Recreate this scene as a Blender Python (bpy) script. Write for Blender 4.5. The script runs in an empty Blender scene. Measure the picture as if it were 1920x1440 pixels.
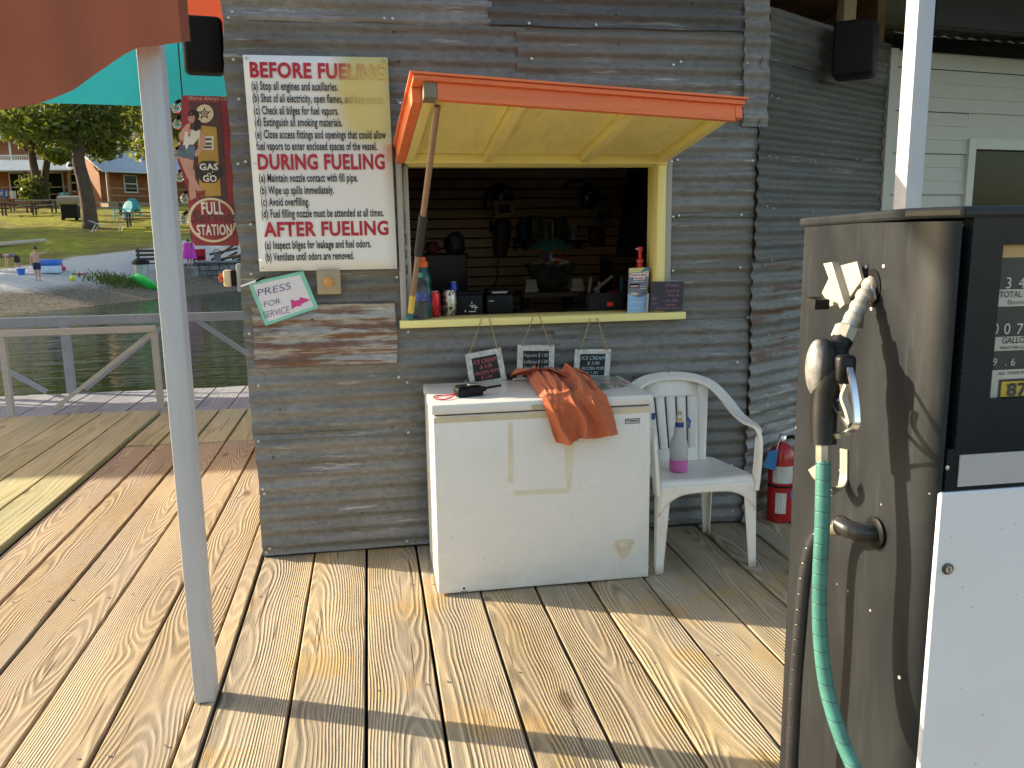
import bpy, bmesh, math, random
from mathutils import Vector, Matrix, noise
from math import sin, cos, tan, pi, radians, atan, exp, sqrt
random.seed(7)
SC = bpy.context.scene
COL = SC.collection
# ------------------------------------------------------------------ camera, sky, sun, exposure
F_PX, CAM_H = 1570.0, 1.5
PITCH, YAW, ROLL = atan(284/F_PX), radians(9.55), radians(0.85)
_fwd = Vector((sin(YAW)*cos(PITCH), cos(YAW)*cos(PITCH), -sin(PITCH)))
_r0 = Vector((cos(YAW), -sin(YAW), 0)); _u0 = _r0.cross(_fwd)
_rt = _r0*cos(ROLL)-_u0*sin(ROLL); _up = _u0*cos(ROLL)+_r0*sin(ROLL)
CAMPOS = Vector((0, 0, CAM_H))
cam = bpy.data.cameras.new('camera'); camo = bpy.data.objects.new('camera', cam); COL.objects.link(camo)
M = Matrix((_rt, _up, -_fwd)).transposed().to_4x4(); M.translation = CAMPOS
camo.matrix_world = M
cam.sensor_width = 36; cam.lens = F_PX/1920*36; cam.clip_start = 0.05; cam.clip_end = 2000
SC.camera = camo
SUN_EL, SUN_AZ = radians(21), radians(23.5)          # light travels towards +x and a little towards -y
TRAVEL = Vector((cos(SUN_EL)*cos(SUN_AZ), -cos(SUN_EL)*sin(SUN_AZ), -sin(SUN_EL)))
W = bpy.data.worlds.new('World'); SC.world = W; W.use_nodes = True
nt = W.node_tree; bg = nt.nodes['Background']
sky = nt.nodes.new('ShaderNodeTexSky'); sky.sky_type = 'NISHITA'; sky.sun_disc = False
sky.sun_elevation = SUN_EL
_ts = -TRAVEL
sky.sun_rotation = math.atan2(_ts.x, _ts.y)
sky.air_density = 1.0; sky.dust_density = 1.5
nt.links.new(sky.outputs[0], bg.inputs[0]); bg.inputs[1].default_value = 0.15
sun = bpy.data.lights.new('sun', 'SUN'); suno = bpy.data.objects.new('sun', sun); COL.objects.link(suno)
sun.energy = 4.3; sun.angle = radians(0.55); sun.color = (1, 0.90, 0.76)
suno.rotation_euler = TRAVEL.to_track_quat('-Z', 'Y').to_euler(); suno.location = (-20, 15, 15)
SC.view_settings.view_transform = 'Standard'; SC.view_settings.look = 'None'
SC.view_settings.exposure = 1.2; SC.view_settings.use_white_balance = True; SC.view_settings.white_balance_temperature = 7300; SC.view_settings.white_balance_tint = 8; SC.view_settings.gamma = 1; SC.view_settings.use_curve_mapping = False
SC.render.engine = 'CYCLES'; SC.cycles.use_denoising = True
SC.cycles.max_bounces = 6; SC.cycles.transparent_max_bounces = 12; SC.cycles.caustics_reflective = False; SC.cycles.caustics_refractive = False

def _ray(x, y): return _fwd+_rt*((x-960)/F_PX)-_up*((y-720)/F_PX)
def onY(x, y, Y): d = _ray(x, y); return CAMPOS+d*(Y/d.y)
def onX(x, y, X): d = _ray(x, y); return CAMPOS+d*(X/d.x)
def onZ(x, y, Z=0): d = _ray(x, y); return CAMPOS+d*((Z-CAM_H)/d.z)
def onP(x, y, p, n): d = _ray(x, y); return CAMPOS+d*((Vector(p)-CAMPOS).dot(Vector(n))/d.dot(Vector(n)))

# ------------------------------------------------------------------ mesh helpers
class MB:
    def __init__(s): s.v = []; s.f = []; s.m = []; s.cur = 0
    def add(s, vs, fs):
        o = len(s.v); s.v += [Vector(v) for v in vs]
        for f in fs: s.f.append([i+o for i in f]); s.m.append(s.cur)
        return s
    def box(s, a, b, rot=None, c=None):
        x0, y0, z0 = a; x1, y1, z1 = b
        vs = [Vector(p) for p in ((x0,y0,z0),(x1,y0,z0),(x1,y1,z0),(x0,y1,z0),(x0,y0,z1),(x1,y0,z1),(x1,y1,z1),(x0,y1,z1))]
        if rot is not None:
            c = Vector(c) if c is not None else sum(vs, Vector())/8
            vs = [rot @ (v-c)+c for v in vs]
        return s.add(vs, [(0,3,2,1),(4,5,6,7),(0,1,5,4),(1,2,6,5),(2,3,7,6),(3,0,4,7)])
    def rbox(s, a, b, r=.01, seg=3, rot=None, c=None):
        bm = bmesh.new(); bmesh.ops.create_cube(bm, size=1)
        d = [b[i]-a[i] for i in range(3)]; m_ = [(b[i]+a[i])/2 for i in range(3)]
        for v in bm.verts: v.co = Vector([v.co[i]*d[i] for i in range(3)])
        r = min(r, min(d)*.49)
        bmesh.ops.bevel(bm, geom=list(bm.edges)+list(bm.verts), offset=r, segments=seg, affect='EDGES', profile=.5)
        vs = []
        for v in bm.verts:
            q = v.co.copy()
            if rot is not None: q = rot @ q
            vs.append(q+Vector(m_))
        bm.verts.index_update(); fs = [[v.index for v in f.verts] for f in bm.faces]
        bm.free()
        return s.add(vs, fs)
    def tube(s, path, r, n=10, closed=False, cap=True, flat=1.0, upv=None):
        path = [Vector(p) for p in path]; N = len(path)
        rs = r if isinstance(r, (list, tuple)) else [r]*N
        rings = []; prev = None
        for i, p in enumerate(path):
            if closed: t = path[(i+1) % N]-path[i-1]
            else: t = path[min(i+1, N-1)]-path[max(i-1, 0)]
            t.normalize()
            if prev is None:
                a = Vector(upv) if upv is not None else (Vector((0,0,1)) if abs(t.z) < .9 else Vector((1,0,0)))
            else: a = prev
            a = (a-t*a.dot(t))
            if a.length < 1e-6: a = t.orthogonal()
            a.normalize(); prev = a; b = t.cross(a)
            rings.append([p+(a*cos(2*pi*k/n)+b*sin(2*pi*k/n)*flat)*rs[i] for k in range(n)])
        vs = [v for rg in rings for v in rg]; fs = []
        for i in range(N if closed else N-1):
            j = (i+1) % N
            for k in range(n): fs.append((i*n+k, i*n+(k+1) % n, j*n+(k+1) % n, j*n+k))
        if cap and not closed:
            fs.append(tuple(range(n))[::-1]); fs.append(tuple((N-1)*n+k for k in range(n)))
        return s.add(vs, fs)
    def sweep(s, path, w, h, upv=(0,0,1), closed=False):
        """rectangular section: w along side vector, h along up vector; w,h scalars or lists"""
        path = [Vector(p) for p in path]; N = len(path)
        ws = w if isinstance(w, (list, tuple)) else [w]*N; hs = h if isinstance(h, (list, tuple)) else [h]*N
        ups = upv if isinstance(upv[0], (tuple, list, Vector)) else [upv]*N
        vs = []
        for i, p in enumerate(path):
            t = (path[min(i+1, N-1)]-path[max(i-1, 0)]).normalized()
            u = Vector(ups[i]); u = (u-t*u.dot(t)).normalized(); b = t.cross(u)
            for su, sb in ((-1,-1),(-1,1),(1,1),(1,-1)): vs.append(p+u*su*hs[i]/2+b*sb*ws[i]/2)
        fs = []
        for i in range(N-1):
            for k in range(4): fs.append((i*4+k, i*4+(k+1) % 4, i*4+4+(k+1) % 4, i*4+4+k))
        fs += [(3,2,1,0), tuple((N-1)*4+k for k in range(4))]
        return s.add(vs, fs)
    def lathe(s, prof, c, n=24, axis='z'):
        vs = []; c = Vector(c)
        for r, z in prof:
            for k in range(n):
                a = 2*pi*k/n; p = (r*cos(a), r*sin(a), z)
                if axis == 'y': p = (p[0], -p[2], p[1])
                elif axis == 'x': p = (p[2], p[0], p[1])
                vs.append(c+Vector(p))
        fs = []
        for i in range(len(prof)-1):
            for k in range(n): fs.append((i*n+k, i*n+(k+1) % n, (i+1)*n+(k+1) % n, (i+1)*n+k))
        fs += [tuple(range(n))[::-1], tuple((len(prof)-1)*n+k for k in range(n))]
        return s.add(vs, fs)
    def prism(s, poly, ext):
        """poly: list of 3D points, extruded by vector ext"""
        n = len(poly); e = Vector(ext); P = [Vector(p) for p in poly]
        return s.add(P+[p+e for p in P], [tuple(range(n))[::-1], tuple(range(n, 2*n))]+[(i, (i+1) % n, n+(i+1) % n, n+i) for i in range(n)])
    def grid(s, fn, nu, nv):
        vs = [fn(i/nu, j/nv) for j in range(nv+1) for i in range(nu+1)]
        fs = [(j*(nu+1)+i, j*(nu+1)+i+1, (j+1)*(nu+1)+i+1, (j+1)*(nu+1)+i) for j in range(nv) for i in range(nu)]
        return s.add(vs, fs)

def root_of(o):
    while o.parent is not None: o = o.parent
    return o
def obj(name, mb, mat, parent=None, smooth=None, loc=None, fix=False):
    """link mb (world coordinates) as one mesh object; origin = the root's origin (or loc for a top-level mesh)"""
    me = bpy.data.meshes.new(name)
    org = Vector(root_of(parent).location) if parent is not None else (Vector(loc) if loc is not None else base_of(mb.v))
    me.from_pydata([tuple(v-org) for v in mb.v], [], mb.f)
    mats = mat if isinstance(mat, (list, tuple)) else [mat]
    for m in mats: me.materials.append(m)
    if len(mats) > 1:
        me.polygons.foreach_set('material_index', mb.m)
    me.update()
    bm = bmesh.new(); bm.from_mesh(me); bmesh.ops.recalc_face_normals(bm, faces=bm.faces)
    bm.to_mesh(me); bm.free()
    if smooth is not None:
        me.polygons.foreach_set('use_smooth', [True]*len(me.polygons))
        if smooth < 180:
            me.set_sharp_from_angle(angle=radians(smooth))
    o = bpy.data.objects.new(name, me); COL.objects.link(o)
    if parent is not None: o.parent = parent
    else: o.location = org
    return o
def base_of(vs):
    xs = [v.x for v in vs]; ys = [v.y for v in vs]; zs = [v.z for v in vs]
    return Vector(((min(xs)+max(xs))/2, (min(ys)+max(ys))/2, min(zs)))
def tag(o, label=None, cat=None, group=None, kind=None):
    if label: o['label'] = label
    if cat: o['category'] = cat
    if group: o['group'] = group
    if kind: o['kind'] = kind
    return o
def thing(name, label, cat, loc, group=None):
    o = bpy.data.objects.new(name, None); COL.objects.link(o); o.location = loc; o.empty_display_size = .05
    return tag(o, label, cat, group)
def copy_tree(o, parent=None):
    c = o.copy(); COL.objects.link(c); c.parent = parent
    for ch in list(o.children): copy_tree(ch, c)
    return c
def arc(c, r, a0, a1, n, u, v):
    c = Vector(c); u = Vector(u); v = Vector(v)
    return [c+u*r*cos(a0+(a1-a0)*i/n)+v*r*sin(a0+(a1-a0)*i/n) for i in range(n+1)]
def catmull(pts, n=6):
    P = [Vector(p) for p in pts]; P = [P[0]*2-P[1]]+P+[P[-1]*2-P[-2]]; out = []
    for i in range(1, len(P)-2):
        for k in range(n):
            t = k/n; a, b, c, d = P[i-1], P[i], P[i+1], P[i+2]
            out.append(.5*((2*b)+(c-a)*t+(2*a-5*b+4*c-d)*t*t+(3*b-a-3*c+d)*t**3))
    out.append(P[-2]); return out
_tc = 0
def text(name, body, mat, parent, origin, width=None, height=.02, ux=(1,0,0), uy=(0,0,1), bold=0., align='L', shear=0., depth=.0004, lift=.0008, xs=None):
    """lettering as a flat mesh: origin = left end of the baseline, height = cap height"""
    cu = bpy.data.curves.new(name, 'FONT'); cu.body = body; cu.size = 1; cu.offset = bold; cu.resolution_u = 3; cu.shear = shear; cu.space_character = 1.07 if bold > .02 else 1.0
    t = bpy.data.objects.new(name, cu); COL.objects.link(t)
    dg = bpy.context.evaluated_depsgraph_get()
    me = bpy.data.meshes.new_from_object(t.evaluated_get(dg)); bpy.data.objects.remove(t); bpy.data.curves.remove(cu)
    X = [v.co.x for v in me.vertices]
    if not X: return None
    x0, x1 = min(X), max(X); sy = height/0.70
    sx = (width/(x1-x0)) if width else (sy*(xs or 1))
    ux = Vector(ux).normalized(); uy = Vector(uy).normalized(); n = ux.cross(uy)
    wd = (x1-x0)*sx; off = {'L': 0, 'C': -wd/2, 'R': -wd}[align]
    org = Vector(root_of(parent).location)
    for v in me.vertices:
        v.co = Vector(origin)+ux*((v.co.x-x0)*sx+off)+uy*(v.co.y*sy)+n*lift-org
    me.materials.append(mat)
    o = bpy.data.objects.new(name, me); COL.objects.link(o); o.parent = parent
    return o

# ------------------------------------------------------------------ material helpers
class NT:
    def __init__(s, name):
        s.m = bpy.data.materials.new(name); s.m.use_nodes = True; s.t = s.m.node_tree; s.t.nodes.clear()
        s.out = s.t.nodes.new('ShaderNodeOutputMaterial'); s.b = s.t.nodes.new('ShaderNodeBsdfPrincipled')
        s.t.links.new(s.b.outputs[0], s.out.inputs[0]); s._co = None
    def n(s, kind, **kw):
        nd = s.t.nodes.new('ShaderNode'+kind)
        for k, v in kw.items(): setattr(nd, k, v)
        return nd
    def l(s, a, b): s.t.links.new(a, b)
    def set(s, sock, v):
        if hasattr(v, 'is_linked') or isinstance(v, bpy.types.NodeSocket): s.l(v, sock)
        else: sock.default_value = v
    def coord(s, which='Object', rnd=0.0):
        tc = s.n('TexCoord').outputs[which]
        if rnd:
            oi = s.n('ObjectInfo').outputs['Random']
            mu = s.math('MULTIPLY', oi, rnd)
            cx = s.n('CombineXYZ'); s.l(mu, cx.inputs[0]); s.l(mu, cx.inputs[1]); s.l(mu, cx.inputs[2])
            va = s.n('VectorMath', operation='ADD'); s.l(tc, va.inputs[0]); s.l(cx.outputs[0], va.inputs[1]); return va.outputs[0]
        return tc
    def scale(s, co, sc):
        m = s.n('VectorMath', operation='MULTIPLY'); s.l(co, m.inputs[0]); m.inputs[1].default_value = sc if not isinstance(sc, (int, float)) else (sc,)*3
        return m.outputs[0]
    def noise(s, co, scale=5., detail=4., rough=.55, dist=0., out=0):
        nd = s.n('TexNoise'); s.l(co, nd.inputs['Vector'])
        nd.inputs['Scale'].default_value = scale; nd.inputs['Detail'].default_value = detail; nd.inputs['Roughness'].default_value = rough; nd.inputs['Distortion'].default_value = dist
        return nd.outputs[out]
    def voro(s, co, scale=5., feature='F1', out='Distance', rnd=1.0):
        nd = s.n('TexVoronoi', feature=feature); s.l(co, nd.inputs['Vector']); nd.inputs['Scale'].default_value = scale; nd.inputs['Randomness'].default_value = rnd
        return nd.outputs[out]
    def math(s, op, a, b=None, c=None, clamp=False):
        nd = s.n('Math', operation=op, use_clamp=clamp); s.set(nd.inputs[0], a)
        if b is not None: s.set(nd.inputs[1], b)
        if c is not None: s.set(nd.inputs[2], c)
        return nd.outputs[0]
    def rng(s, v, a, b, c=0., d=1., smooth=False):
        nd = s.n('MapRange', interpolation_type='SMOOTHSTEP' if smooth else 'LINEAR'); s.set(nd.inputs[0], v)
        for i, q in enumerate((a, b, c, d)): nd.inputs[i+1].default_value = q
        return nd.outputs[0]
    def ramp(s, v, stops, interp='LINEAR'):
        nd = s.n('ValToRGB'); s.l(v, nd.inputs[0]); cr = nd.color_ramp; cr.interpolation = interp
        while len(cr.elements) < len(stops): cr.elements.new(.5)
        for e, (p, c) in zip(cr.elements, stops): e.position = p; e.color = (*c, 1) if len(c) == 3 else c
        return nd.outputs[0]
    def mix(s, f, a, b, mode='MIX'):
        nd = s.n('Mix', data_type='RGBA', blend_type=mode); s.set(nd.inputs[0], f)
        for i, q in ((6, a), (7, b)):
            if isinstance(q, tuple): nd.inputs[i].default_value = (*q, 1) if len(q) == 3 else q
            else: s.l(q, nd.inputs[i])
        return nd.outputs[2]
    def sep(s, co):
        nd = s.n('SeparateXYZ'); s.l(co, nd.inputs[0]); return nd.outputs
    def comb(s, x=0., y=0., z=0.):
        nd = s.n('CombineXYZ'); s.set(nd.inputs[0], x); s.set(nd.inputs[1], y); s.set(nd.inputs[2], z); return nd.outputs[0]
    def bump(s, h, strength=.3, dist=.01):
        nd = s.n('Bump'); s.l(h, nd.inputs['Height']); nd.inputs['Strength'].default_value = strength; nd.inputs['Distance'].default_value = dist
        s.l(nd.outputs[0], s.b.inputs['Normal']); return nd
    def base(s, c): s.set(s.b.inputs['Base Color'], (*c, 1) if isinstance(c, tuple) and len(c) == 3 else c)
    def p(s, **kw):
        for k, v in kw.items(): s.set(s.b.inputs[k.replace('_', ' ')], v)

def pm(name, col, rough=.5, metal=0., var=.12, scale=6., bump=0., bscale=80., dirt=None, dirt_amt=.3, coat=0., rnd=3.0, rvar=.1, spec=.5):
    k = NT(name); co = k.coord('Object', rnd)
    nz = k.noise(co, scale, 5, .6)
    lo = tuple(c*(1-var) for c in col); hi = tuple(min(1, c*(1+var)) for c in col)
    c = k.ramp(nz, [(.3, lo), (.7, hi)])
    if dirt:
        d = k.noise(co, scale*2.3, 6, .65); f = k.rng(d, .52, .72, 0, dirt_amt, True); c = k.mix(f, c, dirt)
    k.base(c); k.p(Roughness=k.rng(nz, .2, .8, max(.02, rough-rvar), min(1, rough+rvar)), Metallic=metal, Coat_Weight=coat)
    k.b.inputs['Specular IOR Level'].default_value = spec
    if bump: k.bump(k.noise(co, bscale, 3, .6), bump, .003)
    return k.m
MATS = {}
def fm(col, rough=.6, metal=0., **kw):
    key = (col, rough, metal, tuple(sorted(kw.items())))
    if key not in MATS: MATS[key] = pm('paint_%d' % len(MATS), col, rough, metal, **kw)
    return MATS[key]

def wood_deck(name, early, late, weather, wamt, ring=170., dark=.5, stain=None):
    """long boards, grain along local y, knots; early/late ring colours, grey weathering"""
    k = NT(name); tc = k.n('TexCoord').outputs['Object']
    rnd = k.n('ObjectInfo').outputs['Random']
    r1 = k.math('MULTIPLY', rnd, 37.0); r2 = k.math('MULTIPLY', k.math('FRACT', k.math('MULTIPLY', rnd, 17.3)), 53.)
    va = k.n('VectorMath', operation='ADD'); k.l(tc, va.inputs[0]); k.l(k.comb(r1, r2, 0.), va.inputs[1]); co = va.outputs[0]
    sx = k.sep(tc)
    # knots
    kc = k.scale(co, (3.6, 1.35, 0)); kd = k.voro(kc, 1.0, 'F1', 'Distance', 1.0)
    kb = k.math('POWER', 2.718, k.math('MULTIPLY', k.math('MULTIPLY', kd, kd), -34.))
    low = k.noise(k.scale(co, (2.2, .55, 1)), 1.0, 3, .5)
    low2 = k.noise(k.scale(co, (9, 2.2, 1)), 1.0, 3, .55)
    pith = k.math('MULTIPLY', k.math('SUBTRACT', k.math('FRACT', k.math('MULTIPLY', rnd, 7.7)), .5), .20)
    u_ = k.math('ADD', k.math('SUBTRACT', sx[0], pith), k.math('MULTIPLY', k.math('SUBTRACT', low, .5), .035))
    hh = k.math('ADD', .012, k.math('ADD', k.math('MULTIPLY', k.noise(k.comb(r1, k.math('MULTIPLY', k.sep(co)[1], .55), 0.), 1.0, 2, .5), .20), k.math('MULTIPLY', low2, .008)))
    ds = k.math('SQRT', k.math('ADD', k.math('MULTIPLY', u_, u_), k.math('MULTIPLY', hh, hh)))
    ph = k.math('ADD', k.math('MULTIPLY', ds, ring*2.1), k.math('MULTIPLY', kb, 13.))
    ringv = k.math('MULTIPLY_ADD', k.math('SINE', ph), .5, .5)
    fadev = k.rng(k.noise(k.scale(co, (14, 1.6, 1)), 1.0, 3, .6), .32, .62, .25, 1., True)
    ringv = k.math('MULTIPLY_ADD', k.math('SUBTRACT', k.math('POWER', ringv, 1.5), .55), fadev, .5)
    fib = k.noise(k.scale(co, (260, 7, 1)), 1.0, 4, .7)
    g = k.math('ADD', k.math('MULTIPLY', ringv, .55), k.math('MULTIPLY', fib, .50))
    c = k.ramp(g, [(.16, early), (.52, tuple((a+b)/2 for a, b in zip(early, late))), (.9, late)])
    tone = k.noise(k.scale(co, (3, .5, 1)), 1.0, 3, .6)
    c = k.mix(k.rng(tone, .42, .66, 0, 1, True), c, k.mix(.5, c, tuple(min(1, q*1.25) for q in late)))
    c = k.mix(k.rng(rnd, 0., 1., 0., .5), c, k.mix(.55, c, weather))
    wn = k.noise(k.scale(co, (5, .8, 1)), 1.0, 5, .62)
    c = k.mix(k.math('MULTIPLY', k.rng(wn, .38, .7, 0, 1, True), wamt), c, k.mix(.55, weather, k.mix(g, tuple(q*.55 for q in weather), weather)))
    kcore = k.rng(kd, .055, .12, 1., 0., True)
    c = k.mix(k.math('MULTIPLY', kcore, .75), c, (.13, .075, .04))
    cr = k.noise(k.scale(co, (70, 1.1, 1)), 1.0, 2, .5)
    crack = k.rng(cr, .665, .70, 0, 1)
    c = k.mix(k.math('MULTIPLY', crack, .8), c, (.06, .04, .03))
    if stain:
        st = k.noise(k.scale(k.n('NewGeometry').outputs['Position'], (1.5, 1.5, 1)), 1.6, 4, .6); c = k.mix(k.rng(st, .52, .68, 0, .55, True), c, stain)
    k.base(c); k.p(Roughness=.78); k.b.inputs['Specular IOR Level'].default_value = .25
    hgt = k.math('SUBTRACT', k.math('ADD', k.math('MULTIPLY', ringv, 1.), k.math('MULTIPLY', fib, .7)), k.math('MULTIPLY', crack, 1.6))
    k.bump(hgt, dark, .0035)
    return k.m

def corrugated_metal(name, rust=.25, dark=1.0, whites=.5, ax=0):
    k = NT(name); co = k.coord('Object', 11.0); rnd = k.n('ObjectInfo').outputs['Random']
    st = (1.2, 1.2, 9.); s1 = k.scale(co, st)
    a = k.noise(s1, 1.3, 6, .65); fine = k.noise(k.scale(co, (26, 26, 60)), 1., 5, .7)
    b = tuple
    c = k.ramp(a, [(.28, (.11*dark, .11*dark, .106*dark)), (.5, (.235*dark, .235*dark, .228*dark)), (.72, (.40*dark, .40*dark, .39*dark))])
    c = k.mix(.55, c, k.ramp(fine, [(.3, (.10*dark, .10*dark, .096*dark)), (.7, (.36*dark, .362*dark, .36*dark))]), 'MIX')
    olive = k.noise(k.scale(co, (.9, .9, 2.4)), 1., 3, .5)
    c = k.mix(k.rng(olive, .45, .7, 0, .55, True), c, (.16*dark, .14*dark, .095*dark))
    w = k.noise(k.scale(co, (3., 3., 52)), 1., 5, .7); w2 = k.noise(k.scale(co, (1.7, 1.7, 6)), 1., 2, .5)
    wm = k.math('MULTIPLY', k.rng(w, .56, .66, 0, 1, True), k.rng(w2, .5, .62, 0, whites, True))
    c = k.mix(wm, c, (.55, .56, .57))
    r = k.noise(k.scale(co, (2., 2., 26)), 1., 6, .68); r2 = k.noise(k.scale(co, (1.3, 1.3, 3.2)), 1.3, 3, .5)
    rm = k.math('MULTIPLY', k.rng(r, .60-rust*.22, .68-rust*.18, 0, 1, True), k.rng(r2, .60-rust*.35, .72-rust*.35, 0, 1, True))
    rc = k.ramp(fine, [(.25, (.07, .028, .014)), (.6, (.2, .075, .03)), (.85, (.34, .16, .07))])
    c = k.mix(k.math('MULTIPLY', rm, .9), c, rc)
    c = k.mix(k.rng(rnd, 0, 1, 0, .75), c, k.mix(1., c, (.62, .6, .56), 'MULTIPLY'))
    hol = k.voro(k.scale(co, (7, 7, 9)), 1., 'F1'); c = k.mix(k.rng(hol, .035, .06, .85, 0, True), c, (.035, .025, .02))
    k.base(c)
    k.p(Metallic=k.math('SUBTRACT', .3, k.math('MULTIPLY', rm, .3)), Roughness=k.rng(fine, .2, .8, .48, .78))
    k.bump(k.math('ADD', fine, k.math('MULTIPLY', a, 1.5)), .25, .004)
    return k.m
def painted_wood(name, col, under, wear=.35, along=0):
    k = NT(name); co = k.coord('Object', 5.0)
    sc = [30, 30, 30]; sc[along] = 1.6
    g = k.noise(k.scale(co, tuple(sc)), 1., 5, .65); big = k.noise(co, 4., 4, .6)
    c = k.ramp(g, [(.2, tuple(q*.82 for q in col)), (.5, col), (.85, tuple(min(1, q*1.12) for q in col))])
    c = k.mix(k.rng(big, .4, .8, 0, .25, True), c, tuple(q*.8 for q in col))
    wv = k.noise(k.scale(co, tuple(q*.35 for q in sc)), 2.0, 6, .7)
    c = k.mix(k.rng(wv, .74-wear*.25, .80-wear*.2, 0, .8, True), c, under)
    k.base(c); k.p(Roughness=.62); k.bump(k.math('ADD', g, k.math('MULTIPLY', big, .4)), .25, .003)
    return k.m
def white_enamel(name, col=(.82, .81, .77), rough=.28):
    k = NT(name); co = k.coord('Object'); a = k.noise(co, 3.2, 5, .6); b = k.noise(co, 26., 4, .6)
    c = k.mix(k.rng(a, .45, .75, 0, .35, True), (*col, 1)[:3], tuple(q*.86 for q in (col[0], col[1]*.985, col[2]*.93)))
    sp = k.noise(co, 70., 3, .6); c = k.mix(k.rng(sp, .68, .74, 0, .7, True), c, (.22, .17, .12))
    gm = k.noise(k.scale(co, (4, 4, 9)), 2., 5, .65); c = k.mix(k.math('MULTIPLY', k.rng(gm, .40, .62, 0, .2, True), k.rng(k.sep(co)[2], .16, .0, 0, 1, True)), c, (.36, .31, .24))
    sc_ = k.noise(k.scale(co, (3, 3, 90)), 1.4, 3, .6); c = k.mix(k.rng(sc_, .70, .74, 0, .25, True), c, (.45, .43, .40))
    ru = k.noise(k.scale(co, (9, 9, 3)), 1., 4, .6); z = k.sep(co)[2]
    m = k.math('MULTIPLY', k.rng(ru, .58, .68, 0, .8, True), k.rng(z, .03, .0, 0, 1)); c = k.mix(m, c, (.22, .09, .035))
    k.base(c); k.p(Roughness=k.rng(a, .3, .7, rough-.06, rough+.1)); k.bump(b, .04, .003)
    return k.m
def leaf_mat(name, c1, c2, trans=.35):
    k = NT(name); rnd = k.n('ObjectInfo').outputs['Random']
    geo = k.n('NewGeometry'); rp = geo.outputs['Random Per Island']
    c = k.ramp(rp, [(0., c1), (1., c2)])
    k.base(c); k.p(Roughness=.55)
    tr = k.n('BsdfTranslucent'); k.l(k.mix(.5, c, (.30, .34, .04)), tr.inputs[0])
    mx = k.n('MixShader'); mx.inputs[0].default_value = trans
    k.l(k.b.outputs[0], mx.inputs[1]); k.l(tr.outputs[0], mx.inputs[2]); k.l(mx.outputs[0], k.out.inputs[0])
    return k.m
def fabric(name, col, trans=.3, var=.12, scale=3.):
    k = NT(name); co = k.coord('Object'); a = k.noise(co, scale, 4, .55)
    wv = k.noise(co, 420., 2, .5)
    c = k.ramp(a, [(.3, tuple(q*(1-var) for q in col)), (.7, tuple(min(1, q*(1+var)) for q in col))])
    c = k.mix(.18, c, k.ramp(wv, [(.3, tuple(q*.6 for q in col)), (.7, col)]))
    k.base(c); k.p(Roughness=.85, Sheen_Weight=.15); k.b.inputs['Specular IOR Level'].default_value = .2
    k.bump(wv, .12, .001)
    if trans:
        tr = k.n('BsdfTranslucent'); k.l(c, tr.inputs[0]); mx = k.n('MixShader'); mx.inputs[0].default_value = trans
        k.l(k.b.outputs[0], mx.inputs[1]); k.l(tr.outputs[0], mx.inputs[2]); k.l(mx.outputs[0], k.out.inputs[0])
    return k.m
def clear_plastic(name, col=(1, 1, 1), rough=.05, ior=1.45, mixf=.8):
    k = NT(name); k.base(col); k.p(Roughness=rough, IOR=ior, Transmission_Weight=.95)
    tp = k.n('BsdfTransparent'); tp.inputs[0].default_value = (*col, 1); mx = k.n('MixShader'); mx.inputs[0].default_value = 1-mixf
    k.l(k.b.outputs[0], mx.inputs[1]); k.l(tp.outputs[0], mx.inputs[2]); k.l(mx.outputs[0], k.out.inputs[0])
    return k.m
def glass_pane(name):
    k = NT(name); k.base((.012, .018, .010)); k.p(Roughness=.03); k.b.inputs['Specular IOR Level'].default_value = .12
    return k.m

M_OLD = wood_deck('weathered_deck_wood', (.24, .168, .092), (.53, .405, .245), (.43, .37, .295), .65, 430., .55)
M_FRONT = wood_deck('dock_front_wood', (.14, .10, .056), (.55, .425, .255), (.41, .36, .29), .65, 400., .9, (.48, .29, .09))
M_NEW = wood_deck('treated_new_wood', (.33, .30, .14), (.52, .48, .27), (.42, .43, .27), .5, 120., .25)
M_GREYW = wood_deck('grey_walkway_wood', (.15, .16, .16), (.33, .34, .35), (.36, .38, .41), .7, 150., .45)
M_CORR = corrugated_metal('galvanised_sheet', .15, 1.02, .85)
M_CORR2 = corrugated_metal('galvanised_sheet_stained', .52, 1.1, .9)
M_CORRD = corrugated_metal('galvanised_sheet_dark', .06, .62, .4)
M_RUST = corrugated_metal('rusted_sheet', .72, 1.75, 1.)
M_YEL = painted_wood('yellow_paint_wood', (.93, .81, .33), (.45, .33, .14), .2, 0)
M_YELY = painted_wood('yellow_paint_wood_deep', (.93, .81, .33), (.45, .33, .14), .2, 1)
M_ORA = painted_wood('orange_paint_wood', (.86, .20, .07), (.34, .2, .12), .32, 0)
M_ORAY = painted_wood('orange_paint_wood_deep', (.86, .20, .07), (.34, .2, .12), .45, 1)
M_GREYP = painted_wood('grey_painted_post', (.50, .51, .54), (.26, .24, .22), .24, 2)
M_BLACK = pm('black_plastic', (.009, .009, .010), .5, bump=.1, spec=.18)
M_BLACKG = pm('black_gloss', (.007, .007, .008), .25, spec=.2)
M_DARKGAP = pm('dark_underside', (.02, .017, .014), .9)
M_STEEL = pm('zinc_steel', (.55, .56, .57), .35, .9, bump=.1)
M_CHROME = pm('chrome', (.75, .75, .74), .16, 1.)
M_WHITE = pm('white_print', (.78, .78, .76), .5, var=.03)
M_ENAMEL = white_enamel('freezer_enamel')
M_ROPE = pm('jute_rope', (.42, .30, .13), .9, bump=.5, bscale=400.)
M_CHAIR = pm('chair_resin', (.84, .80, .72), .42, var=.05, dirt=(.42, .36, .28), dirt_amt=.25, scale=5.)
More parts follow.
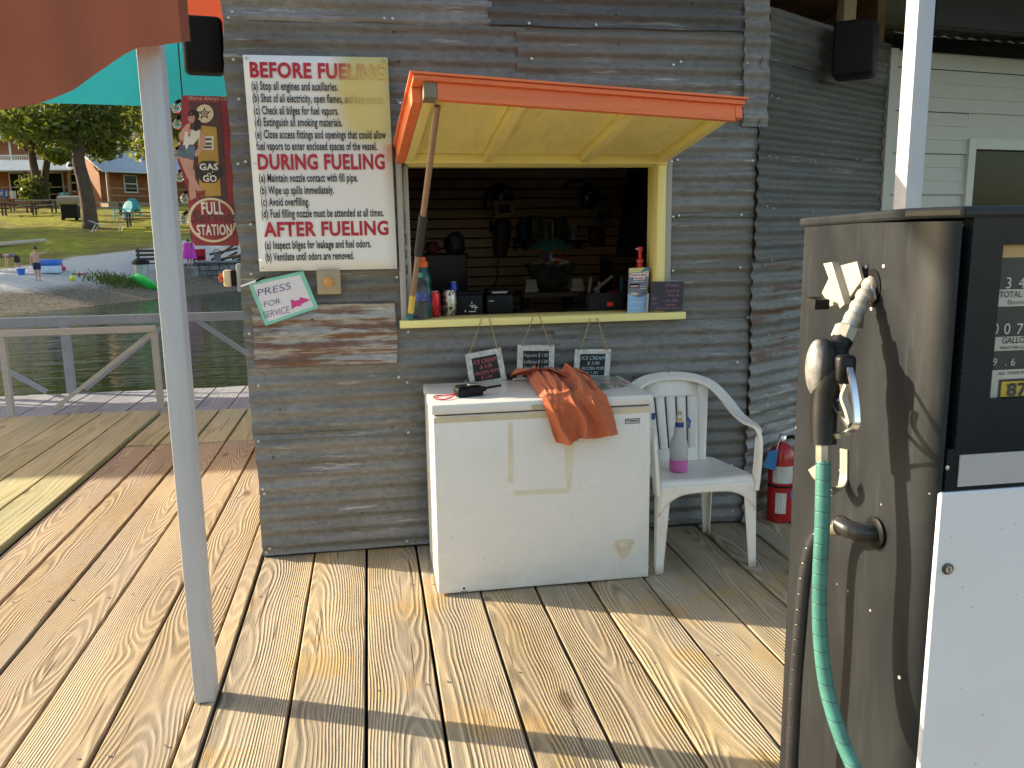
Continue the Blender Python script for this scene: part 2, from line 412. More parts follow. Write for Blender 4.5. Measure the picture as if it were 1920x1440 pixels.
# ================================================================== THE DOCK
deck = MB()
deck.box((-6.2, -1.5, -.42), (6.5, 7.52, -.06)); deck.box((-6.5, 7.62, -.62), (0, 8.92, -.26))
deck_o = tag(obj('dock_deck', deck, M_DARKGAP, loc=(0, 0, -.5)), 'weathered plank dock in front of and beside the kiosk', None, None, 'structure')
def plank(parent, x0, x1, y0, y1, zt, mat, th=.04, name='plank'):
    cx, cy = (x0+x1)/2, (y0+y1)/2; w, h = (x1-x0)/2, (y1-y0)/2; c = .0035
    zt += random.uniform(-.0025, .0025); tl = random.uniform(-.003, .003)
    sec = [(-w, -th), (w, -th), (w, -c), (w-c, 0), (-w+c, 0), (-w, -c)]
    vs = [(x, y, z+(tl*x/w if z > -th/2 else 0)) for y in (-h, h) for x, z in sec]; n = 6
    fs = [tuple(range(n)), tuple(range(n, 2*n))[::-1]]+[(i, n+i, n+(i+1) % n, (i+1) % n) for i in range(n)]
    me = bpy.data.meshes.new(name); me.from_pydata(vs, [], fs); me.materials.append(mat); me.update()
    o = bpy.data.objects.new(name, me); COL.objects.link(o); o.parent = parent
    o.location = Vector((cx, cy, zt))-Vector(parent.location); o.rotation_euler.z = random.uniform(-.0012, .0012)
    return o
G = .011
screws = MB()
def screw_row(x0, x1, ys, zt=.0):
    for y in ys:
        for fx in (.18, .82):
            p = (x0+(x1-x0)*fx+random.uniform(-.008, .008), y+random.uniform(-.02, .02), zt)
            screws.lathe([(.0045, -.002), (.0045, .0012), (.002, .0008)], p, 8)
# front boards (camera side of the kiosk)
edges = [-.554, -.312, -.068, .170, .410, .648, .890, 1.130, 1.372, 1.612, 1.852, 2.094, 2.336, 2.578, 2.82]+[3.06+.242*i for i in range(14)]
for a, b in zip(edges[:-1], edges[1:]):
    plank(deck_o, a+G/2, b-G/2, -.6+random.uniform(-.3, .2), 5.0, 0, M_FRONT); screw_row(a, b, (1.55, 2.62, 3.45))
plank(deck_o, -.627+G/2, -.554-G/2, -.6, 5.0, .004, M_OLD); screw_row(-.627, -.554, (2.5,))
# brown boards on the left
ed = [-1.822, -1.584, -1.345, -1.105, -.863, -.627]
for i, (a, b) in enumerate(zip(ed[:-1], ed[1:])):
    g = .014 if i else .02
    plank(deck_o, a+g/2, b-g/2, -.6, 6.335, -.003, M_OLD); screw_row(a, b, (1.6, 2.42, 3.6, 4.9))
    plank(deck_o, a+g/2+.004, b-g/2-.002, 6.343, 7.56, .004, M_NEW)
plank(deck_o, -.627+.006, -.40, 5.02, 7.56, .002, M_NEW)
# newer greenish boards on the far left
x = -1.842
while x > -6.0:
    plank(deck_o, x-.232, x, -.6, 7.57, .022, M_NEW); screw_row(x-.232, x, (3.3, 5.6), .022); x -= .243
# lower grey walkway beyond
x = -6.4
while x < -.2:
    plank(deck_o, x, x+.290, 7.60, 8.92, -.03, M_GREYW, .05); x += .30
tag(obj('screw', screws, M_STEEL, deck_o), kind='stuff')

# ================================================================== THE KIOSK
YW = 3.90
kiosk = thing('kiosk', 'corrugated metal dock kiosk with an open serving window', 'kiosk', (0.6, 4.0, 0))
def corr_sheet(parent, mat, p0, d, L, z0, z1, off=0., seed=0, pitch=.068, amp=.0065, nx=14, rag=.006, tilt=0., name='wall_sheet'):
    d = Vector((d[0], d[1], 0)).normalized(); n = Vector((d.y, -d.x, 0)); p0 = Vector((p0[0], p0[1], 0))
    nz = max(8, int((z1-z0)/pitch*8))
    def fn(u, v):
        z = z0+(z1-z0)*v
        e = 0
        if u == 0 or u == 1: e = rag*noise.noise(Vector((seed*3.1+u*7, z*9, .3)))*2
        s = u*L+e
        dent = .006*noise.noise(Vector((s*2.2+seed*9, z*3.5, seed)))+.003*noise.noise(Vector((s*7+seed, z*9, 4)))
        lift = .006*max(0, noise.noise(Vector((s*5, seed*5, 1)))) if v > .97 or v < .03 else 0
        zz = z+tilt*s+(.006*noise.noise(Vector((s*4, seed*2, 9))) if v in (0, 1) else 0)
        return p0+d*s+n*(off+amp*sin(2*pi*(z+seed*.021)/pitch)+dent+lift)+Vector((0, 0, zz))
    return obj(name, MB().grid(fn, nx, nz), mat, parent, smooth=180)
X = (1, 0)
for i, (m, x0, L, z0, z1, off) in enumerate([
    (M_CORR, -.548, 1.32, .012, .60, 0), (M_CORR, .74, 1.12, .012, .60, .004),
    (M_CORR, -.560, 1.45, .575, 1.075, .006), (M_CORR, .865, .99, .575, 1.075, .009),
    (M_CORR, -.560, .735, 1.055, 1.575, .003), (M_CORR, 1.415, .445, 1.055, 1.585, .004),
    (M_CORR, -.563, .735, 1.555, 2.075, .008), (M_CORR, 1.418, .44, 1.56, 2.08, .010),
    (M_CORR, .150, 1.29, 1.835, 2.10, .0), (M_CORR, -.562, 1.30, 2.055, 2.42, .005), (M_CORR, .70, 1.12, 2.06, 2.42, .009),
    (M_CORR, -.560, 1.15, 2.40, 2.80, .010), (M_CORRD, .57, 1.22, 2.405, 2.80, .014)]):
    corr_sheet(kiosk, m, (x0, YW), X, L, z0, z1, off, i+1)
# rusty patch, nailed over the others
corr_sheet(kiosk, M_RUST, (-.520, YW), X, .635, .915, 1.195, .026, 31, amp=.007, rag=.004, tilt=-.006, name='rusty_patch_sheet')
# the angled wall to the right
D2 = Vector((.844, .536, 0)); C2 = Vector((1.868, 3.885, 0))
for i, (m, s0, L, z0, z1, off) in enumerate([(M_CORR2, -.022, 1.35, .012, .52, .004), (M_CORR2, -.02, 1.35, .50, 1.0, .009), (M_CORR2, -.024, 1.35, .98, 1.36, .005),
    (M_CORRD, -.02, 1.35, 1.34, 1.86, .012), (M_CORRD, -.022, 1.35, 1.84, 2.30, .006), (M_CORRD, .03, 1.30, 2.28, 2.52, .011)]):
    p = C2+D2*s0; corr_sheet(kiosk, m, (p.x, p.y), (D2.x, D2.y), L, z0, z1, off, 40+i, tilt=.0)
corr_sheet(kiosk, M_CORR, (1.775, YW-.020), X, .125, 1.98, 2.80, .006, 60, nx=4, rag=.005, name='corner_flashing')
# screws with washers on the sheets
sw = MB()
for z in (.05, .33, .585, .83, 1.07, 1.32, 1.57, 1.82, 2.06, 2.25, 2.41):
    for x in (-.535, -.51, .12, .16, .44, .76, 1.06, 1.44, 1.47, 1.79, 1.83):
        if .18 < x < 1.4 and 1.0 < z < 1.9: continue
        if random.random() < .35: continue
        p = Vector((x+random.uniform(-.012, .012), YW-.0185, z+random.uniform(-.02, .02))); sw.lathe([(.0065, 0), (.006, .002), (.0035, .0025), (.0032, .006), (.001, .0062)], p, 8, 'y')
for z in (.3, .52, .98, 1.34, 1.6, 1.86, 2.1):
    for s_ in (.06, .12, .5, .95):
        p = C2+D2*s_+Vector((.536, -.844, 0))*.021+Vector((0, 0, z+random.uniform(-.03, .03))); sw.lathe([(.006, 0), (.003, .004), (.001, .005)], p, 8, 'y')
tag(obj('sheet_screw', sw, M_STEEL, kiosk), kind='stuff')
# shell of the room: dark plywood
sh = MB(); sh.box((-.545, YW+.014, 0), (.165, YW+.05, 2.82)); sh.box((1.405, YW+.014, 0), (1.86, YW+.05, 2.82)); sh.box((.165, YW+.014, 0), (1.405, YW+.05, 1.07)); sh.box((.165, YW+.014, 1.845), (1.405, YW+.05, 2.82))
obj('front_framing', sh, M_DARKGAP, kiosk)
M_INT = pm('interior_ply', (.42, .30, .20), .7, var=.2, bump=.1)
s2 = MB(); s2.box((-.545, YW+.052, 0), (-.50, 7.0, 2.82)); obj('side_wall', s2, M_CORR, kiosk)
s2 = MB(); s2.prism([(1.872, 3.93, 0), (3.02, 4.66, 0), (3.02, 4.72, 0), (1.85, 3.99, 0)], (0, 0, 2.5)); obj('side_wall', s2, M_INT, kiosk)
s2 = MB(); s2.box((2.98, 4.73, 0), (3.03, 7.0, 2.82)); obj('side_wall', s2, M_INT, kiosk)
s2 = MB(); s2.box((-.50, YW+.052, .0), (2.97, 6.90, .03)); obj('room_floor', s2, M_INT, kiosk)
s2 = MB(); s2.box((-.58, YW+.0, 2.83), (3.0, 7.05, 2.88)); obj('room_ceiling', s2, M_INT, kiosk)
s2 = MB(); s2.box((-.50, 6.90, 0), (3.0, 6.95, 2.82)); obj('back_wall', s2, M_DARKGAP, kiosk)
M_SLAT = pm('slatwall_board', (.46, .25, .115), .4, var=.15, scale=3)
z = .45; YS = 6.86
slat0 = None
while z < 2.5:
    b = MB(); b.rbox((-.48, YS, z), (2.95, YS+.035, z+.068), .004, 1)
    obj('slat', b, M_SLAT, kiosk); z += .078
# serving window: jambs, trim, sill
def bbox(name, a, b, mat, parent, r=.003): return obj(name, MB().rbox(a, b, r, 2), mat, parent, smooth=40)
bbox('window_jamb', (1.362, 3.872, 1.112), (1.404, 4.02, 1.83), painted_wood('yellow_paint_jamb', (.93, .81, .33), (.45, .33, .14), .25, 2), kiosk)
bbox('window_jamb', (.168, 3.90, 1.112), (.196, 4.02, 1.83), painted_wood('grey_wood_jamb', (.42, .40, .37), (.5, .47, .4), .3, 2), kiosk)
bbox('window_trim', (1.4045, 3.880, 1.10), (1.436, 3.896, 1.83), painted_wood('grey_wood_trim', (.40, .39, .37), (.6, .55, .3), .35, 2), kiosk)
bbox('window_trim', (.140, 3.874, 1.112), (.1675, 3.893, 1.84), painted_wood('grey_wood_trim_left', (.42, .40, .38), (.62, .56, .25), .3, 2), kiosk)
bbox('window_head', (.168, 3.90, 1.80), (1.404, 4.02, 1.832), M_YEL, kiosk)
bbox('sill', (.132, 3.838, 1.076), (1.503, 4.03, 1.111), M_YEL, kiosk, .004)
bbox('counter', (.05, 4.035, 1.055), (1.9, 4.55, 1.085), pm('counter_top', (.05, .04, .035), .4), kiosk)
# the hinged hatch, propped open, sagging to the right
HA = Vector((.186, 3.866, 1.812)); HB = Vector((1.398, 3.866, 1.806))      # hinge line, left/right (lower edge)
HC = onY(816, 186, 3.09); HD = onY(1366, 226, 3.09)
HC.x = .222; HD.x = 1.372
hn = (HB-HA).cross(HC-HA).normalized(); hn = hn if hn.z > 0 else -hn
def hp(u, v, w): return HA.lerp(HB, u).lerp(HC.lerp(HD, u), v)+hn*w
def hbox(u0, u1, v0, v1, w0, w1, nu=6, nv=3):
    m = MB(); st = (nu+1)*(nv+1)
    m.add([hp(u0+(u1-u0)*i/nu, v0+(v1-v0)*j/nv, w) for w in (w0, w1) for j in range(nv+1) for i in range(nu+1)], [])
    I = lambda i, j, k: k*st+j*(nu+1)+i
    fs = [(I(i, j, k), I(i+1, j, k), I(i+1, j+1, k), I(i, j+1, k)) for k in (0, 1) for j in range(nv) for i in range(nu)]
    fs += [(I(i, j, 0), I(i+1, j, 0), I(i+1, j, 1), I(i, j, 1)) for j in (0, nv) for i in range(nu)]+[(I(i, j, 0), I(i, j+1, 0), I(i, j+1, 1), I(i, j, 1)) for i in (0, nu) for j in range(nv)]
    for f in fs: m.f.append(list(f)); m.m.append(0)
    return m
TH = .054
hatch = obj('hatch', hbox(-.035, 1.035, -.02, 1.05, TH, TH+.015), M_ORA, kiosk)
obj('hatch_roofing', hbox(-.045, 1.045, -.03, 1.062, TH+.0175, TH+.025), M_ORA, hatch)
obj('fascia_board', hbox(.038, 1.005, 1.0, 1.03, -.006, TH-.001), M_ORA, hatch)
obj('fascia_end', hbox(1.0065, 1.03, .955, 1.032, .006, TH-.002), M_ORA, hatch)
obj('post_end_grain', hbox(-.003, .0365, .955, 1.028, .0, TH-.001), pm('bare_end_grain', (.22, .18, .13), .8, bump=.4), hatch)
for u0, u1, mat, nm in ((-.034, -.004, M_ORAY, 'side_board'), (-.002, .028, M_YELY, 'rafter'), (.285, .318, M_YELY, 'rafter'), (.655, .69, M_YELY, 'rafter'), (.965, .998, M_YELY, 'rafter')):
    obj(nm, hbox(u0, u1, .025 if nm == 'rafter' else -.01, .953 if u0 < 0 or u0 > .9 else .998, .0 if u0 < .9 else .004, TH-.002), mat, hatch)
obj('hinge_rail', hbox(-.003, 1.0, -.01, .022, -.004, TH-.003), M_YEL, hatch)
for (a, b) in ((.028, .285), (.318, .655), (.69, .965)): obj('soffit_panel', hbox(a+.002, b-.002, .03, .995, TH-.016, TH-.005), M_YELY, hatch)
# prop pole
p0 = hp(.045, .93, -.002); p1 = Vector((.178, 3.862, 1.113))
pole = thing('prop_pole', 'worn broom handle propping up the yellow hatch', 'pole', p1)
def on_pole(t): return p1.lerp(p0, t)
def seg(name, t0, t1, r, mat, rr=None): return obj(name, MB().tube([on_pole(t0), on_pole((t0+t1)/2), on_pole(t1)], [r, r, rr or r], 12), mat, pole, smooth=40)
seg('shaft', .13, 1.0, .0125, painted_wood('worn_handle_wood', (.30, .19, .12), (.42, .30, .2), .4, 2))
seg('foam_grip', .36, .55, .0185, pm('foam_grip_grey', (.035, .035, .037), .85, bump=.4))
seg('painted_end', .045, .145, .0145, painted_wood('pole_yellow_end', (.72, .55, .12), (.3, .2, .1), .2, 2))
seg('tape_tip', .0, .047, .0155, pm('pole_teal_tip', (.02, .16, .22), .6, dirt=(.6, .6, .3), dirt_amt=.7, scale=20))

# ================================================================== POSTS AND ROOFS
def post(name, label, x0, x1, y0, y1, z1, mat):
    o = obj(name, MB().rbox((x0, y0, .004), (x1, y1, z1), .004, 2), mat, None, smooth=40, loc=((x0+x1)/2, (y0+y1)/2, 0)); return tag(o, label, 'post', 'roof posts of the dock')
post('roof_post', 'grey painted wooden post standing on the narrow deck strip at left', -.620, -.556, 2.640, 2.72, 2.86, M_GREYP)
PX0 = onY(1697, 385, 2.66).x; PX1 = onY(1728, 385, 2.66).x; PY1 = onX(1674, 385, PX0).y
post('roof_post', 'pale grey square post rising behind the fuel pump', PX0, PX1, 2.66, PY1, 2.86, pm('pale_post_paint', (.52, .52, .54), .6, var=.06, bump=.1))
# metal roof over the right-hand side
roof = thing('porch_roof', 'corrugated metal porch roof with dark beams at upper right', 'roof', (3.6, 4.8, 2.86))
for k in range(6):
    xa = 1.95+k*.86
    def rf(u, v, xa=xa): return Vector((xa+u*.9, 3.2+v*4.2, 2.965-.03*v+.011*sin(2*pi*(xa+u*.9)/.086)+(.004 if int(xa*10) % 2 else 0)))
    obj('roof_sheet', MB().grid(rf, 84, 2), pm('roof_sheet_underside', (.62, .60, .55), .4, .3, var=.25, scale=3) if k == 0 else bpy.data.materials['roof_sheet_underside'], roof, smooth=180)
M_BEAM = pm('dark_roof_beam', (.022, .022, .025), .7, bump=.2)
for y0, z0 in ((6.2, 2.62),): obj('beam', MB().rbox((1.95, y0, z0), (7.0, y0+.12, 2.925), .005, 1), M_BEAM, roof)
obj('beam', MB().rbox((2.95, 4.58, 2.535), (7.0, 4.64, 2.76), .005, 1, Matrix.Rotation(radians(10.5), 3, 'Z')), M_BEAM, roof)
bm_ = obj('beam', MB().rbox((1.6, 2.62, 2.865), (7.0, 2.78, 2.93), .005, 1), M_BEAM, roof)
b_ = onY(1588, 30, 4.25)
obj('hanger_post', MB().rbox((b_.x-.035, 4.22, 2.30), (b_.x+.035, 4.29, 2.95), .003, 1), pm('tan_hanger_wood', (.33, .24, .14), .7, bump=.2), roof)
tb = thing('header_beam', 'long wooden header beam carried by the front roof posts', 'beam', (.6, 2.7, 2.87))
obj('timber', MB().rbox((-3.4, 2.63, 2.862), (1.55, 2.78, 2.98), .006, 1), M_GREYP, tb)
# the white sided building at the right
D3 = Vector((.983, .182, 0)); N3 = Vector((.182, -.983, 0)); C3 = Vector((2.975, 4.578, 0))
house = thing('sided_building', 'pale building with vinyl lap siding and a window at far right', 'building', C3)
M_SID = pm('vinyl_siding', (.50, .50, .45), .55, var=.05, bump=.08)
zc = .02
WX0 = .0
wl = onP(1806, 330, C3, N3); wt = onP(1860, 262, C3, N3); s_w = (wl-C3).dot(D3)
while zc < 2.48:
    h = .238; prof = [(0, .012), (.006, .014), (h*.33, .008), (h*.34, .0115), (h*.66, .006), (h*.67, .0095), (h-.004, .002), (h-.002, 0)]
    parts_ = [(0.03, 3.6)]
    if zc+h > 1.15 and zc < wt.z: parts_ = [(0.03, s_w), (s_w+1.0, 3.6)]
    for (sa, sb) in parts_:
        m = MB(); m.add([C3+D3*s_+N3*q+Vector((0, 0, min(zc+zz, 2.49))) for s_ in (sa, sb) for zz, q in prof], [(i, i+1, len(prof)+i+1, len(prof)+i) for i in range(len(prof)-1)])
        obj('siding_board', m, M_SID, house)
    zc += h
zh = .02
while zh+.238 < wt.z: zh += .238
m = MB(); m.prism([v+Vector((0, 0, wt.z+.001)) for v in (C3+D3*s_w+N3*.006, C3+D3*(s_w+1.0)+N3*.006, C3+D3*(s_w+1.0)-N3*.02, C3+D3*s_w-N3*.02)], (0, 0, max(.02, zh+.238-wt.z-.002))); obj('siding_board', m, M_SID, house)
m = MB(); m.prism([C3+D3*0.0-N3*.03, C3+D3*3.6-N3*.03, C3+D3*3.6-N3*.10, C3-N3*.10], (0, 0, 2.5)); obj('wall_core', m, M_DARKGAP, house)
m = MB(); m.prism([C3+N3*.022-D3*.01, C3+D3*.045+N3*.022, C3+D3*.045-N3*.028, C3-D3*.01-N3*.028], (0, 0, 2.495)); obj('corner_trim', m, M_SID, house)
win = thing('tmp', 'x', 'x', (0, 0, 0)); bpy.data.objects.remove(win)
def hbx(sa, sb, q0, q1, z0, z1): return MB().prism([C3+D3*sa+N3*q0, C3+D3*sb+N3*q0, C3+D3*sb+N3*q1, C3+D3*sa+N3*q1], (0, 0, z1-z0)) if False else MB().prism([v+Vector((0, 0, z0)) for v in (C3+D3*sa+N3*q0, C3+D3*sb+N3*q0, C3+D3*sb+N3*q1, C3+D3*sa+N3*q1)], (0, 0, z1-z0))
M_TRIM = pm('window_trim_paint', (.56, .56, .52), .5, var=.05)
wf = obj('window', hbx(s_w+.055, s_w+.95, -.028, -.02, 1.15, wt.z-.06), glass_pane('dark_window_glass'), house)
for a, b, z0, z1, nm in ((s_w, s_w+.055, 1.12, wt.z, 'frame_side'), (s_w+.95, s_w+1.0, 1.12, wt.z, 'frame_side'), (s_w+.056, s_w+.949, wt.z-.06, wt.z, 'frame_head'), (s_w+.056, s_w+.949, 1.12, 1.17, 'frame_sill')):
    obj(nm, hbx(a, b, -.025, .03, z0, z1), M_TRIM, wf)
m = MB()
def ef(u, v): s_ = u*3.7-.05; return C3+D3*s_+N3*(.06+.10*v)+Vector((0, 0, 2.575-.035*v+.008*sin(s_*2*pi/.1)))
obj('eave_strip', m.grid(ef, 150, 2), pm('blue_grey_eave', (.16, .21, .23), .5, .3, var=.25), house, smooth=180)
# teal awning at the upper left, and added sheets for the finger blur
M_TEAL = fabric('teal_canvas', (.02, .34, .40), .6, .10, 1.5); M_FINGER = fabric('finger_red', (.27, .088, .056), .18, .10, 1.2)
M_FINGER_LIT = fabric('finger_red_lit', (.62, .10, .045), .5, .12, 1.2)  # lit copy of the finger red, glare put into the colour
tc = thing('teal_awning', 'long teal canvas awning hung along the far walkway', 'awning', (-7, 10, 2.7))
def tv(u, v): x_ = -15+14.2*u; return Vector((x_, 9.0+.12*v+.05*sin(x_*2.1)*(1-v), 2.765+.72*v+.02*sin(x_*1.7)*(1-v)))
obj('valance', MB().grid(tv, 60, 5), M_TEAL, tc, smooth=180)
def tp_(u, v): x_ = -15+9.6*u; return Vector((x_, 9.13+3.2*v, 3.487+.5*sin(pi*v*.5)))
obj('deck_shade_sheet', MB().grid(tp_, 40, 5), M_TEAL, tc, smooth=180)  # unseen sheet added to shade the far deck, kept clear of the visible valance
for x_ in (-15, -11.5, -8, -4.6, -.9): obj('canopy_pole', MB().tube([(x_, 9.2, -.6), (x_, 9.2, 3.48)], .03, 10), M_STEEL, tc, smooth=60)
tt = thing('finger_proxy', 'added reddish brown tarp hung from the header beam at upper left', 'proxy', (-.7, 2.58, 1.9))  # added sheet, shaped after a finger that covers the lens corner
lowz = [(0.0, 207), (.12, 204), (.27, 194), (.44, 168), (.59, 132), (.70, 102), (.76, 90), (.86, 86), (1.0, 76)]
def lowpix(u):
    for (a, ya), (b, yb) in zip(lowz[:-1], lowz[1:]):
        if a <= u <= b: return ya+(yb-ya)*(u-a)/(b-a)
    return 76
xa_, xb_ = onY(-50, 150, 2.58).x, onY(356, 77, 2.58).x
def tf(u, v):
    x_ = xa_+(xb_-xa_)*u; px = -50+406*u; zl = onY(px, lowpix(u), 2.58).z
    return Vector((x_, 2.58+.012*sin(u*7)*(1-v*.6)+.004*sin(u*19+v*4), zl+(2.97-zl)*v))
obj('finger_sheet', MB().grid(tf, 60, 10), M_FINGER, tt, smooth=180)
t2 = thing('finger_glare', 'added bright orange red canopy sheet glimpsed above the hanging loudspeaker', 'placeholder', (-2, 7, 3.3))  # added sheet in place of the bright glare at the finger's edge
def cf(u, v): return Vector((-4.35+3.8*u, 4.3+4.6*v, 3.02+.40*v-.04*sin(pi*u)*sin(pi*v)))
obj('glare_sheet', MB().grid(cf, 24, 24), M_FINGER_LIT, t2, smooth=180)
for x_, y_ in ((-4.3, 8.85), (-.62, 8.85)): obj('canopy_pole', MB().tube([(x_, y_, -.3), (x_, y_, 3.02+.4*(y_-4.3)/4.6)], .025, 10), M_STEEL, t2, smooth=60)
# ================================================================== SIGNS ON THE WALL
YF = 3.868      # front of the fuelling sign
sg = thing('fueling_sign', 'white fueling safety sign with red headings and a yellowed upper corner', 'sign', (-.178, YF, 1.346))
def stained(name, col, fade):
    k = NT(name); co = k.coord('Object'); s = k.sep(co)
    nz = k.noise(co, 5., 4, .55); dx = k.math('DIVIDE', k.math('SUBTRACT', s[0], .30), .36); dz = k.math('DIVIDE', k.math('SUBTRACT', s[2], .74), .34)
    d = k.math('SQRT', k.math('ADD', k.math('MULTIPLY', dx, dx), k.math('MULTIPLY', dz, dz)))
    d = k.math('ADD', d, k.math('MULTIPLY', k.math('SUBTRACT', nz, .5), .55))
    f = k.rng(d, .95, .45, 0, 1, True)
    spot = k.noise(co, 60., 3, .6)
    if fade:
        ex = k.math('DIVIDE', k.math('SUBTRACT', s[0], .30), .26); ez = k.math('DIVIDE', k.math('SUBTRACT', s[2], .77), .20)
        e = k.math('ADD', k.math('SQRT', k.math('ADD', k.math('MULTIPLY', ex, ex), k.math('MULTIPLY', ez, ez))), k.math('MULTIPLY', k.math('SUBTRACT', nz, .5), .5))
        g = k.rng(e, 1.0, .40, 0, .97, True)
        c = k.mix(g, col, (.62, .50, .14))
    else:
        c = k.mix(k.math('MULTIPLY', f, .92), col, (.64, .52, .14))
        c = k.mix(k.rng(spot, .70, .78, 0, .35, True), c, (.35, .3, .22))
    k.base(c); k.p(Roughness=.4); return k.m
M_SIGNW = stained('sign_white_stained', (.84, .84, .83), False); M_SIGNR = stained('sign_red_ink', (.46, .012, .035), True); M_SIGNK = stained('sign_black_ink', (.018, .016, .018), True)
def sgp(x, y): return onY(x, y, YF)
c4 = [sgp(455, 103), sgp(727, 108), sgp(745, 504), sgp(487, 509)]
def sgf(u, v): p = c4[0].lerp(c4[1], u).lerp(c4[3].lerp(c4[2], u), v); p.y += .004*sin(u*3+v*2)*sin(v*pi); return p
m = MB(); m.grid(sgf, 12, 16); o_ = obj('panel', m, M_SIGNW, sg, smooth=180); md = o_.modifiers.new('thick', 'SOLIDIFY'); md.thickness = .003; md.offset = -1
hd = [('BEFORE FUELING', 469, 144, 724, 24), ('DURING FUELING', 484, 317, 722, 25), ('AFTER FUELING', 495, 443, 729, 24)]
bl = [('(a) Stop all engines and auxiliaries.', 472, 168, 634), ('(b) Shut of all electricity, open flames, and heat sources.', 474, 191, 722), ('(c) Check all bilges for fuel vapors.', 476, 214, 635),
      ('(d) Extinguish all smoking materials.', 478, 236, 642), ('(e) Close access fittings and openings that could allow', 479, 259, 724), ('fuel vapors to enter enclosed spaces of the vessel.', 481, 281, 707),
      ('(a) Maintain nozzle contact with fill pipe.', 486, 341, 671), ('(b) Wipe up spills immediately.', 488, 364, 626), ('(c) Avoid overfilling.', 490, 386, 580), ('(d) Fuel filling nozzle must be attended at all times.', 491, 408, 720),
      ('(a) Inspect bilges for leakage and fuel odors.', 497, 467, 696), ('(b) Ventilate until odors are removed.', 498, 489, 664)]
for (t, xl, yb, xr, hh) in hd:
    a = onY(xl, yb, YF-.006); b = onY(xr, yb, YF-.006); text('heading', t, M_SIGNR, sg, a, (b-a).length, hh*.00249, ux=(b.x-a.x, 0, 0), bold=.034)
for (t, xl, yb, xr) in bl:
    a = onY(xl, yb, YF-.006); b = onY(xr, yb, YF-.006); text('lettering', t, M_SIGNK, sg, a, (b-a).length, .0345, bold=.024)
for (x, y) in ((461, 108), (722, 112), (492, 503), (739, 499), (476, 306), (729, 306)):
    obj('nail', MB().lathe([(.004, -.002), (.004, .003), (.001, .004)], onY(x, y, YF-.004), 8, 'y'), M_STEEL, sg)
# handwritten PRESS FOR SERVICE card
YC = 3.858
pc = thing('service_card', 'tilted white card edged in mint tape reading press for service', 'sign', onY(530, 605, YC))
q = [onY(465, 531, YC), onY(568, 508, YC), onY(597, 577, YC), onY(498, 611, YC)]
ux = (q[1]-q[0]).normalized(); uz = (q[0]-q[3]).normalized(); uzz = Vector((-ux.z, 0, ux.x))
obj('card', MB().prism(q, (0, .003, 0)), pm('card_white', (.74, .72, .76), .35, var=.04), pc)
M_MINT = pm('mint_tape', (.22, .60, .47), .5, var=.06)
for i in range(4):
    a, b = q[i], q[(i+1) % 4]; c = sum(q, Vector())/4; w = .016
    ia = a+(c-a).normalized()*w*1.35; ib = b+(c-b).normalized()*w*1.35
    obj('tape_edge', MB().prism([v+Vector((0, -.0012-.0003*i, 0)) for v in (a, b, ib, ia)], (0, .001, 0)), M_MINT, pc)
M_PEN = pm('purple_marker', (.10, .06, .22), .6)
for t, x, y, w_, h_ in (('PRESS', 484, 556, .150, .031), ('FOR', 496, 576, .072, .025), ('SERVICE', 495, 597, .118, .030)):
    text('handwriting', t, M_PEN, pc, onY(x, y, YC-.003), w_, h_, ux=ux, uy=uzz, bold=-.012, shear=.15)
ar = [(545, 561), (547, 580), (556, 574), (566, 574), (564, 571), (582, 562), (562, 557), (562, 562), (553, 564)]
obj('arrow', MB().prism([onY(x, y, YC-.0022) for x, y in ar], (0, .0008, 0)), pm('pink_marker', (.62, .05, .28), .6), pc)
obj('clip', MB().tube([onY(452, 537, YC-.004), onY(480, 527, YC-.004)], .004, 8), M_WHITE, pc)
obj('clip', MB().tube([onY(479, 528, YC-.003), onY(497, 519, YC-.003)], .0045, 8), M_BLACK, pc)
# call button
bp = onY(617, 530, 3.86)
cb = thing('call_button', 'square tan plate with a round amber call button under the fueling sign', 'button', (bp.x, 3.87, bp.z-.055))
obj('plate', MB().rbox((bp.x-.053, 3.852, bp.z-.052), (bp.x+.052, 3.884, bp.z+.055), .006, 2), pm('aged_tan_plate', (.40, .33, .21), .5, var=.12, dirt=(.2, .15, .1), scale=14), cb, smooth=40)
obj('push_button', MB().lathe([(.022, 0), (.024, .003), (.019, .009), (.006, .012), (.001, .012)], (bp.x, 3.851, bp.z+.004), 20, 'y'), pm('amber_button', (.62, .30, .09), .35), cb, smooth=60)
# buzzer box at the wall corner
bz = thing('buzzer_box', 'cream and black buzzer box with a red lens on the kiosk corner', 'buzzer', (-.62, 3.95, 1.26))
bx = lambda nm, a, b, mt, r=.004: obj(nm, MB().rbox(a, b, r, 2), mt, bz, smooth=40)
zc_ = 1.318
bx('mount_plate', (-.582, 3.925, zc_-.062), (-.558, 3.985, zc_+.062), pm('grey_plate', (.45, .43, .41), .6))
bx('black_base', (-.606, 3.928, zc_-.037), (-.5825, 3.985, zc_+.034), M_BLACK)
bx('cream_housing', (-.640, 3.922, zc_-.040), (-.6065, 3.988, zc_+.036), pm('cream_plastic', (.68, .56, .35), .5), .01)
obj('lens', MB().lathe([(.016, 0), (.017, .008), (.021, .012), (.021, .02), (.004, .024)], (-.6405, 3.955, zc_+.001), 16, 'x'), pm('red_lens', (.5, .09, .04), .3), bz, smooth=50)
for ob in [c for c in bz.children if c.name.startswith('lens')]:
    for v in ob.data.vertices: v.co.x = 2*(-.6405-bz.location.x)-v.co.x
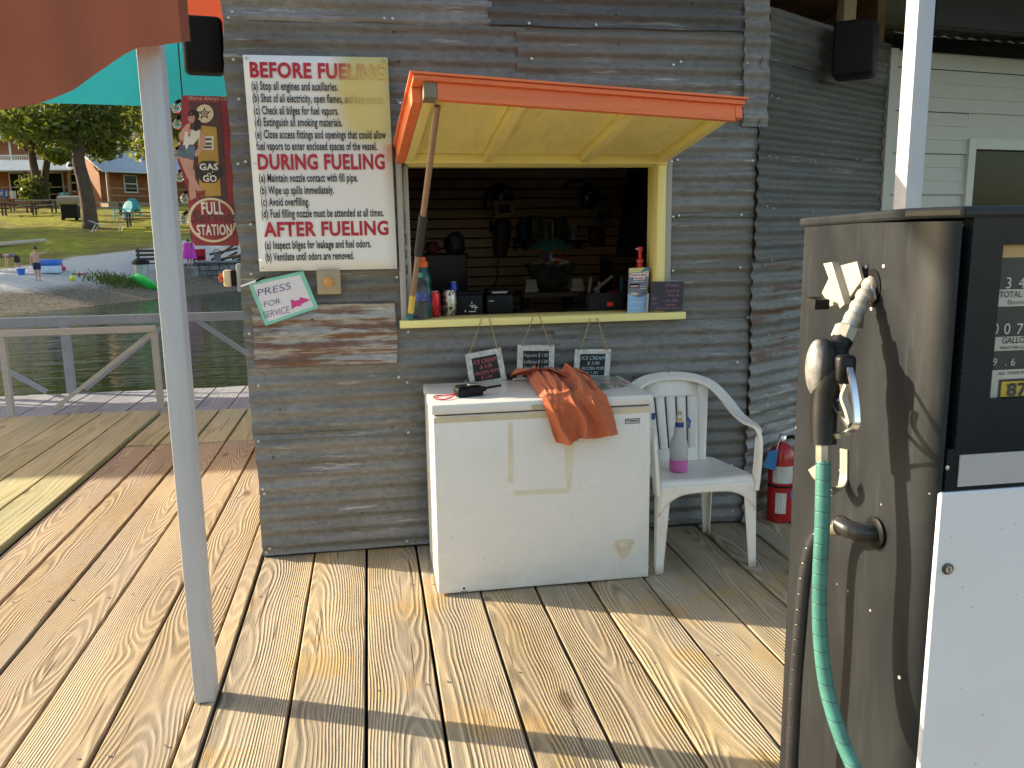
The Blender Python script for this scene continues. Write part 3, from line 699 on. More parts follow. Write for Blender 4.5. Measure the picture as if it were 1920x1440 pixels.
# round-bulb string hanging beside the tin sign
sl = thing('string_light', 'string of clear globe bulbs hanging beside the vintage tin sign', 'string light', (-.86, 4.3, 1.5))
bpos = [(330, 204), (332, 234), (331, 290), (336, 333), (346, 373), (344, 413)]
bw = [onY(x, y, 4.3) for x, y in bpos]
obj('cable', MB().tube([(bw[0].x+.03, 4.32, 3.0)]+[v+Vector((.028, .02, 0)) for v in bw]+[(bw[-1].x+.02, 4.32, 1.45)], .003, 6), M_BLACK, sl)
M_BULB = clear_plastic('bulb_glass', (.95, .97, .95), .02, 1.2, .75)
for v in bw:
    b_ = obj('bulb', MB().lathe([(.003, -.022), (.015, -.017), (.022, -.003), (.02, .01), (.010, .02), (.008, .026)], v, 14), M_BULB, sl, smooth=180)
    obj('bulb_socket', MB().tube([v+Vector((0, 0, .026)), v+Vector((.02, .012, .04))], .008, 8), M_BLACK, b_)
# loudspeaker left (by the corner) and right (on the hanger)
def speaker(label, c, w, d, h, rz):
    t = thing('loudspeaker', label, 'speaker', (c[0], c[1], c[2]-h/2), 'black loudspeakers'); R = Matrix.Rotation(rz, 3, 'Z')
    C_ = Vector(c)
    def rb(nm, a, b, mt, r): 
        m_ = MB().rbox(a, b, r, 3); m_.v = [R @ v+C_ for v in m_.v]; return obj(nm, m_, mt, t, smooth=50)
    rb('cabinet', (-w/2, -d/2, -h/2), (w/2, d/2, h/2), M_BLACK, .025); rb('grille', (-w/2+.012, -d/2-.012, -h/2+.012), (w/2-.012, -d/2-.0005, h/2-.012), pm('grille_mesh', (.012, .012, .012), .8, bump=.6, bscale=500, spec=.15), .01)
    rb('bracket', (-.02, d/2-.005, -h*.3), (.02, d/2+.05, h*.3), M_STEEL, .004); return t
speaker('black loudspeaker hung at the top left corner of the kiosk', (-.665, 4.02, 2.318), .17, .12, .235, radians(10))
spr = onY(1610, 92, 4.05)
speaker('black loudspeaker hanging from the porch roof at upper right', (spr.x, 4.08, spr.z+.0), .20, .17, .27, radians(-38))
# vintage tin sign
YT = 4.0
tin = thing('tin_sign', 'die cut vintage gas station tin sign with a pin up figure and pump', 'sign', (-.68, YT, 1.45))
S_, OX, OY = 4.647, 310, 170
def tp(x, y, d=0.): return onY(OX+x/S_, OY+y/S_, YT-d)
def flat(name, poly, mat, d, parent=tin): return obj(name, MB().prism([tp(x, y, d) for x, y in poly], (0, .0006, 0)), mat, parent)
def cpoly(cx, cy, rx, ry, n=28): return [(cx+rx*cos(2*pi*i/n), cy+ry*sin(2*pi*i/n)) for i in range(n)]
M_TINR = pm('tin_red', (.30, .030, .035), .45, var=.15, scale=9); M_CRM = pm('tin_cream', (.74, .58, .38), .45, var=.08); M_TINK = pm('tin_black', (.03, .024, .024), .45); M_TINY = pm('tin_mustard', (.52, .29, .055), .45, var=.12)
M_SKIN = pm('printed_skin', (.60, .30, .22), .5, var=.1, scale=20); M_TBRN = pm('tin_brown', (.09, .035, .03), .45); M_INKW = pm('tin_offwhite', (.78, .70, .58), .45); M_DEN = pm('printed_denim', (.10, .15, .20), .5, var=.3, scale=40); M_HAIR = pm('printed_hair', (.025, .012, .012), .5)
out = [(172, 40), (565, 52), (585, 60), (640, 1090), (640, 1352), (262, 1350), (232, 1318), (222, 1240), (200, 1180), (205, 1050), (196, 880), (150, 740), (108, 620), (118, 480), (150, 430), (138, 280), (136, 80), (150, 50)]
o_ = obj('tin_plate', MB().prism([tp(x, y, 0) for x, y in out], (0, .004, 0)), M_TINR, tin)
flat('printed_pump', [(205, 95), (480, 105), (545, 960), (300, 960), (255, 700)], M_TBRN, .0012)
flat('printed_pump', [(275, 300), (445, 318), (485, 915), (300, 925)], M_TINY, .0020)
flat('printed_gauge', [(290, 395), (420, 395), (424, 515), (300, 515)], M_INKW, .0028)
for yy in (415, 455, 485): flat('printed_gauge', [(330, yy), (402, yy), (403, yy+16), (332, yy+16)], M_TINK, .0036)
flat('printed_disc', cpoly(342, 200, 78, 80), M_CRM, .0026)
def star(cx, cy, R, r): return [(cx+(R if i % 2 == 0 else r)*sin(pi*i/5), cy-(R if i % 2 == 0 else r)*cos(pi*i/5)) for i in range(10)]
flat('printed_star', star(340, 200, 58, 24), M_TINK, .0034); flat('printed_star', star(340, 200, 34, 14), M_CRM, .0042); flat('printed_star', star(340, 200, 18, 7), M_TINR, .005)
for poly, mt, d in [
    ([(205, 700), (255, 690), (262, 800), (268, 930), (215, 960), (205, 860)], M_SKIN, .003),
    ([(112, 570), (160, 580), (248, 600), (240, 700), (262, 770), (310, 860), (340, 875), (338, 915), (305, 915), (250, 830), (190, 760), (165, 700), (140, 640)], M_SKIN, .0036),
    ([(285, 875), (345, 868), (348, 918), (300, 920)], M_TINR, .0042),
    ([(145, 465), (255, 480), (262, 520), (250, 602), (215, 602), (185, 575), (160, 588), (112, 565), (125, 500)], M_DEN, .0040),
    ([(180, 330), (300, 345), (345, 380), (352, 470), (310, 540), (268, 580), (248, 545), (300, 480), (300, 410), (240, 400)], M_SKIN, .0038),
    ([(115, 380), (150, 330), (190, 290), (215, 285), (218, 310), (175, 400), (150, 435), (118, 420)], M_SKIN, .0044),
    ([(170, 360), (220, 350), (300, 325), (300, 400), (245, 470), (205, 470), (185, 520), (168, 470), (155, 475), (160, 420)], M_INKW, .0048),
    ([(195, 345), (235, 340), (200, 410)], M_SKIN, .0052), ([(198, 390), (215, 370), (215, 400)], M_TINR, .0055),
    (cpoly(246, 215, 50, 52), M_HAIR, .0046), ([(262, 240), (305, 260), (310, 330), (270, 355), (245, 345), (258, 300)], M_HAIR, .0049),
    (cpoly(228, 240, 30, 44), M_SKIN, .0056), ([(200, 205), (280, 190), (278, 215), (205, 222)], M_HAIR, .006)]:
    flat('printed_figure', poly, mt, d)
flat('printed_lips', [(212, 264), (236, 262), (224, 272)], M_TINR, .0064)
for ex in (214, 238): flat('printed_eye', [(ex-7, 234), (ex+7, 232), (ex+6, 239), (ex-6, 240)], M_HAIR, .0064)
flat('printed_octagon', [(318, 612), (430, 612), (490, 672), (490, 745), (432, 802), (328, 802), (272, 742), (268, 672)], M_TINK, .0046)
obj('badge_ring', MB().lathe([(.001, 0), (.0985, 0), (.0985, .006), (.09, .007), (.001, .007)], tp(410, 1128, .0005), 40, 'y'), M_CRM, tin, smooth=40)
for ch in tin.children:
    if ch.name.startswith('badge_ring'):
        ch.scale = (1, 1, 1)
ring_c = tp(410, 1128, .0)
def tt_(s, x, y, w, h, mt, d=.0062, **kw):
    a = tp(x, y, d); text('lettering', s, mt, tin, a, w/S_*.00262, h/S_*.00262, lift=.0004, **kw)
obj('badge_disc', MB().lathe([(.001, 0), (.088, 0), (.001, .001)], tp(410, 1128, .0082), 40, 'y'), M_TINR, tin)
tt_("We're Always Open", 205, 82, 330, 30, M_CRM, .0015, shear=.3, bold=-.01)
tt_('GAS', 300, 690, 140, 48, M_INKW, .0058, bold=.03); tt_("n'", 362, 738, 52, 30, M_INKW, .0058, shear=.3); tt_('GO', 330, 792, 104, 48, M_INKW, .0058, bold=.03)
tt_('FULL', 318, 1075, 168, 92, M_INKW, .0098, bold=.03); tt_('Service', 222, 1150, 365, 92, M_TBRN, .0098, shear=.35, bold=.01); tt_('STATION', 278, 1258, 268, 80, M_INKW, .0104, bold=.025)
for ch in list(tin.children):
    if ch.name.startswith(('badge_ring', 'badge_disc')):
        c_ = (tp(410, 1128, 0)-Vector(tin.location))
        for v in ch.data.vertices: v.co.x = c_.x+(v.co.x-c_.x)*1.05; v.co.z = c_.z+(v.co.z-c_.z)*1.0
# three hanging price boards
def board(label, corners, lines, col, strings):
    Yb = 3.822; Q = [onY(x, y, Yb) for x, y in corners]; c = sum(Q, Vector())/4
    t = thing('price_board', label, 'price board', Vector((c.x, Yb, min(v.z for v in Q))), 'price boards hanging from the sill')
    obj('frame', MB().prism(Q, (0, .012, 0)), pm('galvanised_board_frame', (.60, .61, .58), .55, .3, var=.35, scale=45) if 'galvanised_board_frame' not in bpy.data.materials else bpy.data.materials['galvanised_board_frame'], t)
    I = [c+(v-c)*.70 for v in Q]
    obj('slate', MB().prism([v+Vector((0, -.0015, 0)) for v in I], (0, .001, 0)), pm('slate_black', (.012, .013, .015), .5), t)
    ux = (Q[1]-Q[0]).normalized(); uy = Vector((-ux.z, 0, ux.x)); w = (I[1]-I[0]).length; h = (I[0]-I[3]).length
    mt = pm('chalk', col, .8) 
    for s, fx, fy, fw, fh in lines: text('chalk_lettering', s, mt, t, I[0]+ux*w*fx-uy*h*fy+Vector((0, -.002, 0)), w*fw, h*fh, ux=ux, uy=uy, bold=-.005, shear=.2)
    for (x0, y0), (x1, y1) in strings:
        a = onY(x0, y0, 3.834); b = onY(x1, y1, Yb-.002); obj('string', MB().tube([a+Vector((0, .003, .004)), a, a.lerp(b, .5)+Vector((.001, 0, -.001)), b], .0022, 6), M_ROPE, t)
        obj('string_knot', MB().lathe([(.001, -.005), (.005, -.002), (.005, .002), (.001, .005)], b, 8), M_ROPE, t)
    return t
ice = [('ICE CREAM', .04, .27, .93, .17), ('$ 3.00', .28, .50, .48, .15), ('FROZEN POPS', .05, .75, .92, .15), ('$ 1.00', .25, .95, .45, .13)]
board('tilted price board with red chalk writing beside the radio', [(872, 665), (939, 652), (951, 716), (882, 727)], ice, (.66, .14, .16), [((903, 598), (881, 661)), ((918, 598), (932, 653))])
board('price board with white chalk writing behind the orange shirt', [(971, 647), (1040, 647), (1038, 717), (969, 719)], [('Popcorn $ 1.00', .03, .22, .93, .13), ('Lollipop $ 1.00', .03, .46, .93, .13), ('Snacks  $ 1.00', .03, .68, .93, .13), ('Chips    $ 1.00', .03, .90, .93, .13)], (.62, .64, .66), [((999, 596), (979, 647)), ((1012, 594), (1031, 647))])
board('price board with pale blue chalk writing at right over the freezer', [(1079, 655), (1146, 655), (1142, 712), (1075, 712)], ice, (.45, .62, .68), [((1106, 600), (1088, 655)), ((1120, 598), (1138, 655))])

# ================================================================== ON THE SILL AND INSIDE
ZS = 1.1115
def sillp(px, py=588): p = onZ(px, py, ZS); return p
def bottle(name, label, cat, p, prof, mat, extra=()):
    t = thing(name, label, cat, p); obj('bottle_body', MB().lathe(prof, p, 20), mat, t, smooth=50)
    for nm, pr, mt in extra: obj(nm, MB().lathe(pr, p, 20), mt, t, smooth=50)
    return t
pA = Vector((.233, 3.885, ZS)); pB = Vector((.252, 3.955, ZS))
wprof = [(.026, 0), (.033, .006), (.031, .02), (.034, .03), (.031, .04), (.034, .05), (.031, .06), (.034, .07), (.0335, .12), (.034, .14), (.026, .170), (.0145, .192), (.0135, .20)]
bottle('water_bottle', 'clear water bottle with a blue label at the left end of the sill', 'bottle', pA, wprof, clear_plastic('clear_pet', (.86, .9, .92), .04, 1.35, .85),
       [('label_band', [(.0345, .085), (.0345, .125)], pm('blue_label', (.06, .10, .32), .4, var=.6, scale=60)), ('water_fill', [(.024, .004), (.029, .008), (.029, .10), (.01, .101)], clear_plastic('water_fill', (.8, .86, .9), .02, 1.33, .8)), ('bottle_cap', [(.0145, .193), (.0145, .212), (.012, .214)], pm('teal_cap', (.10, .30, .22), .4))])
bottle('sports_bottle', 'teal sports drink bottle with an orange cap behind the water bottle', 'bottle', pB, [(.034, 0), (.038, .01), (.038, .13), (.034, .15), (.038, .165), (.036, .19), (.022, .225), (.02, .235)], pm('teal_bottle', (.015, .10, .10), .2),
       [('bottle_cap', [(.024, .2355), (.024, .258), (.015, .265), (.013, .28), (.008, .283)], pm('orange_cap', (.75, .12, .03), .4)), ('label_band', [(.0386, .06), (.0386, .11)], pm('dark_blue_label', (.02, .04, .14), .4))])
cprof = [(.021, 0), (.026, .003), (.0325, .012), (.0325, .105), (.0265, .117), (.0265, .121), (.024, .119)]
def can(label, p, mat, s=1.0, h=1.0):
    t = thing('drink_can', label, 'can', p, 'drink cans on the sill'); obj('can_body', MB().lathe([(r*s, z*h) for r, z in cprof], p, 24), mat, t, smooth=40)
    obj('can_lid', MB().lathe([(.0262*s, .1195*h), (.0262*s, .1225*h), (.023*s, .1212*h), (.001, .1205*h)], p, 20), M_STEEL, t, smooth=40); return t
def can_print(name, base, ink, sc, th):
    k = NT(name); co = k.coord('Object'); z = k.sep(co); n = k.noise(k.scale(co, (sc, sc, sc*.7)), 1., 3, .6); c = k.mix(k.rng(n, th, th+.04, 0, 1), base, ink)
    k.base(c); k.p(Metallic=.5, Roughness=.3); return k.m
cr = can('red soda can on the window sill', onZ(815, 595, ZS)+Vector((0, .03, 0)), can_print('red_can_print', (.55, .012, .02), (.72, .10, .09), 45., .58))
cw = can('white and gold patterned can on the window sill', onZ(845, 593, ZS)+Vector((0, .032, 0)), can_print('white_can_print', (.62, .6, .52), (.10, .09, .07), 60., .5))
for t_, s_ in (): text('can_lettering', s_, pm('can_script', (.78, .45, .42), .4), t_, Vector(t_.location)+Vector((-.024, -.0332, .072)), .046, .022, shear=.3, lift=.0006)
can('tall slim blue can behind the white can', onZ(851, 586, ZS)+Vector((.004, .075, 0)), can_print('blue_can_print', (.02, .04, .26), (.6, .62, .66), 18., .60), .9, 1.22)
def inbox(px, py, Y): return onY(px, py, Y)
def gear(name, label, cat, parts, loc=None, group=None):
    t = thing(name, label, cat, loc, group)
    for nm, mb_, mt in parts: obj(nm, mb_, mt, t, smooth=45)
    return t
ZC = 1.0855
pt = onY(882, 588, 4.12)
t = gear('payment_terminal', 'small black box with white printing behind the soda cans', 'cash box', [('case', MB().rbox((.40, 4.06, ZC), (.545, 4.19, 1.205), .006, 2), M_BLACK), ('cash_lid', MB().rbox((.405, 4.065, 1.2055), (.54, 4.185, 1.217), .004, 2), M_BLACKG)], (.47, 4.12, ZC))
M_PRW = pm('box_white_print', (.6, .6, .6), .6)
for dx_, dz_, w_, h_ in ((.012, .012, .006, .008), (.004, 0, .03, .005), (.012, -.008, .032, .005), (.03, -.018, .006, .007), (-.02, -.028, .007, .009), (0, -.029, .034, .005)): obj('printed_mark', MB().box((.475+dx_, 4.0592, 1.150+dz_), (.475+dx_+w_, 4.0598, 1.150+dz_+h_)), M_PRW, t)
pr_ = gear('receipt_printer', 'black receipt printer on the counter', 'printer', [('body', MB().rbox((.565, 4.10, ZC), (.705, 4.27, 1.20), .012, 3), M_BLACK), ('paper_cover', MB().rbox((.575, 4.13, 1.2005), (.695, 4.26, 1.225), .012, 3), M_BLACKG), ('paper_slot', MB().box((.60, 4.118, 1.205), (.675, 4.129, 1.2125)), pm('printer_label', (.35, .36, .38), .4)), ('lower_badge', MB().box((.58, 4.0985, 1.165), (.605, 4.0995, 1.172)), pm('printer_badge', (.25, .26, .27), .4))], (.63, 4.18, ZC))
tr = gear('clipboard', 'flat black clipboard lying on the counter', 'clipboard', [('board', MB().box((.78, 4.06, ZC), (1.02, 4.28, ZC+.006), Matrix.Rotation(.2, 3, 'Z')), M_BLACK), ('clip', MB().rbox((.80, 4.10, ZC+.0065), (.92, 4.13, ZC+.02), .004, 2, Matrix.Rotation(.2, 3, 'Z')), M_CHROME)], (.9, 4.17, ZC))
sp_ = thing('portable_speaker', 'black cylindrical portable speaker with a small red badge', 'speaker', (1.165, 4.10, ZC))
obj('speaker_body', MB().tube([(1.08, 4.09, ZC+.055), (1.09, 4.09, ZC+.055), (1.245, 4.09, ZC+.055), (1.255, 4.09, ZC+.055)], [.045, .054, .054, .045], 20), pm('speaker_cloth', (.012, .012, .013), .9, bump=.6, bscale=600), sp_, smooth=50)
obj('badge', MB().rbox((1.165, 4.030, ZC+.045), (1.195, 4.037, ZC+.066), .003, 2), pm('red_badge', (.75, .03, .03), .4), sp_)
# brochure holder with brochures
bh = [onY(1176, 586, 3.90), onY(1212, 586, 3.90)]; bt = [onY(1179, 503, 3.93), onY(1217, 501, 3.93)]
br = thing('brochure_stand', 'clear brochure stand holding blue boat brochures on the sill', 'brochure stand', (bh[0]+bh[1])/2)
def bq(u, v, w=0): return bh[0].lerp(bh[1], u).lerp(bt[0].lerp(bt[1], u), v)+Vector((0, -w, 0))
def bpl(nm, u0, u1, v0, v1, w, mt, th=.001): return obj(nm, MB().prism([bq(u0, v0, w), bq(u1, v0, w), bq(u1, v1, w), bq(u0, v1, w)], (0, th, 0)), mt, br)
bpl('brochure', .0, 1.0, .02, 1.0, .004, pm('brochure_slate', (.17, .20, .25), .4, var=.4, scale=30), .008)
bpl('printed_banner', .0, 1.0, .90, 1.0, .0048, pm('brochure_yellow', (.65, .62, .22), .4))
obj('printed_banner', MB().prism([bq(.55, .90, .0056), bq(1.0, .93, .0056), bq(1, 1, .0056), bq(.8, 1, .0056)], (0, .0006, 0)), pm('brochure_blue', (.06, .22, .36), .4), br)
bpl('printed_title', .04, .98, .80, .885, .0049, M_WHITE); bpl('printed_title', .25, .78, .735, .80, .0049, M_WHITE)
M_RED = pm('red_ink', (.55, .03, .03), .5)
text('lettering', "Dusty's Boat", M_RED, br, bq(.08, .825, .0056), (bh[1]-bh[0]).length*.86, .011, bold=.02); text('lettering', 'Rentals', M_RED, br, bq(.31, .752, .0056), (bh[1]-bh[0]).length*.42, .010, bold=.02)
bpl('printed_boat', .05, .55, .56, .65, .0049, M_BLACK); bpl('printed_boat', .1, .5, .575, .61, .0056, pm('boat_print', (.6, .4, .38), .4))
bpl('printed_line', .2, .75, .69, .70, .0049, M_WHITE); bpl('printed_line', .6, .95, .58, .59, .0049, M_WHITE); bpl('printed_line', .6, .95, .53, .54, .0049, M_WHITE)
obj('printed_boat', MB().prism([bq(u, v, .0049) for u, v in [(.1, .41), (.3, .385), (.5, .40), (.53, .43), (.3, .455), (.12, .44)]], (0, .0006, 0)), pm('boat_print_cream', (.6, .52, .42), .4), br)
obj('pocket', MB().prism([bq(u, v, .012) for u, v in [(-.03, 0), (1.03, 0), (1.03, .43), (.7, .36), (.5, .345), (.3, .36), (-.03, .43)]], (0, .002, 0)), pm('pocket_blue', (.24, .44, .72), .25, var=.08), br)
for u in (.2, .45): bpl('printed_line', .1, .9, u*.5, u*.5+.012, .0134, pm('pocket_print', (.55, .68, .85), .4), .0008)
bpl('pocket_edge', .94, 1.03, .0, .42, .0134, M_WHITE, .001)
# red bottle with a pump head behind the brochures
rp_ = Vector((1.312, 3.975, ZS))
bottle('red_bottle', 'red bottle with a nozzle top standing behind the brochures', 'bottle', rp_, [(.034, 0), (.038, .01), (.038, .15), (.03, .19), (.016, .215), (.014, .235), (.0165, .237), (.0165, .25), (.01, .255), (.009, .29), (.015, .292), (.014, .31), (.006, .312)], pm('red_plastic', (.52, .008, .015), .3),
       [('collar', [(.0175, .238), (.0175, .243)], pm('red_collar', (.65, .2, .15), .4))])
obj('spout', MB().tube([rp_+Vector((0, 0, .30)), rp_+Vector((-.022, -.004, .302))], .004, 8), pm('spout_tan', (.7, .5, .3), .5), [o for o in bpy.data.objects if o.name.startswith('red_bottle')][0])
# chalkboard at the right end of the sill
ck = [onY(1218, 583, 3.845), onY(1279, 583, 3.845), onY(1283, 528, 3.853), onY(1224, 528, 3.853)]
cb2 = thing('menu_chalkboard', 'small dark chalkboard with pink handwriting leaning at the right end of the sill', 'chalkboard', (ck[0]+ck[1])/2)
obj('slate', MB().prism(ck, (0, .012, 0)), pm('blue_slate', (.035, .038, .052), .6, var=.25, scale=14), cb2)
M_PNK = pm('pink_chalk', (.50, .18, .30), .9)
for s, x, y, w_, h_ in (('Drinks', 1247, 538, .068, .016), ('Soda $1.00', 1249, 548, .066, .012), ('Water $1', 1253, 556, .055, .012), ('Live Bait', 1247, 566, .066, .013), ('and Ice', 1248, 574, .05, .013), ('Snacks', 1228, 580, .125, .010), ('$2', 1222, 562, .024, .012), ('Ice', 1222, 571, .03, .012)):
    text('chalk_lettering', s, M_PNK, cb2, onY(x, y, 3.843), w_, h_, shear=.3, bold=-.01)
# candy bowl, shelves and what stands or hangs on them (deep inside)
SHF = thing('wall_shelf', 'narrow dark shelf on the slatted back wall', 'shelf', (1.45, 6.7, 1.36))
sa, sb = onY(972, 452, 6.75), onY(1095, 452, 6.75)
obj('shelf_board', MB().rbox((sa.x, 6.62, sa.z-.02), (sb.x, 6.855, sa.z), .003, 1), M_BLACK, SHF)
for x_ in (sa.x+.05, sb.x-.05): obj('shelf_bracket', MB().box((x_, 6.70, sa.z-.07), (x_+.012, 6.855, sa.z-.021)), M_BLACK, SHF)
cols = [('jar', 'dark blue jar at the left end of the wall shelf', (.02, .035, .10), .055, .19), ('bag', 'green and black packet on the wall shelf', (.10, .12, .03), .045, .20), ('tin_can', 'small grey tin on the wall shelf', (.16, .16, .15), .035, .15), ('tube', 'thin pale tube on the wall shelf', (.4, .38, .33), .012, .16), ('box', 'square black carton on the wall shelf', (.03, .03, .03), .05, .17), ('cup', 'pale tapered cup at the right of the wall shelf', (.30, .32, .30), .045, .13)]
for (nm, lb, c_, r_, h_), px in zip(cols, (982, 1005, 1024, 1036, 1050, 1076)):
    p = onY(px, 450, 6.72); p.z = sa.z+.001
    if nm in ('bag', 'box'):
        o_ = obj(nm, MB().rbox((p.x-r_, 6.68, p.z), (p.x+r_, 6.78, p.z+h_), .01, 2, Matrix.Rotation(.15, 3, 'Z')), pm('shelf_'+nm, c_, .5, var=.6, scale=30), None, smooth=45)
    else:
        prof_ = [(r_*.85, 0), (r_, .01), (r_, h_*.7), (r_*.6, h_*.8), (r_*.6, h_)] if nm == 'jar' else ([(r_*.7, 0), (r_, h_)] if nm == 'cup' else [(r_, 0), (r_, h_*.92), (r_*.9, h_)])
        o_ = obj(nm, MB().lathe(prof_, p, 16), pm('shelf_'+nm, c_, .4, var=.5, scale=30), None, smooth=45)
    tag(o_, lb, 'shelf item', 'items on the wall shelf')
S2 = thing('candy_shelf', 'low shelf holding the candy bowl and small cartons', 'shelf', (1.2, 5.2, 1.0))
ya = 5.3; a, b = onY(976, 548, ya), onY(1080, 548, ya); zt_ = a.z
obj('shelf_board', MB().rbox((a.x, ya-.1, zt_-.03), (b.x, ya+.22, zt_), .003, 1), pm('shelf_brown', (.10, .06, .035), .5), S2)
obj('shelf_leg', MB().box((a.x+.02, ya, .031), (a.x+.06, ya+.12, zt_-.031)), M_BLACK, S2); obj('shelf_leg', MB().box((b.x-.06, ya, .031), (b.x-.02, ya+.12, zt_-.031)), M_BLACK, S2)
cbw = onY(1033, 546, ya+.06); cbw.z = zt_+.001
bowl = thing('candy_bowl', 'wide clear bowl heaped with wrapped candy under a teal bag', 'candy bowl', cbw)
obj('bowl', MB().lathe([(.05, 0), (.09, .02), (.13, .09), (.17, .17), (.175, .175), (.165, .172), (.12, .09), (.08, .026), (.001, .02)], cbw, 24), clear_plastic('bowl_plastic', (.8, .8, .78), .1, 1.3, .7), bowl, smooth=60)
cols_c = [(.5, .42, .33), (.45, .05, .06), (.55, .5, .45), (.3, .2, .12), (.08, .10, .3), (.4, .3, .1)]
for i in range(46):
    r_ = random.uniform(0, .13); an = random.uniform(0, 2*pi); h_ = random.uniform(.05, .21)*(1-r_*2.2)+.05
    if h_ < .1: r_ *= .6
    c_ = cbw+Vector((r_*cos(an), r_*sin(an), h_)); R = Matrix.Rotation(random.uniform(0, 3), 3, 'X') @ Matrix.Rotation(random.uniform(0, 3), 3, 'Z')
    obj('candy', MB().rbox(c_-Vector((.022, .012, .014)), c_+Vector((.022, .012, .014)), .008, 1, R), fm(cols_c[i % 6], .35), bowl)
def bagf(u, v):
    an = 2*pi*u; r_ = (.03+.10*sin(v*pi*.55))*(1+.14*sin(an*5+v*3)); return cbw+Vector((r_*cos(an), r_*sin(an), .325-.06*v+.012*sin(an*7)))
obj('teal_bag', MB().grid(bagf, 30, 6), fabric('teal_bag_film', (.02, .20, .17), .3), bowl, smooth=180)
for i, (px, n_) in enumerate(((995, 3), (1085-4, 3))):
    for j in range(n_):
        p = onY(px, 546, ya); o_ = obj('carton', MB().rbox((p.x-.045+.004*j, ya-.05, zt_+.001+.027*j), (p.x+.04-.006*j, ya+.05, zt_+.027+.027*j), .002, 1), fm((.42, .36, .28), .7), None)
        nm_ = ('bottom', 'middle', 'top')[j]; sd = ('left of the candy bowl', 'right of the candy bowl')[i]
        tag(o_, f'small tan carton at the {nm_} of the stack {sd}', 'carton', 'small cartons beside the candy bowl')
# monitor on the left with clutter on top
mo = thing('monitor', 'black computer monitor on a stand inside the window at left', 'monitor', (.50, 4.95, .03))
m0, m1 = onY(789, 560, 4.9), onY(875, 476, 4.9); m1.x += .0
obj('screen', MB().rbox((m0.x-.12, 4.90, m0.z), (m1.x, 4.94, m1.z), .006, 2), M_BLACKG, mo); obj('stand', MB().box(((m0.x+m1.x)/2-.05, 4.95, 1.09), ((m0.x+m1.x)/2+.0, 4.99, m0.z+.1)), M_BLACK, mo)
obj('desk', MB().rbox((m0.x-.5, 4.86, 1.055), (m1.x+.06, 5.35, 1.09), .004, 1), pm('desk_wood', (.10, .06, .04), .5), mo); obj('desk_leg', MB().box((m1.x-.02, 5.2, .031), (m1.x+.03, 5.3, 1.054)), M_BLACK, mo); obj('desk_leg', MB().box((m0.x-.3, 5.2, .031), (m0.x-.25, 5.3, 1.054)), M_BLACK, mo)
def lump(c, r, mat_, name, label, cat, sq=(1, 1, 1), seed=0, group=None):
    def fn(u, v):
        th = 2*pi*u; ph = pi*v; d = Vector((sin(ph)*cos(th), sin(ph)*sin(th), cos(ph))); rr = r*(1+.35*noise.noise(d*1.7+Vector((seed, 0, 0)))+.12*noise.noise(d*5+Vector((seed, 2, 0))))
        return Vector(c)+Vector((d.x*rr*sq[0], d.y*rr*sq[1], d.z*rr*sq[2]))
    o_ = obj(name, MB().grid(fn, 20, 12), mat_, None, smooth=180); return tag(o_, label, cat, group)
sh3 = onY(860, 474, 5.15)
rk = thing('cable_shelf', 'small rack shelf above the monitor', 'shelf', (sh3.x-.1, 5.1, sh3.z-.05)); obj('shelf_board', MB().rbox((sh3.x-.45, 5.0, sh3.z-.02), (sh3.x+.04, 5.3, sh3.z-.002), .003, 1), M_BLACK, rk); obj('shelf_post', MB().box((sh3.x+.01, 5.25, 1.092), (sh3.x+.035, 5.275, sh3.z-.021)), M_BLACK, rk)
lump((sh3.x-.03, 5.12, sh3.z+.055), .07, pm('black_bag', (.015, .015, .02), .6), 'gear_bag', 'dark lumpy bag on the rack above the monitor', 'bag', (1, .8, .95), 3)
lump((sh3.x-.16, 5.12, sh3.z+.032), .042, pm('red_pouch', (.14, .01, .015), .6), 'pouch', 'small dark red pouch on the rack above the monitor', 'pouch', (1, .8, .9), 5)
lump((sh3.x-.30, 5.12, sh3.z+.03), .045, pm('grey_pouch', (.07, .07, .08), .6), 'pouch', 'grey pouch at the left of the rack above the monitor', 'pouch', (1.4, .8, .8), 8)
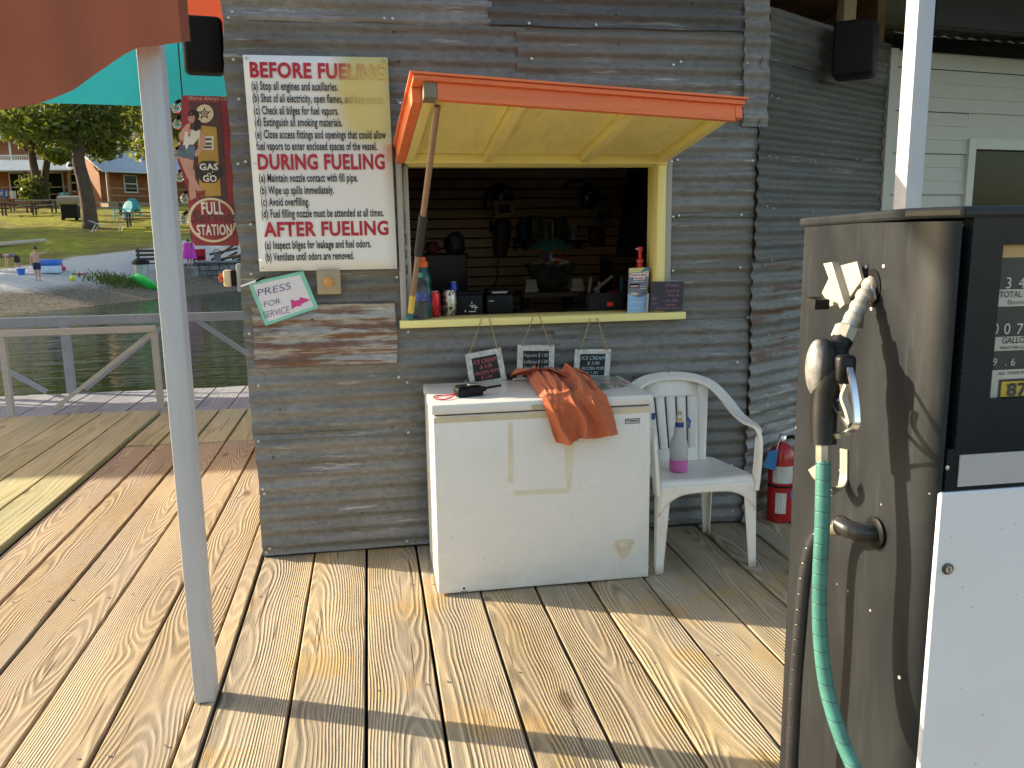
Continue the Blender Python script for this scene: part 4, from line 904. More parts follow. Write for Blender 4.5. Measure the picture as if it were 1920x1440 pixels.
# hanging goods on the slats
def hang_set(label, px, tubepix, bundle, fr, frcol, tilt, lbl2):
    Yh = 6.80
    t = thing('snorkel_set', label, 'snorkel set', onY(px[0], px[1], Yh), 'dark gear hanging on the slats')
    obj('breathing_tube', MB().tube(catmull([onY(x, y, Yh) for x, y in tubepix], 5), .014, 8), M_BLACK, t, smooth=60)
    c = onY(*px, Yh)
    def fn(u, v): th = 2*pi*u; ph = pi*v; return c+Vector((.085*sin(ph)*cos(th), .04*sin(ph)*sin(th), .10*cos(ph)))*(1+.2*noise.noise(Vector((cos(th), sin(th), v*3))))
    obj('mask', MB().grid(fn, 16, 10), pm('mask_navy', (.012, .014, .025), .3), t, smooth=180)
    b0, b1 = onY(*bundle[0], Yh), onY(*bundle[1], Yh)
    obj('fin_bundle', MB().tube([b0, b0.lerp(b1, .2), b0.lerp(b1, .7), b1], [.05, .075, .07, .05], 12, flat=.6), pm('fin_dark', (.05, .022, .018), .5), t, smooth=60)
    w, h = fr[2], fr[3]; c2 = onY(fr[0], fr[1], Yh-.08); R = Matrix.Rotation(tilt, 3, 'Y')
    t2_ = thing('framed_slate', lbl2, 'frame', c2-Vector((0, 0, h/2)), 'small framed price slates on the slats')
    fm_ = MB()
    for a_, b__ in (((-w/2, -h/2), (w/2, -h/2+.035)), ((-w/2, h/2-.035), (w/2, h/2)), ((-w/2, -h/2+.0352), (-w/2+.035, h/2-.0352)), ((w/2-.035, -h/2+.0352), (w/2, h/2-.0352))): fm_.rbox((a_[0], -.006, a_[1]), (b__[0], .006, b__[1]), .005, 2)
    fm_.v = [R @ v+c2 for v in fm_.v]; obj('frame', fm_, frcol, t2_, smooth=50)
    sm = MB().box((-w/2+.036, -.002, -h/2+.036), (w/2-.036, .002, h/2-.036)); sm.v = [R @ v+c2 for v in sm.v]; obj('slate', sm, pm('frame_slate', (.015, .017, .02), .5), t2_)
hang_set('dark hanging mask and curved tube above the cream frame', (943, 366), [(908, 394), (913, 365), (924, 350), (938, 348), (948, 362)], ((945, 410), (937, 482)), (946, 392, .165, .135), pm('cream_frame', (.55, .40, .22), .5), -.03, 'cream framed slate hanging on the slat wall')
hang_set('dark hanging mask and curved tube above the grey frame', (1106, 368), [(1060, 350), (1070, 340), (1085, 338), (1098, 346), (1108, 360)], ((1118, 425), (1119, 462)), (1127, 404, .135, .15), pm('grey_frame', (.16, .155, .13), .5), .12, 'grey framed slate hanging tilted on the slat wall')
for px, py in ((921, 425), (965, 458)):
    p = onY(px, py, 6.83); tag(obj('slat_hook', MB().rbox((p.x-.012, 6.80, p.z-.05), (p.x+.012, 6.858, p.z+.05), .004, 1), M_BLACK, None), 'empty black hook on the slats left of the cream frame' if px < 940 else 'empty black hook on the slats under the cream frame', 'hook', 'empty slat hooks')
# dark coats at the right, and the shelf under them
ct = thing('hanging_coat', 'black coat hanging at the right inside the window', 'coat', (2.05, 6.2, 1.2))
a, b = onY(1165, 475, 6.2), onY(1222, 318, 6.2)
def ctf(u, v): x_ = a.x+(b.x+.3-a.x)*u*(.75+.25*v)+.1*(1-v); return Vector((x_, 6.3+.05*sin(u*16+v*2)-.09*sin(pi*u), b.z+.15-(b.z+.15-a.z)*v))
o_ = obj('coat_cloth', MB().grid(ctf, 30, 14), pm('black_cloth', (.008, .008, .009), .9), ct, smooth=180)
obj('coat_hanger', MB().tube([(a.x+.35, 6.3, b.z+.15), (a.x+.35, 6.3, b.z+.4)], .006, 6), M_STEEL, ct)
a, b = onY(1142, 482, 5.9), onY(1228, 482, 5.9)
s3 = thing('side_shelf', 'brown side shelf below the hanging coat', 'shelf', (a.x, 5.9, a.z)); obj('shelf_board', MB().rbox((a.x, 5.9, a.z-.03), (b.x+.3, 6.15, a.z), .003, 1), pm('side_shelf_wood', (.12, .07, .04), .5), s3); obj('shelf_side', MB().box((a.x, 5.91, .031), (a.x+.03, 6.14, a.z-.031)), M_BLACK, s3)
# utensils tray near the speaker
a, b = onY(1098, 553, 4.62), onY(1176, 553, 4.62)
tr2 = thing('tool_tray', 'shallow dark tray of small tools behind the portable speaker', 'tray', ((a.x+b.x)/2, 4.7, 1.09))
obj('tray', MB().rbox((a.x, 4.60, a.z-.05), (b.x, 4.84, a.z-.035), .004, 1), M_BLACKG, tr2); obj('tray_rim', MB().rbox((a.x, 4.595, a.z-.05), (b.x, 4.60, a.z-.01), .001, 1), M_BLACKG, tr2)
obj('tray_stand', MB().box((a.x+.02, 4.62, .031), (b.x-.02, 4.83, a.z-.051)), M_DARKGAP, tr2)
for i, (px, py, qx, qy, c_) in enumerate(((1115, 545, 1148, 518, (.4, .3, .2)), (1104, 548, 1108, 522, (.35, .28, .18)), (1120, 552, 1124, 530, (.3, .33, .33)), (1140, 550, 1166, 546, (.35, .04, .03)), (1165, 548, 1166, 520, (.05, .12, .16)))):
    obj('tool', MB().tube([onY(px, py, 4.66), onY(qx, qy, 4.72)], .010, 8), fm(c_, .4), tr2)
tag(obj('printer_cord', MB().tube(catmull([onY(925, 540, 4.3), onY(934, 515, 4.9), onY(931, 500, 5.8), onY(937, 480, 6.7)], 6), .005, 6), M_BLACK, None), 'thin black cord running from the receipt printer to the slat wall', 'cord')

# ================================================================== FREEZER AND WHAT LIES ON IT
FX0, FX1, FY0, FY1, FZ = .230, 1.152, 3.313, 3.80, .772
fz = thing('chest_freezer', 'white chest freezer standing under the serving window', 'freezer', ((FX0+FX1)/2, (FY0+FY1)/2, 0))
obj('cabinet', MB().rbox((FX0, FY0, .006), (FX1, FY1, FZ), .008, 3), M_ENAMEL, fz, smooth=40)
obj('gasket', MB().box((FX0+.008, FY0+.006, FZ+.0005), (FX1-.008, FY1-.01, FZ+.0075)), pm('grey_gasket', (.10, .095, .085), .7), fz)
lid = obj('lid', MB().rbox((FX0-.006, FY0-.012, FZ+.008), (FX1+.004, FY1-.004, .822), .008, 3), white_enamel('lid_enamel', (.76, .755, .73), .22), fz, smooth=40)
obj('lid_handle', MB().rbox((.635, FY0-.0165, FZ+.012), (.80, FY0-.0122, FZ+.032), .002, 1), pm('handle_cream', (.50, .45, .33), .5), lid)
obj('front_band', MB().box((FX0+.004, FY0-.0012, FZ-.028), (FX1-.004, FY0+.003, FZ-.004)), pm('cream_band', (.66, .58, .42), .45), fz)
b0 = onY(1172, 795, FY0-.001); b1 = onY(1200, 784, FY0-.001)
bd = obj('badge', MB().box((b0.x, FY0-.0015, b0.z), (b1.x, FY0+.001, b1.z)), pm('badge_black', (.03, .03, .03), .4), fz)
obj('badge_face', MB().box((b0.x+.0025, FY0-.0019, b0.z+.0025), (b1.x-.0025, FY0+.0005, b1.z-.0025)), pm('badge_silver', (.62, .61, .58), .4), bd)
text('badge_lettering', 'Criterion', M_BLACK, bd, (b0.x+.006, FY0-.0021, b0.z+.008), (b1.x-b0.x)-.012, .011, bold=.02, lift=.0004)
kn = onY(1170, 1026, FY0-.002)
th_ = [(-.047, .02), (-.043, .032), (-.02, .037), (.02, .037), (.043, .033), (.047, .022), (.012, -.048), (.004, -.052), (-.006, -.05)]
tp2 = obj('thermostat_plate', MB().prism([(kn.x+a_, FY0-.004, kn.z+b__) for a_, b__ in th_], (0, .006, 0)), pm('cream_plate', (.66, .58, .42), .45, var=.04), fz)
obj('thermostat_knob', MB().lathe([(.019, 0), (.019, .002), (.0185, .0021), (.016, .003), (.016, .012), (.014, .014), (.001, .014)], (kn.x-.001, FY0-.0042, kn.z+.008), 24, 'y'), pm('knob_cream', (.68, .62, .5), .4), tp2, smooth=40)
obj('knob_grip', MB().rbox((kn.x-.016, FY0-.024, kn.z+.005), (kn.x+.014, FY0-.0183, kn.z+.011), .002, 1), bpy.data.materials['knob_cream'], tp2)
dr = onY(870, 1103, FY0)
obj('drain_ring', MB().lathe([(.011, 0), (.012, .002), (.006, .0025), (.005, .0005)], (dr.x, FY0, dr.z), 18, 'y'), M_ENAMEL, fz); obj('drain_hole', MB().lathe([(.0048, 0), (.0046, .0012), (.001, .0013)], (dr.x, FY0-.0008, dr.z), 14, 'y'), M_BLACK, fz)
obj('rust_spot', MB().prism([(dr.x+a_, FY0-.0006, b__) for a_, b__ in ((-.012, .0115), (-.008, .018), (.0, .021), (.008, .017), (.014, .0115))], (0, .0005, 0)), pm('rust_flake', (.16, .05, .02), .9), fz)
M_TAPE = pm('old_masking_tape', (.74, .69, .54), .6, var=.06, scale=12)
for i, P4 in enumerate(([(952, 792), (961, 791), (962, 905), (953, 906)], [(1058, 830), (1078, 829), (1076, 845), (1070, 918), (1064, 919)], [(964, 921), (1066, 915), (1066, 924), (964, 929)])):
    obj('tape_strip', MB().prism([onY(x, y, FY0-.0012-.0004*i) for x, y in P4], (0, .0008, 0)), M_TAPE, fz)
ZL = .8225
# two-way radio
rd = onZ(880, 742, ZL)
ra = thing('two_way_radio', 'black two way radio with a stubby antenna lying on the freezer', 'radio', (rd.x, rd.y, ZL))
R = Matrix.Rotation(radians(14), 3, 'Z')
def rr(nm, a, b, r, mt):
    m_ = MB().rbox(a, b, r, 3); m_.v = [R @ v+Vector((rd.x, rd.y, ZL)) for v in m_.v]; return obj(nm, m_, mt, ra, smooth=50)
rr('case', (-.062, -.032, .0), (.055, .032, .042), .010, M_BLACK); rr('face', (-.052, -.028, .0425), (.035, .028, .047), .003, M_BLACKG)
obj('speaker_grille', MB().lathe([(.022, .0), (.022, .003), (.018, .0035), (.001, .0035)], Vector((rd.x, rd.y, ZL+.0475))+R @ Vector((.018, 0, 0)), 18), pm('grille_grey', (.10, .10, .10), .5), ra)
obj('grille_ring', MB().tube(arc(Vector((rd.x, rd.y, ZL+.0505))+R @ Vector((.018, 0, 0)), .024, 0, 2*pi, 24, (1, 0, 0), (0, 1, 0)), .0022, 6), M_STEEL, ra)
an = [Vector((rd.x, rd.y, ZL+.024))+R @ Vector(v) for v in ((.055, .012, 0), (.075, .012, 0), (.08, .012, 0), (.155, .02, .004))]
obj('antenna', MB().tube(an, [.009, .009, .0055, .0045], 10), M_BLACK, ra, smooth=50)
obj('knob', MB().tube([Vector((rd.x, rd.y, ZL+.024))+R @ Vector(v) for v in ((.055, -.015, 0), (.068, -.015, 0))], .008, 10), M_BLACK, ra, smooth=50)
lan = [Vector((rd.x, rd.y, ZL+.004))+R @ Vector(v) for v in ((-.06, .0, .012), (-.085, .012, .004), (-.115, .045, 0), (-.145, .035, 0), (-.155, -.01, 0), (-.13, -.045, 0), (-.095, -.03, .002), (-.062, -.004, .012))]
obj('lanyard', MB().tube(catmull(lan, 5), .003, 6), pm('red_cord', (.55, .02, .06), .7), ra, smooth=60)
# orange shirt
shirt = thing('shirt', 'crumpled orange shirt draped over the front of the freezer', 'shirt', (.85, 3.3, .6))
FE = FY0-.016
P = lambda x, y, d=0: onY(x, y, FE-d)
lx, rx = P(1016, 752).x, P(1137, 745).x
Lk = [onZ(985, 700, ZL+.02), onZ(1000, 728, ZL+.008), Vector((lx-.004, FY0+.02, ZL+.010)), Vector((lx, FY0-.014, ZL+.008)), Vector((lx+.003, FY0-.024, ZL-.012)), P(1028, 785, .010), P(1034, 808, .014), P(1043, 829, .016)]
Rk = [onZ(1088, 706, ZL+.03), onZ(1118, 722, ZL+.012), Vector((rx-.004, FY0+.02, ZL+.012)), Vector((rx, FY0-.014, ZL+.008)), Vector((rx+.003, FY0-.024, ZL-.012)), P(1148, 770, .010), P(1154, 793, .012), P(1158, 812, .014)]
Lk = catmull(Lk, 6); Rk = catmull(Rk, 6); NV = len(Lk)-1
def tri(x): x = x % 1.; return 1-abs(2*x-1)
def shf(u, v):
    i = min(NV, int(v*NV+.5)); a_, b__ = Lk[i], Rk[i]; p = a_.lerp(b__, u)
    hang = max(0., (v-.43)/.57); top = 1-min(1, v/.46); edge = min(1, 8*u, 8*(1-u))
    f3 = noise.noise(Vector((u*4.5, v*3.5, 1.7))); f4 = noise.noise(Vector((u*9, v*8, 5.7))); f5 = noise.noise(Vector((u*19, v*13, 2.2)))
    w_ = u+.05*sin(v*5)+.10*f3
    ridge = tri(w_*3.1+.15)**2.2*.9+tri(w_*5.3-.35*v+.4)**1.6*.5
    p = p+Vector((0, -1, .10))*(min(1, hang*4))*(.008+(.018+.030*hang)*ridge+.008*f4+.002*f5)*(.25+.75*edge)
    cr_ = .5*ridge+.9*max(0, f3)+.55*abs(f4)+.2*abs(f5)
    p = p+Vector((0, -.1, 1))*(.006+.042*cr_)*edge*(1-min(1, hang*4))*(.30+.70*min(1, top*2.2))
    if hang > 0: p.z += (.012*f3-.008*tri(u*2.2+.2))*hang; p.x += .006*f4*hang
    return p
M_SHIRT = fabric('orange_jersey', (.60, .165, .075), .12, .10, 6.)
o_ = obj('shirt_body', MB().grid(shf, 90, NV), M_SHIRT, shirt, smooth=180); md = o_.modifiers.new('s', 'SUBSURF'); md.levels = md.render_levels = 1
Cl = [onZ(958, 708, ZL+.002), onZ(972, 703, ZL+.02), onZ(1000, 700, ZL+.03), onZ(1025, 706, ZL+.02), onZ(1045, 715, ZL+.006)]
Ch = [onZ(957, 704, ZL+.03), onZ(980, 696, ZL+.06), onZ(1010, 690, ZL+.075), onZ(1040, 695, ZL+.07), onZ(1068, 710, ZL+.03)]
Cl, Ch = catmull(Cl, 6), catmull(Ch, 6); NC = len(Cl)-1
def clf(u, v): i = min(NC, int(u*NC+.5)); p = Cl[i].lerp(Ch[i], v); return p+Vector((0, .05*sin(pi*v)*sin(pi*u)+.015*noise.noise(Vector((u*6, v*3, 0))), .02*sin(pi*v)*sin(u*9)+.012*noise.noise(Vector((u*7, v*4, 2)))))
obj('shirt_collar', MB().grid(clf, NC, 10), M_SHIRT, shirt, smooth=180)
def slf(u, v):
    c_ = onZ(1068, 706, ZL+.03).lerp(onZ(1092, 716, ZL+.01), v); an_ = pi*u; w = .055+.018*sin(v*5); return c_+Vector((-w*cos(an_), .055*cos(an_)*.4, .045*sin(an_)*(1+.25*noise.noise(Vector((u*5, v*5, 3))))))
obj('shirt_sleeve', MB().grid(slf, 16, 8), M_SHIRT, shirt, smooth=180)
obj('size_label', MB().prism([onZ(961, 713, ZL+.004), onZ(985, 710, ZL+.004), onZ(985, 707, ZL+.01), onZ(961, 710, ZL+.01)], (0, 0, .001)), M_WHITE, shirt)
# magazine on the freezer at right
mg = thing('magazine', 'glossy colour magazine lying on the freezer right of the shirt', 'magazine', onZ(1130, 716, ZL+.004))
def col_print(name):
    k = NT(name); co = k.coord('Object'); v = k.voro(co, 22., 'F1', 'Color'); n_ = k.noise(co, 14., 4, .6)
    c = k.ramp(n_, [(.3, (.10, .14, .08)), (.45, (.35, .38, .36)), (.58, (.5, .12, .10)), (.7, (.42, .46, .42))], 'CONSTANT'); k.base(c); k.p(Roughness=.3); return k.m
mq = [onZ(1100, 736, ZL+.002), onZ(1180, 722, ZL+.002), onZ(1150, 706, ZL+.002), onZ(1085, 709, ZL+.002)]
obj('cover', MB().prism(mq, (0, 0, .006)), col_print('magazine_print'), mg)
# lock with key on the freezer side
lk = thing('key_fob', 'blue key fob hanging from the freezer lock', 'key', (FX1+.008, FY0+.02, .70))
p = onY(1223, 768, FY0+.01)
obj('key_ring', MB().tube(arc((FX1+.008, FY0-.001, .752), .012, 0, 2*pi, 14, (0.3, .95, 0), (0, 0, 1)), .0012, 5), M_STEEL, lk)
obj('fob', MB().rbox((FX1+.003, FY0-.006, .712), (FX1+.017, FY0+.008, .740), .003, 2), pm('blue_fob', (.02, .05, .14), .4), lk)

# ================================================================== CHAIR, SPRAY BOTTLE, EXTINGUISHER
chair = thing('garden_chair', 'white stackable plastic armchair beside the freezer', 'chair', (1.43, 3.58, 0))
cx = 1.428
def cp(x, y, z): return Vector((cx+x, 3.36+y, z))      # x lateral, y depth from the front legs
def seatf(u, v):
    x_ = (u-.5)*.45*(1-.10*v); y_ = -.015+.44*v; zz = .425-.016*sin(pi*u)*sin(pi*min(1, v*1.1))-.03*v
    if v < .08: zz -= .028*(1-v/.08)**2; y_ -= .0
    return cp(x_, y_, zz)
o_ = obj('seat', MB().grid(seatf, 20, 20), M_CHAIR, chair, smooth=180); md = o_.modifiers.new('t', 'SOLIDIFY'); md.thickness = .006; md.offset = -1
# front apron under the seat edge with arched cut
def apf(u, v):
    x_ = (u-.5)*.45; dep = .035+.10*(abs(2*u-1))**4; return cp(x_, -.016-.004*v, .40-dep*v)
o_ = obj('apron', MB().grid(apf, 24, 5), M_CHAIR, chair, smooth=180); md = o_.modifiers.new('t', 'SOLIDIFY'); md.thickness = .005
for sx in (-1, 1):
    def lf(u, v, sx=sx):
        x0 = sx*(.225+.008*(1-v)); zz = .40*v+.0025; w = .030+.028*v
        a_ = Vector((x0-sx*w*2*max(0, .5-u), -.010+.012*(1-v)*-1+w*1.5*max(0, u-.5), 0)); return cp(a_.x, a_.y, zz)
    o_ = obj('leg', MB().grid(lf, 8, 8), M_CHAIR, chair, smooth=50); md = o_.modifiers.new('t', 'SOLIDIFY'); md.thickness = .006; md.offset = 0
    def lb(u, v, sx=sx):
        x0 = sx*(.185+.012*(1-v)); zz = .40*v+.0025; w = .026+.03*v
        return cp(x0-sx*w*2*max(0, .5-u), .40+.035*(1-v)-w*1.5*max(0, u-.5), zz)
    o_ = obj('leg', MB().grid(lb, 8, 8), M_CHAIR, chair, smooth=50); md = o_.modifiers.new('t', 'SOLIDIFY'); md.thickness = .006; md.offset = 0
    # arm: upright from the front leg, then back and up into the rim
    up = catmull([cp(sx*.228, .0, .36), cp(sx*.236, .0, .46), cp(sx*.243, .008, .56), cp(sx*.247, .028, .612), cp(sx*.250, .075, .628), cp(sx*.250, .16, .633), cp(sx*.246, .26, .655), cp(sx*.235, .35, .70), cp(sx*.20, .425, .752), cp(sx*.14, .465, .782), cp(sx*.07, .482, .795), cp(0, .487, .799)], 4)
    n_ = len(up); ups = []; ws = []; hs = []
    for i in range(n_):
        t_ = i/(n_-1)
        if t_ < .28: ups.append((sx, -.0, .05)); 
        elif t_ < .62: ups.append((sx*.15, 0, 1))
        else: ups.append((sx*.15*(1-t_), -.35, 1-.3*t_))
        ws.append(.060 if t_ < .6 else .060); hs.append(.016 if t_ < .65 else .016)
    ups2 = []
    for i in range(n_):
        acc = Vector((0, 0, 0))
        for j in range(max(0, i-5), min(n_, i+6)): acc += Vector(ups[j])
        ups2.append(acc.normalized())
    # outer rim has the band facing outwards/forwards
    o_ = obj('arm', MB().sweep(up, ws, hs, ups2), M_CHAIR, chair, smooth=70); md = o_.modifiers.new('b', 'BEVEL'); md.width = .005; md.segments = 2; md.limit_method = 'ANGLE'
# backrest: side stiles and slats between slots
def back_y(z, x): return .395+.095*(z-.38)/.42+(.0)-.35*x*x
def strip(name, x0, x1, z0, z1, tap):
    def fn(u, v):
        zz = z0+(z1-z0)*v; k_ = (zz-.38)/.42; x_ = (x0+(x1-x0)*u)*(.84+.22*k_); return cp(x_, back_y(zz, x_), zz)
    o_ = obj(name, MB().grid(fn, 3, 10), M_CHAIR, chair, smooth=180); md = o_.modifiers.new('t', 'SOLIDIFY'); md.thickness = .009; md.offset = 0
strip('back_stile', -.185, -.137, .375, .78, 0); strip('back_stile', .137, .185, .375, .78, 0)
xs = [-.137, -.083, -.029, .025, .079, .137]
for i, (a_, b__) in enumerate(zip(xs[:-1], xs[1:])): strip('back_slat', a_+(.005 if i else 0), b__-(.005 if i < 4 else 0), .42, .705, 0)
strip('lower_back', -.137, .137, .37, .455, 0); strip('top_rail', -.137, .137, .70, .79, 0)
# spray bottle on the seat
sb_ = onZ(1272, 880, .405); sb_.z = .402
spb = thing('spray_bottle', 'spray bottle with pink liquid and blue trigger on the plastic chair', 'spray bottle', sb_)
k_ = NT('frosted_bottle'); k_.base((.78, .77, .74)); k_.p(Roughness=.35, Transmission_Weight=.4, IOR=1.3)
obj('bottle_body', MB().lathe([(.039, .0), (.042, .005), (.042, .054), (.0418, .055), (.042, .056), (.042, .115), (.036, .145), (.026, .165), (.0245, .20), (.018, .21)], sb_, 24), k_.m, spb, smooth=50)
obj('liquid', MB().lathe([(.0405, -.0005), (.0427, .004), (.0427, .054), (.0424, .0555)], sb_, 24), pm('pink_liquid', (.72, .16, .42), .2, var=.03), spb, smooth=50)
obj('collar', MB().lathe([(.0195, .205), (.0205, .208), (.0195, .228), (.012, .23)], sb_, 18), pm('blue_collar', (.015, .06, .30), .4), spb, smooth=50)
R = Matrix.Rotation(radians(-20), 3, 'Z')
m_ = MB().rbox((-.013, -.02, .228), (.013, .022, .262), .005, 2); m_.rbox((-.012, -.052, .252), (.012, .024, .276), .005, 2); m_.v = [R @ v+sb_ for v in m_.v]; obj('spray_head', m_, pm('tan_head', (.68, .52, .33), .4), spb, smooth=50)
m_ = MB().tube([(0, -.035, .252), (0, -.05, .238), (0, -.045, .205)], [.006, .006, .004], 8, flat=1.6); m_.v = [Matrix.Rotation(radians(50), 3, 'Z') @ v+sb_ for v in m_.v]; obj('trigger', m_, pm('blue_trigger', (.015, .08, .35), .4), spb, smooth=50)
m_ = MB().tube([(0, -.052, .266), (0, -.062, .268)], .008, 8); m_.v = [R @ v+sb_ for v in m_.v]; obj('nozzle', m_, M_WHITE, spb)
# extinguisher
ex = Vector((2.062, 3.895, 0))
fe = thing('fire_extinguisher', 'red fire extinguisher with a blue tag standing against the angled wall', 'fire extinguisher', ex)
M_FER = pm('extinguisher_red', (.42, .012, .016), .28, var=.06, coat=.3)
obj('cylinder', MB().lathe([(.058, .002), (.064, .008), (.065, .02), (.065, .19), (.0655, .19), (.065, .34), (.061, .37), (.047, .397), (.026, .412), (.022, .42)], ex, 28), M_FER, fe, smooth=40)
obj('band', MB().lathe([(.0662, .190), (.0662, .202)], ex, 28), M_BLACK, fe)
obj('valve', MB().lathe([(.018, .42), (.02, .425), (.02, .45), (.012, .46)], ex, 14), M_CHROME, fe, smooth=40)
def wrapq(a0, a1, z0, z1, r, nm, mt): obj(nm, MB().grid(lambda u, v: ex+Vector((r*cos(a0+(a1-a0)*u), r*sin(a0+(a1-a0)*u), z0+(z1-z0)*v)), 10, 1), mt, fe, smooth=180)
def label_print(name):
    k = NT(name); co = k.coord('Object'); z_ = k.sep(co)[2]; ln = k.math('SINE', k.math('MULTIPLY', z_, 900.)); n_ = k.noise(k.scale(co, (120, 120, 10)), 1., 3, .6)
    c = k.mix(k.math('MULTIPLY', k.rng(ln, .1, .3, 0, 1), k.rng(n_, .45, .5, 0, .6)), (.66, .65, .6), (.16, .16, .17)); k.base(c); k.p(Roughness=.5); return k.m
M_LBL = label_print('instruction_label')
wrapq(radians(205), radians(300), .215, .305, .0664, 'instruction_label', M_LBL); wrapq(radians(222), radians(270), .055, .165, .0664, 'inspection_label', M_LBL)
wrapq(radians(292), radians(330), .13, .175, .0666, 'blue_sticker', pm('blue_sticker', (.02, .16, .45), .5))
obj('lever', MB().sweep([ex+Vector(v) for v in ((.02, 0, .455), (-.02, -.012, .468), (-.055, -.02, .476))], .018, .006), M_CHROME, fe); obj('lever', MB().sweep([ex+Vector(v) for v in ((.015, 0, .44), (-.03, -.012, .428), (-.06, -.02, .41))], .018, .005), M_CHROME, fe)
obj('discharge_hose', MB().tube(catmull([ex+Vector(v) for v in ((.018, .0, .44), (.055, -.01, .445), (.078, -.02, .40), (.08, -.02, .25), (.07, -.03, .14))], 5), .009, 8), M_BLACK, fe, smooth=60)
obj('tag', MB().prism([ex+Vector(v) for v in ((-.052, -.06, .40), (-.098, -.045, .385), (-.125, -.05, .305), (-.068, -.068, .29))], (.0, .0015, 0)), pm('blue_tag', (.02, .17, .36), .6, var=.1), fe)
obj('tag_cord', MB().tube([ex+Vector((-.06, -.055, .395)), ex+Vector((-.02, -.02, .45))], .002, 5), M_WHITE, fe)
# ================================================================== FUEL PUMP
XP = .935
pump = thing('fuel_pump', 'grey and black fuel pump with a mechanical display at right', 'fuel pump', (1.3, 1.5, 0))
def scuffed(name, col, rough):
    k = NT(name); co = k.coord('Object'); a = k.noise(k.scale(co, (3, 3, 1.3)), 2., 6, .65); b = k.noise(co, 30., 4, .7); s = k.noise(k.scale(co, (40, 40, 3)), 1., 4, .7)
    c = k.ramp(a, [(.3, tuple(q*.72 for q in col)), (.55, col), (.75, tuple(q*1.35 for q in col))]); c = k.mix(k.rng(s, .55, .72, 0, .4, True), c, tuple(min(1, q*1.7+.02) for q in col))
    sp = k.voro(co, 13., 'F1'); c = k.mix(k.rng(sp, .025, .04, .7, 0, True), c, (.55, .53, .48)); k.base(c); k.p(Roughness=k.rng(a, .3, .7, rough-.1, rough+.12)); k.bump(b, .08, .003); k.b.inputs['Specular IOR Level'].default_value = .3; return k.m
M_PUMP = scuffed('pump_grey_paint', (.0165, .019, .0215), .42)
YB, YC_, YF_ = 1.722, 1.355, 1.262
prof = [(XP+.03, YB), (XP+.006, YB-.002), (XP, YB-.012)]+[(XP, YB-.012-(YB-.012-YC_)*i/4) for i in range(1, 4)]+[(XP+.036-.036*cos(a), YC_-(YC_-YF_)*sin(a)) for a in [pi/2*i/8 for i in range(9)]]
m = MB(); n_ = len(prof)
m.add([Vector((x, y, z)) for z in (.03, 1.508) for x, y in prof], [(i, i+1, n_+i+1, n_+i) for i in range(n_-1)])
o_ = obj('side_panel', m, M_PUMP, pump, smooth=30)
tp3 = [(XP-.006, YB+.004), (XP-.006, YC_), (XP+.03, YF_-.008), (1.78, YF_-.008), (1.78, YB+.004)]
m = MB().prism([Vector((x, y, 1.510+(.022 if y < 1.5 else .012))) for x, y in tp3], (0, 0, -.02)); o_ = obj('top_cap', m, M_PUMP, pump); md = o_.modifiers.new('b', 'BEVEL'); md.width = .006; md.segments = 2
obj('core', MB().box((XP+.04, YF_+.02, .03), (1.76, YB-.002, 1.50)), M_BLACK, pump)
obj('base_plinth', MB().rbox((XP+.01, YF_+.01, .005), (1.77, YB, .06), .004, 1), M_BLACK, pump)
zf = lambda y, x=1900: onY(x, y, YF_).z
FX = .988
M_BEZ = pm('bezel_black', (.008, .010, .014), .25, var=.2, scale=8, spec=.2)
wx0 = onY(1866, 600, YF_).x; zt, zb = zf(458), zf(746)
# bezel ring around the window
for nm, a, b in (('bezel', (FX, zb-.085), (wx0, zf(396))), ('bezel', (1.62, zb-.085), (1.75, zf(396))), ('bezel', (wx0+.0002, zt), (1.6198, zf(396))), ('bezel', (wx0+.0002, zb-.085), (1.6198, zb))):
    obj(nm, MB().box((a[0], YF_-.004, a[1]), (b[0], YF_+.02, b[1])), M_BEZ, pump)
disp = obj('display_plate', MB().box((wx0-.004, YF_+.0085, zb-.004), (1.625, YF_+.016, zt+.004)), pm('display_black', (.02, .02, .021), .4), pump)
def strip_(y0, y1, mt, nm='display_strip'): return obj(nm, MB().box((wx0+.0005, YF_+.006, zf(y1)), (1.6195, YF_+.0082, zf(y0))), mt, disp)
M_DW = pm('display_cream', (.66, .62, .54), .5, var=.05)
strip_(459, 483, pm('display_orange', (.72, .46, .20), .45)); strip_(543, 575, M_DW); strip_(632, 658, M_DW); strip_(694, 745, M_DW)
M_DK = pm('display_ink', (.05, .05, .055), .5); M_DGT = pm('digit_white', (.74, .74, .72), .5)
def dtx(s, x, y, h, mt, w=None, xs=1., bold=.01, yd=.0): 
    p = onY(x, y, YF_+.006); return text('lettering', s, mt, disp, (p.x, YF_+.0055-yd, p.z), w, h*.00096, bold=bold, xs=xs, lift=.0003)
for s, x, y in (('1', 1871, 541), ('3', 1887, 541), ('4', 1910, 541), ('5', 1933, 541), ('0', 1861, 627), ('0', 1883, 627), ('7', 1907, 627), ('4', 1930, 627), ('9', 1862, 686), ('.', 1886, 686), ('6', 1896, 686), ('9', 1925, 686)): dtx(s, x, y, 20 if y < 680 else 14, M_DGT, bold=-.005, yd=-.002)
dtx('TOTAL SALE', 1873, 558, 11, M_DK, w=.075); dtx('Bennett', 1889, 571, 9, M_DK, w=.048, bold=-.01); dtx('GALLONS', 1878, 644, 11, M_DK, w=.062, bold=.02); dtx('PRICE PER GALLON', 1875, 655, 5, M_DK, w=.07); dtx('ALL TAXES INCLUDED', 1871, 703, 5.5, M_DK, w=.085)
p0, p1 = onY(1870, 746, YF_+.006), onY(1925, 709, YF_+.006)
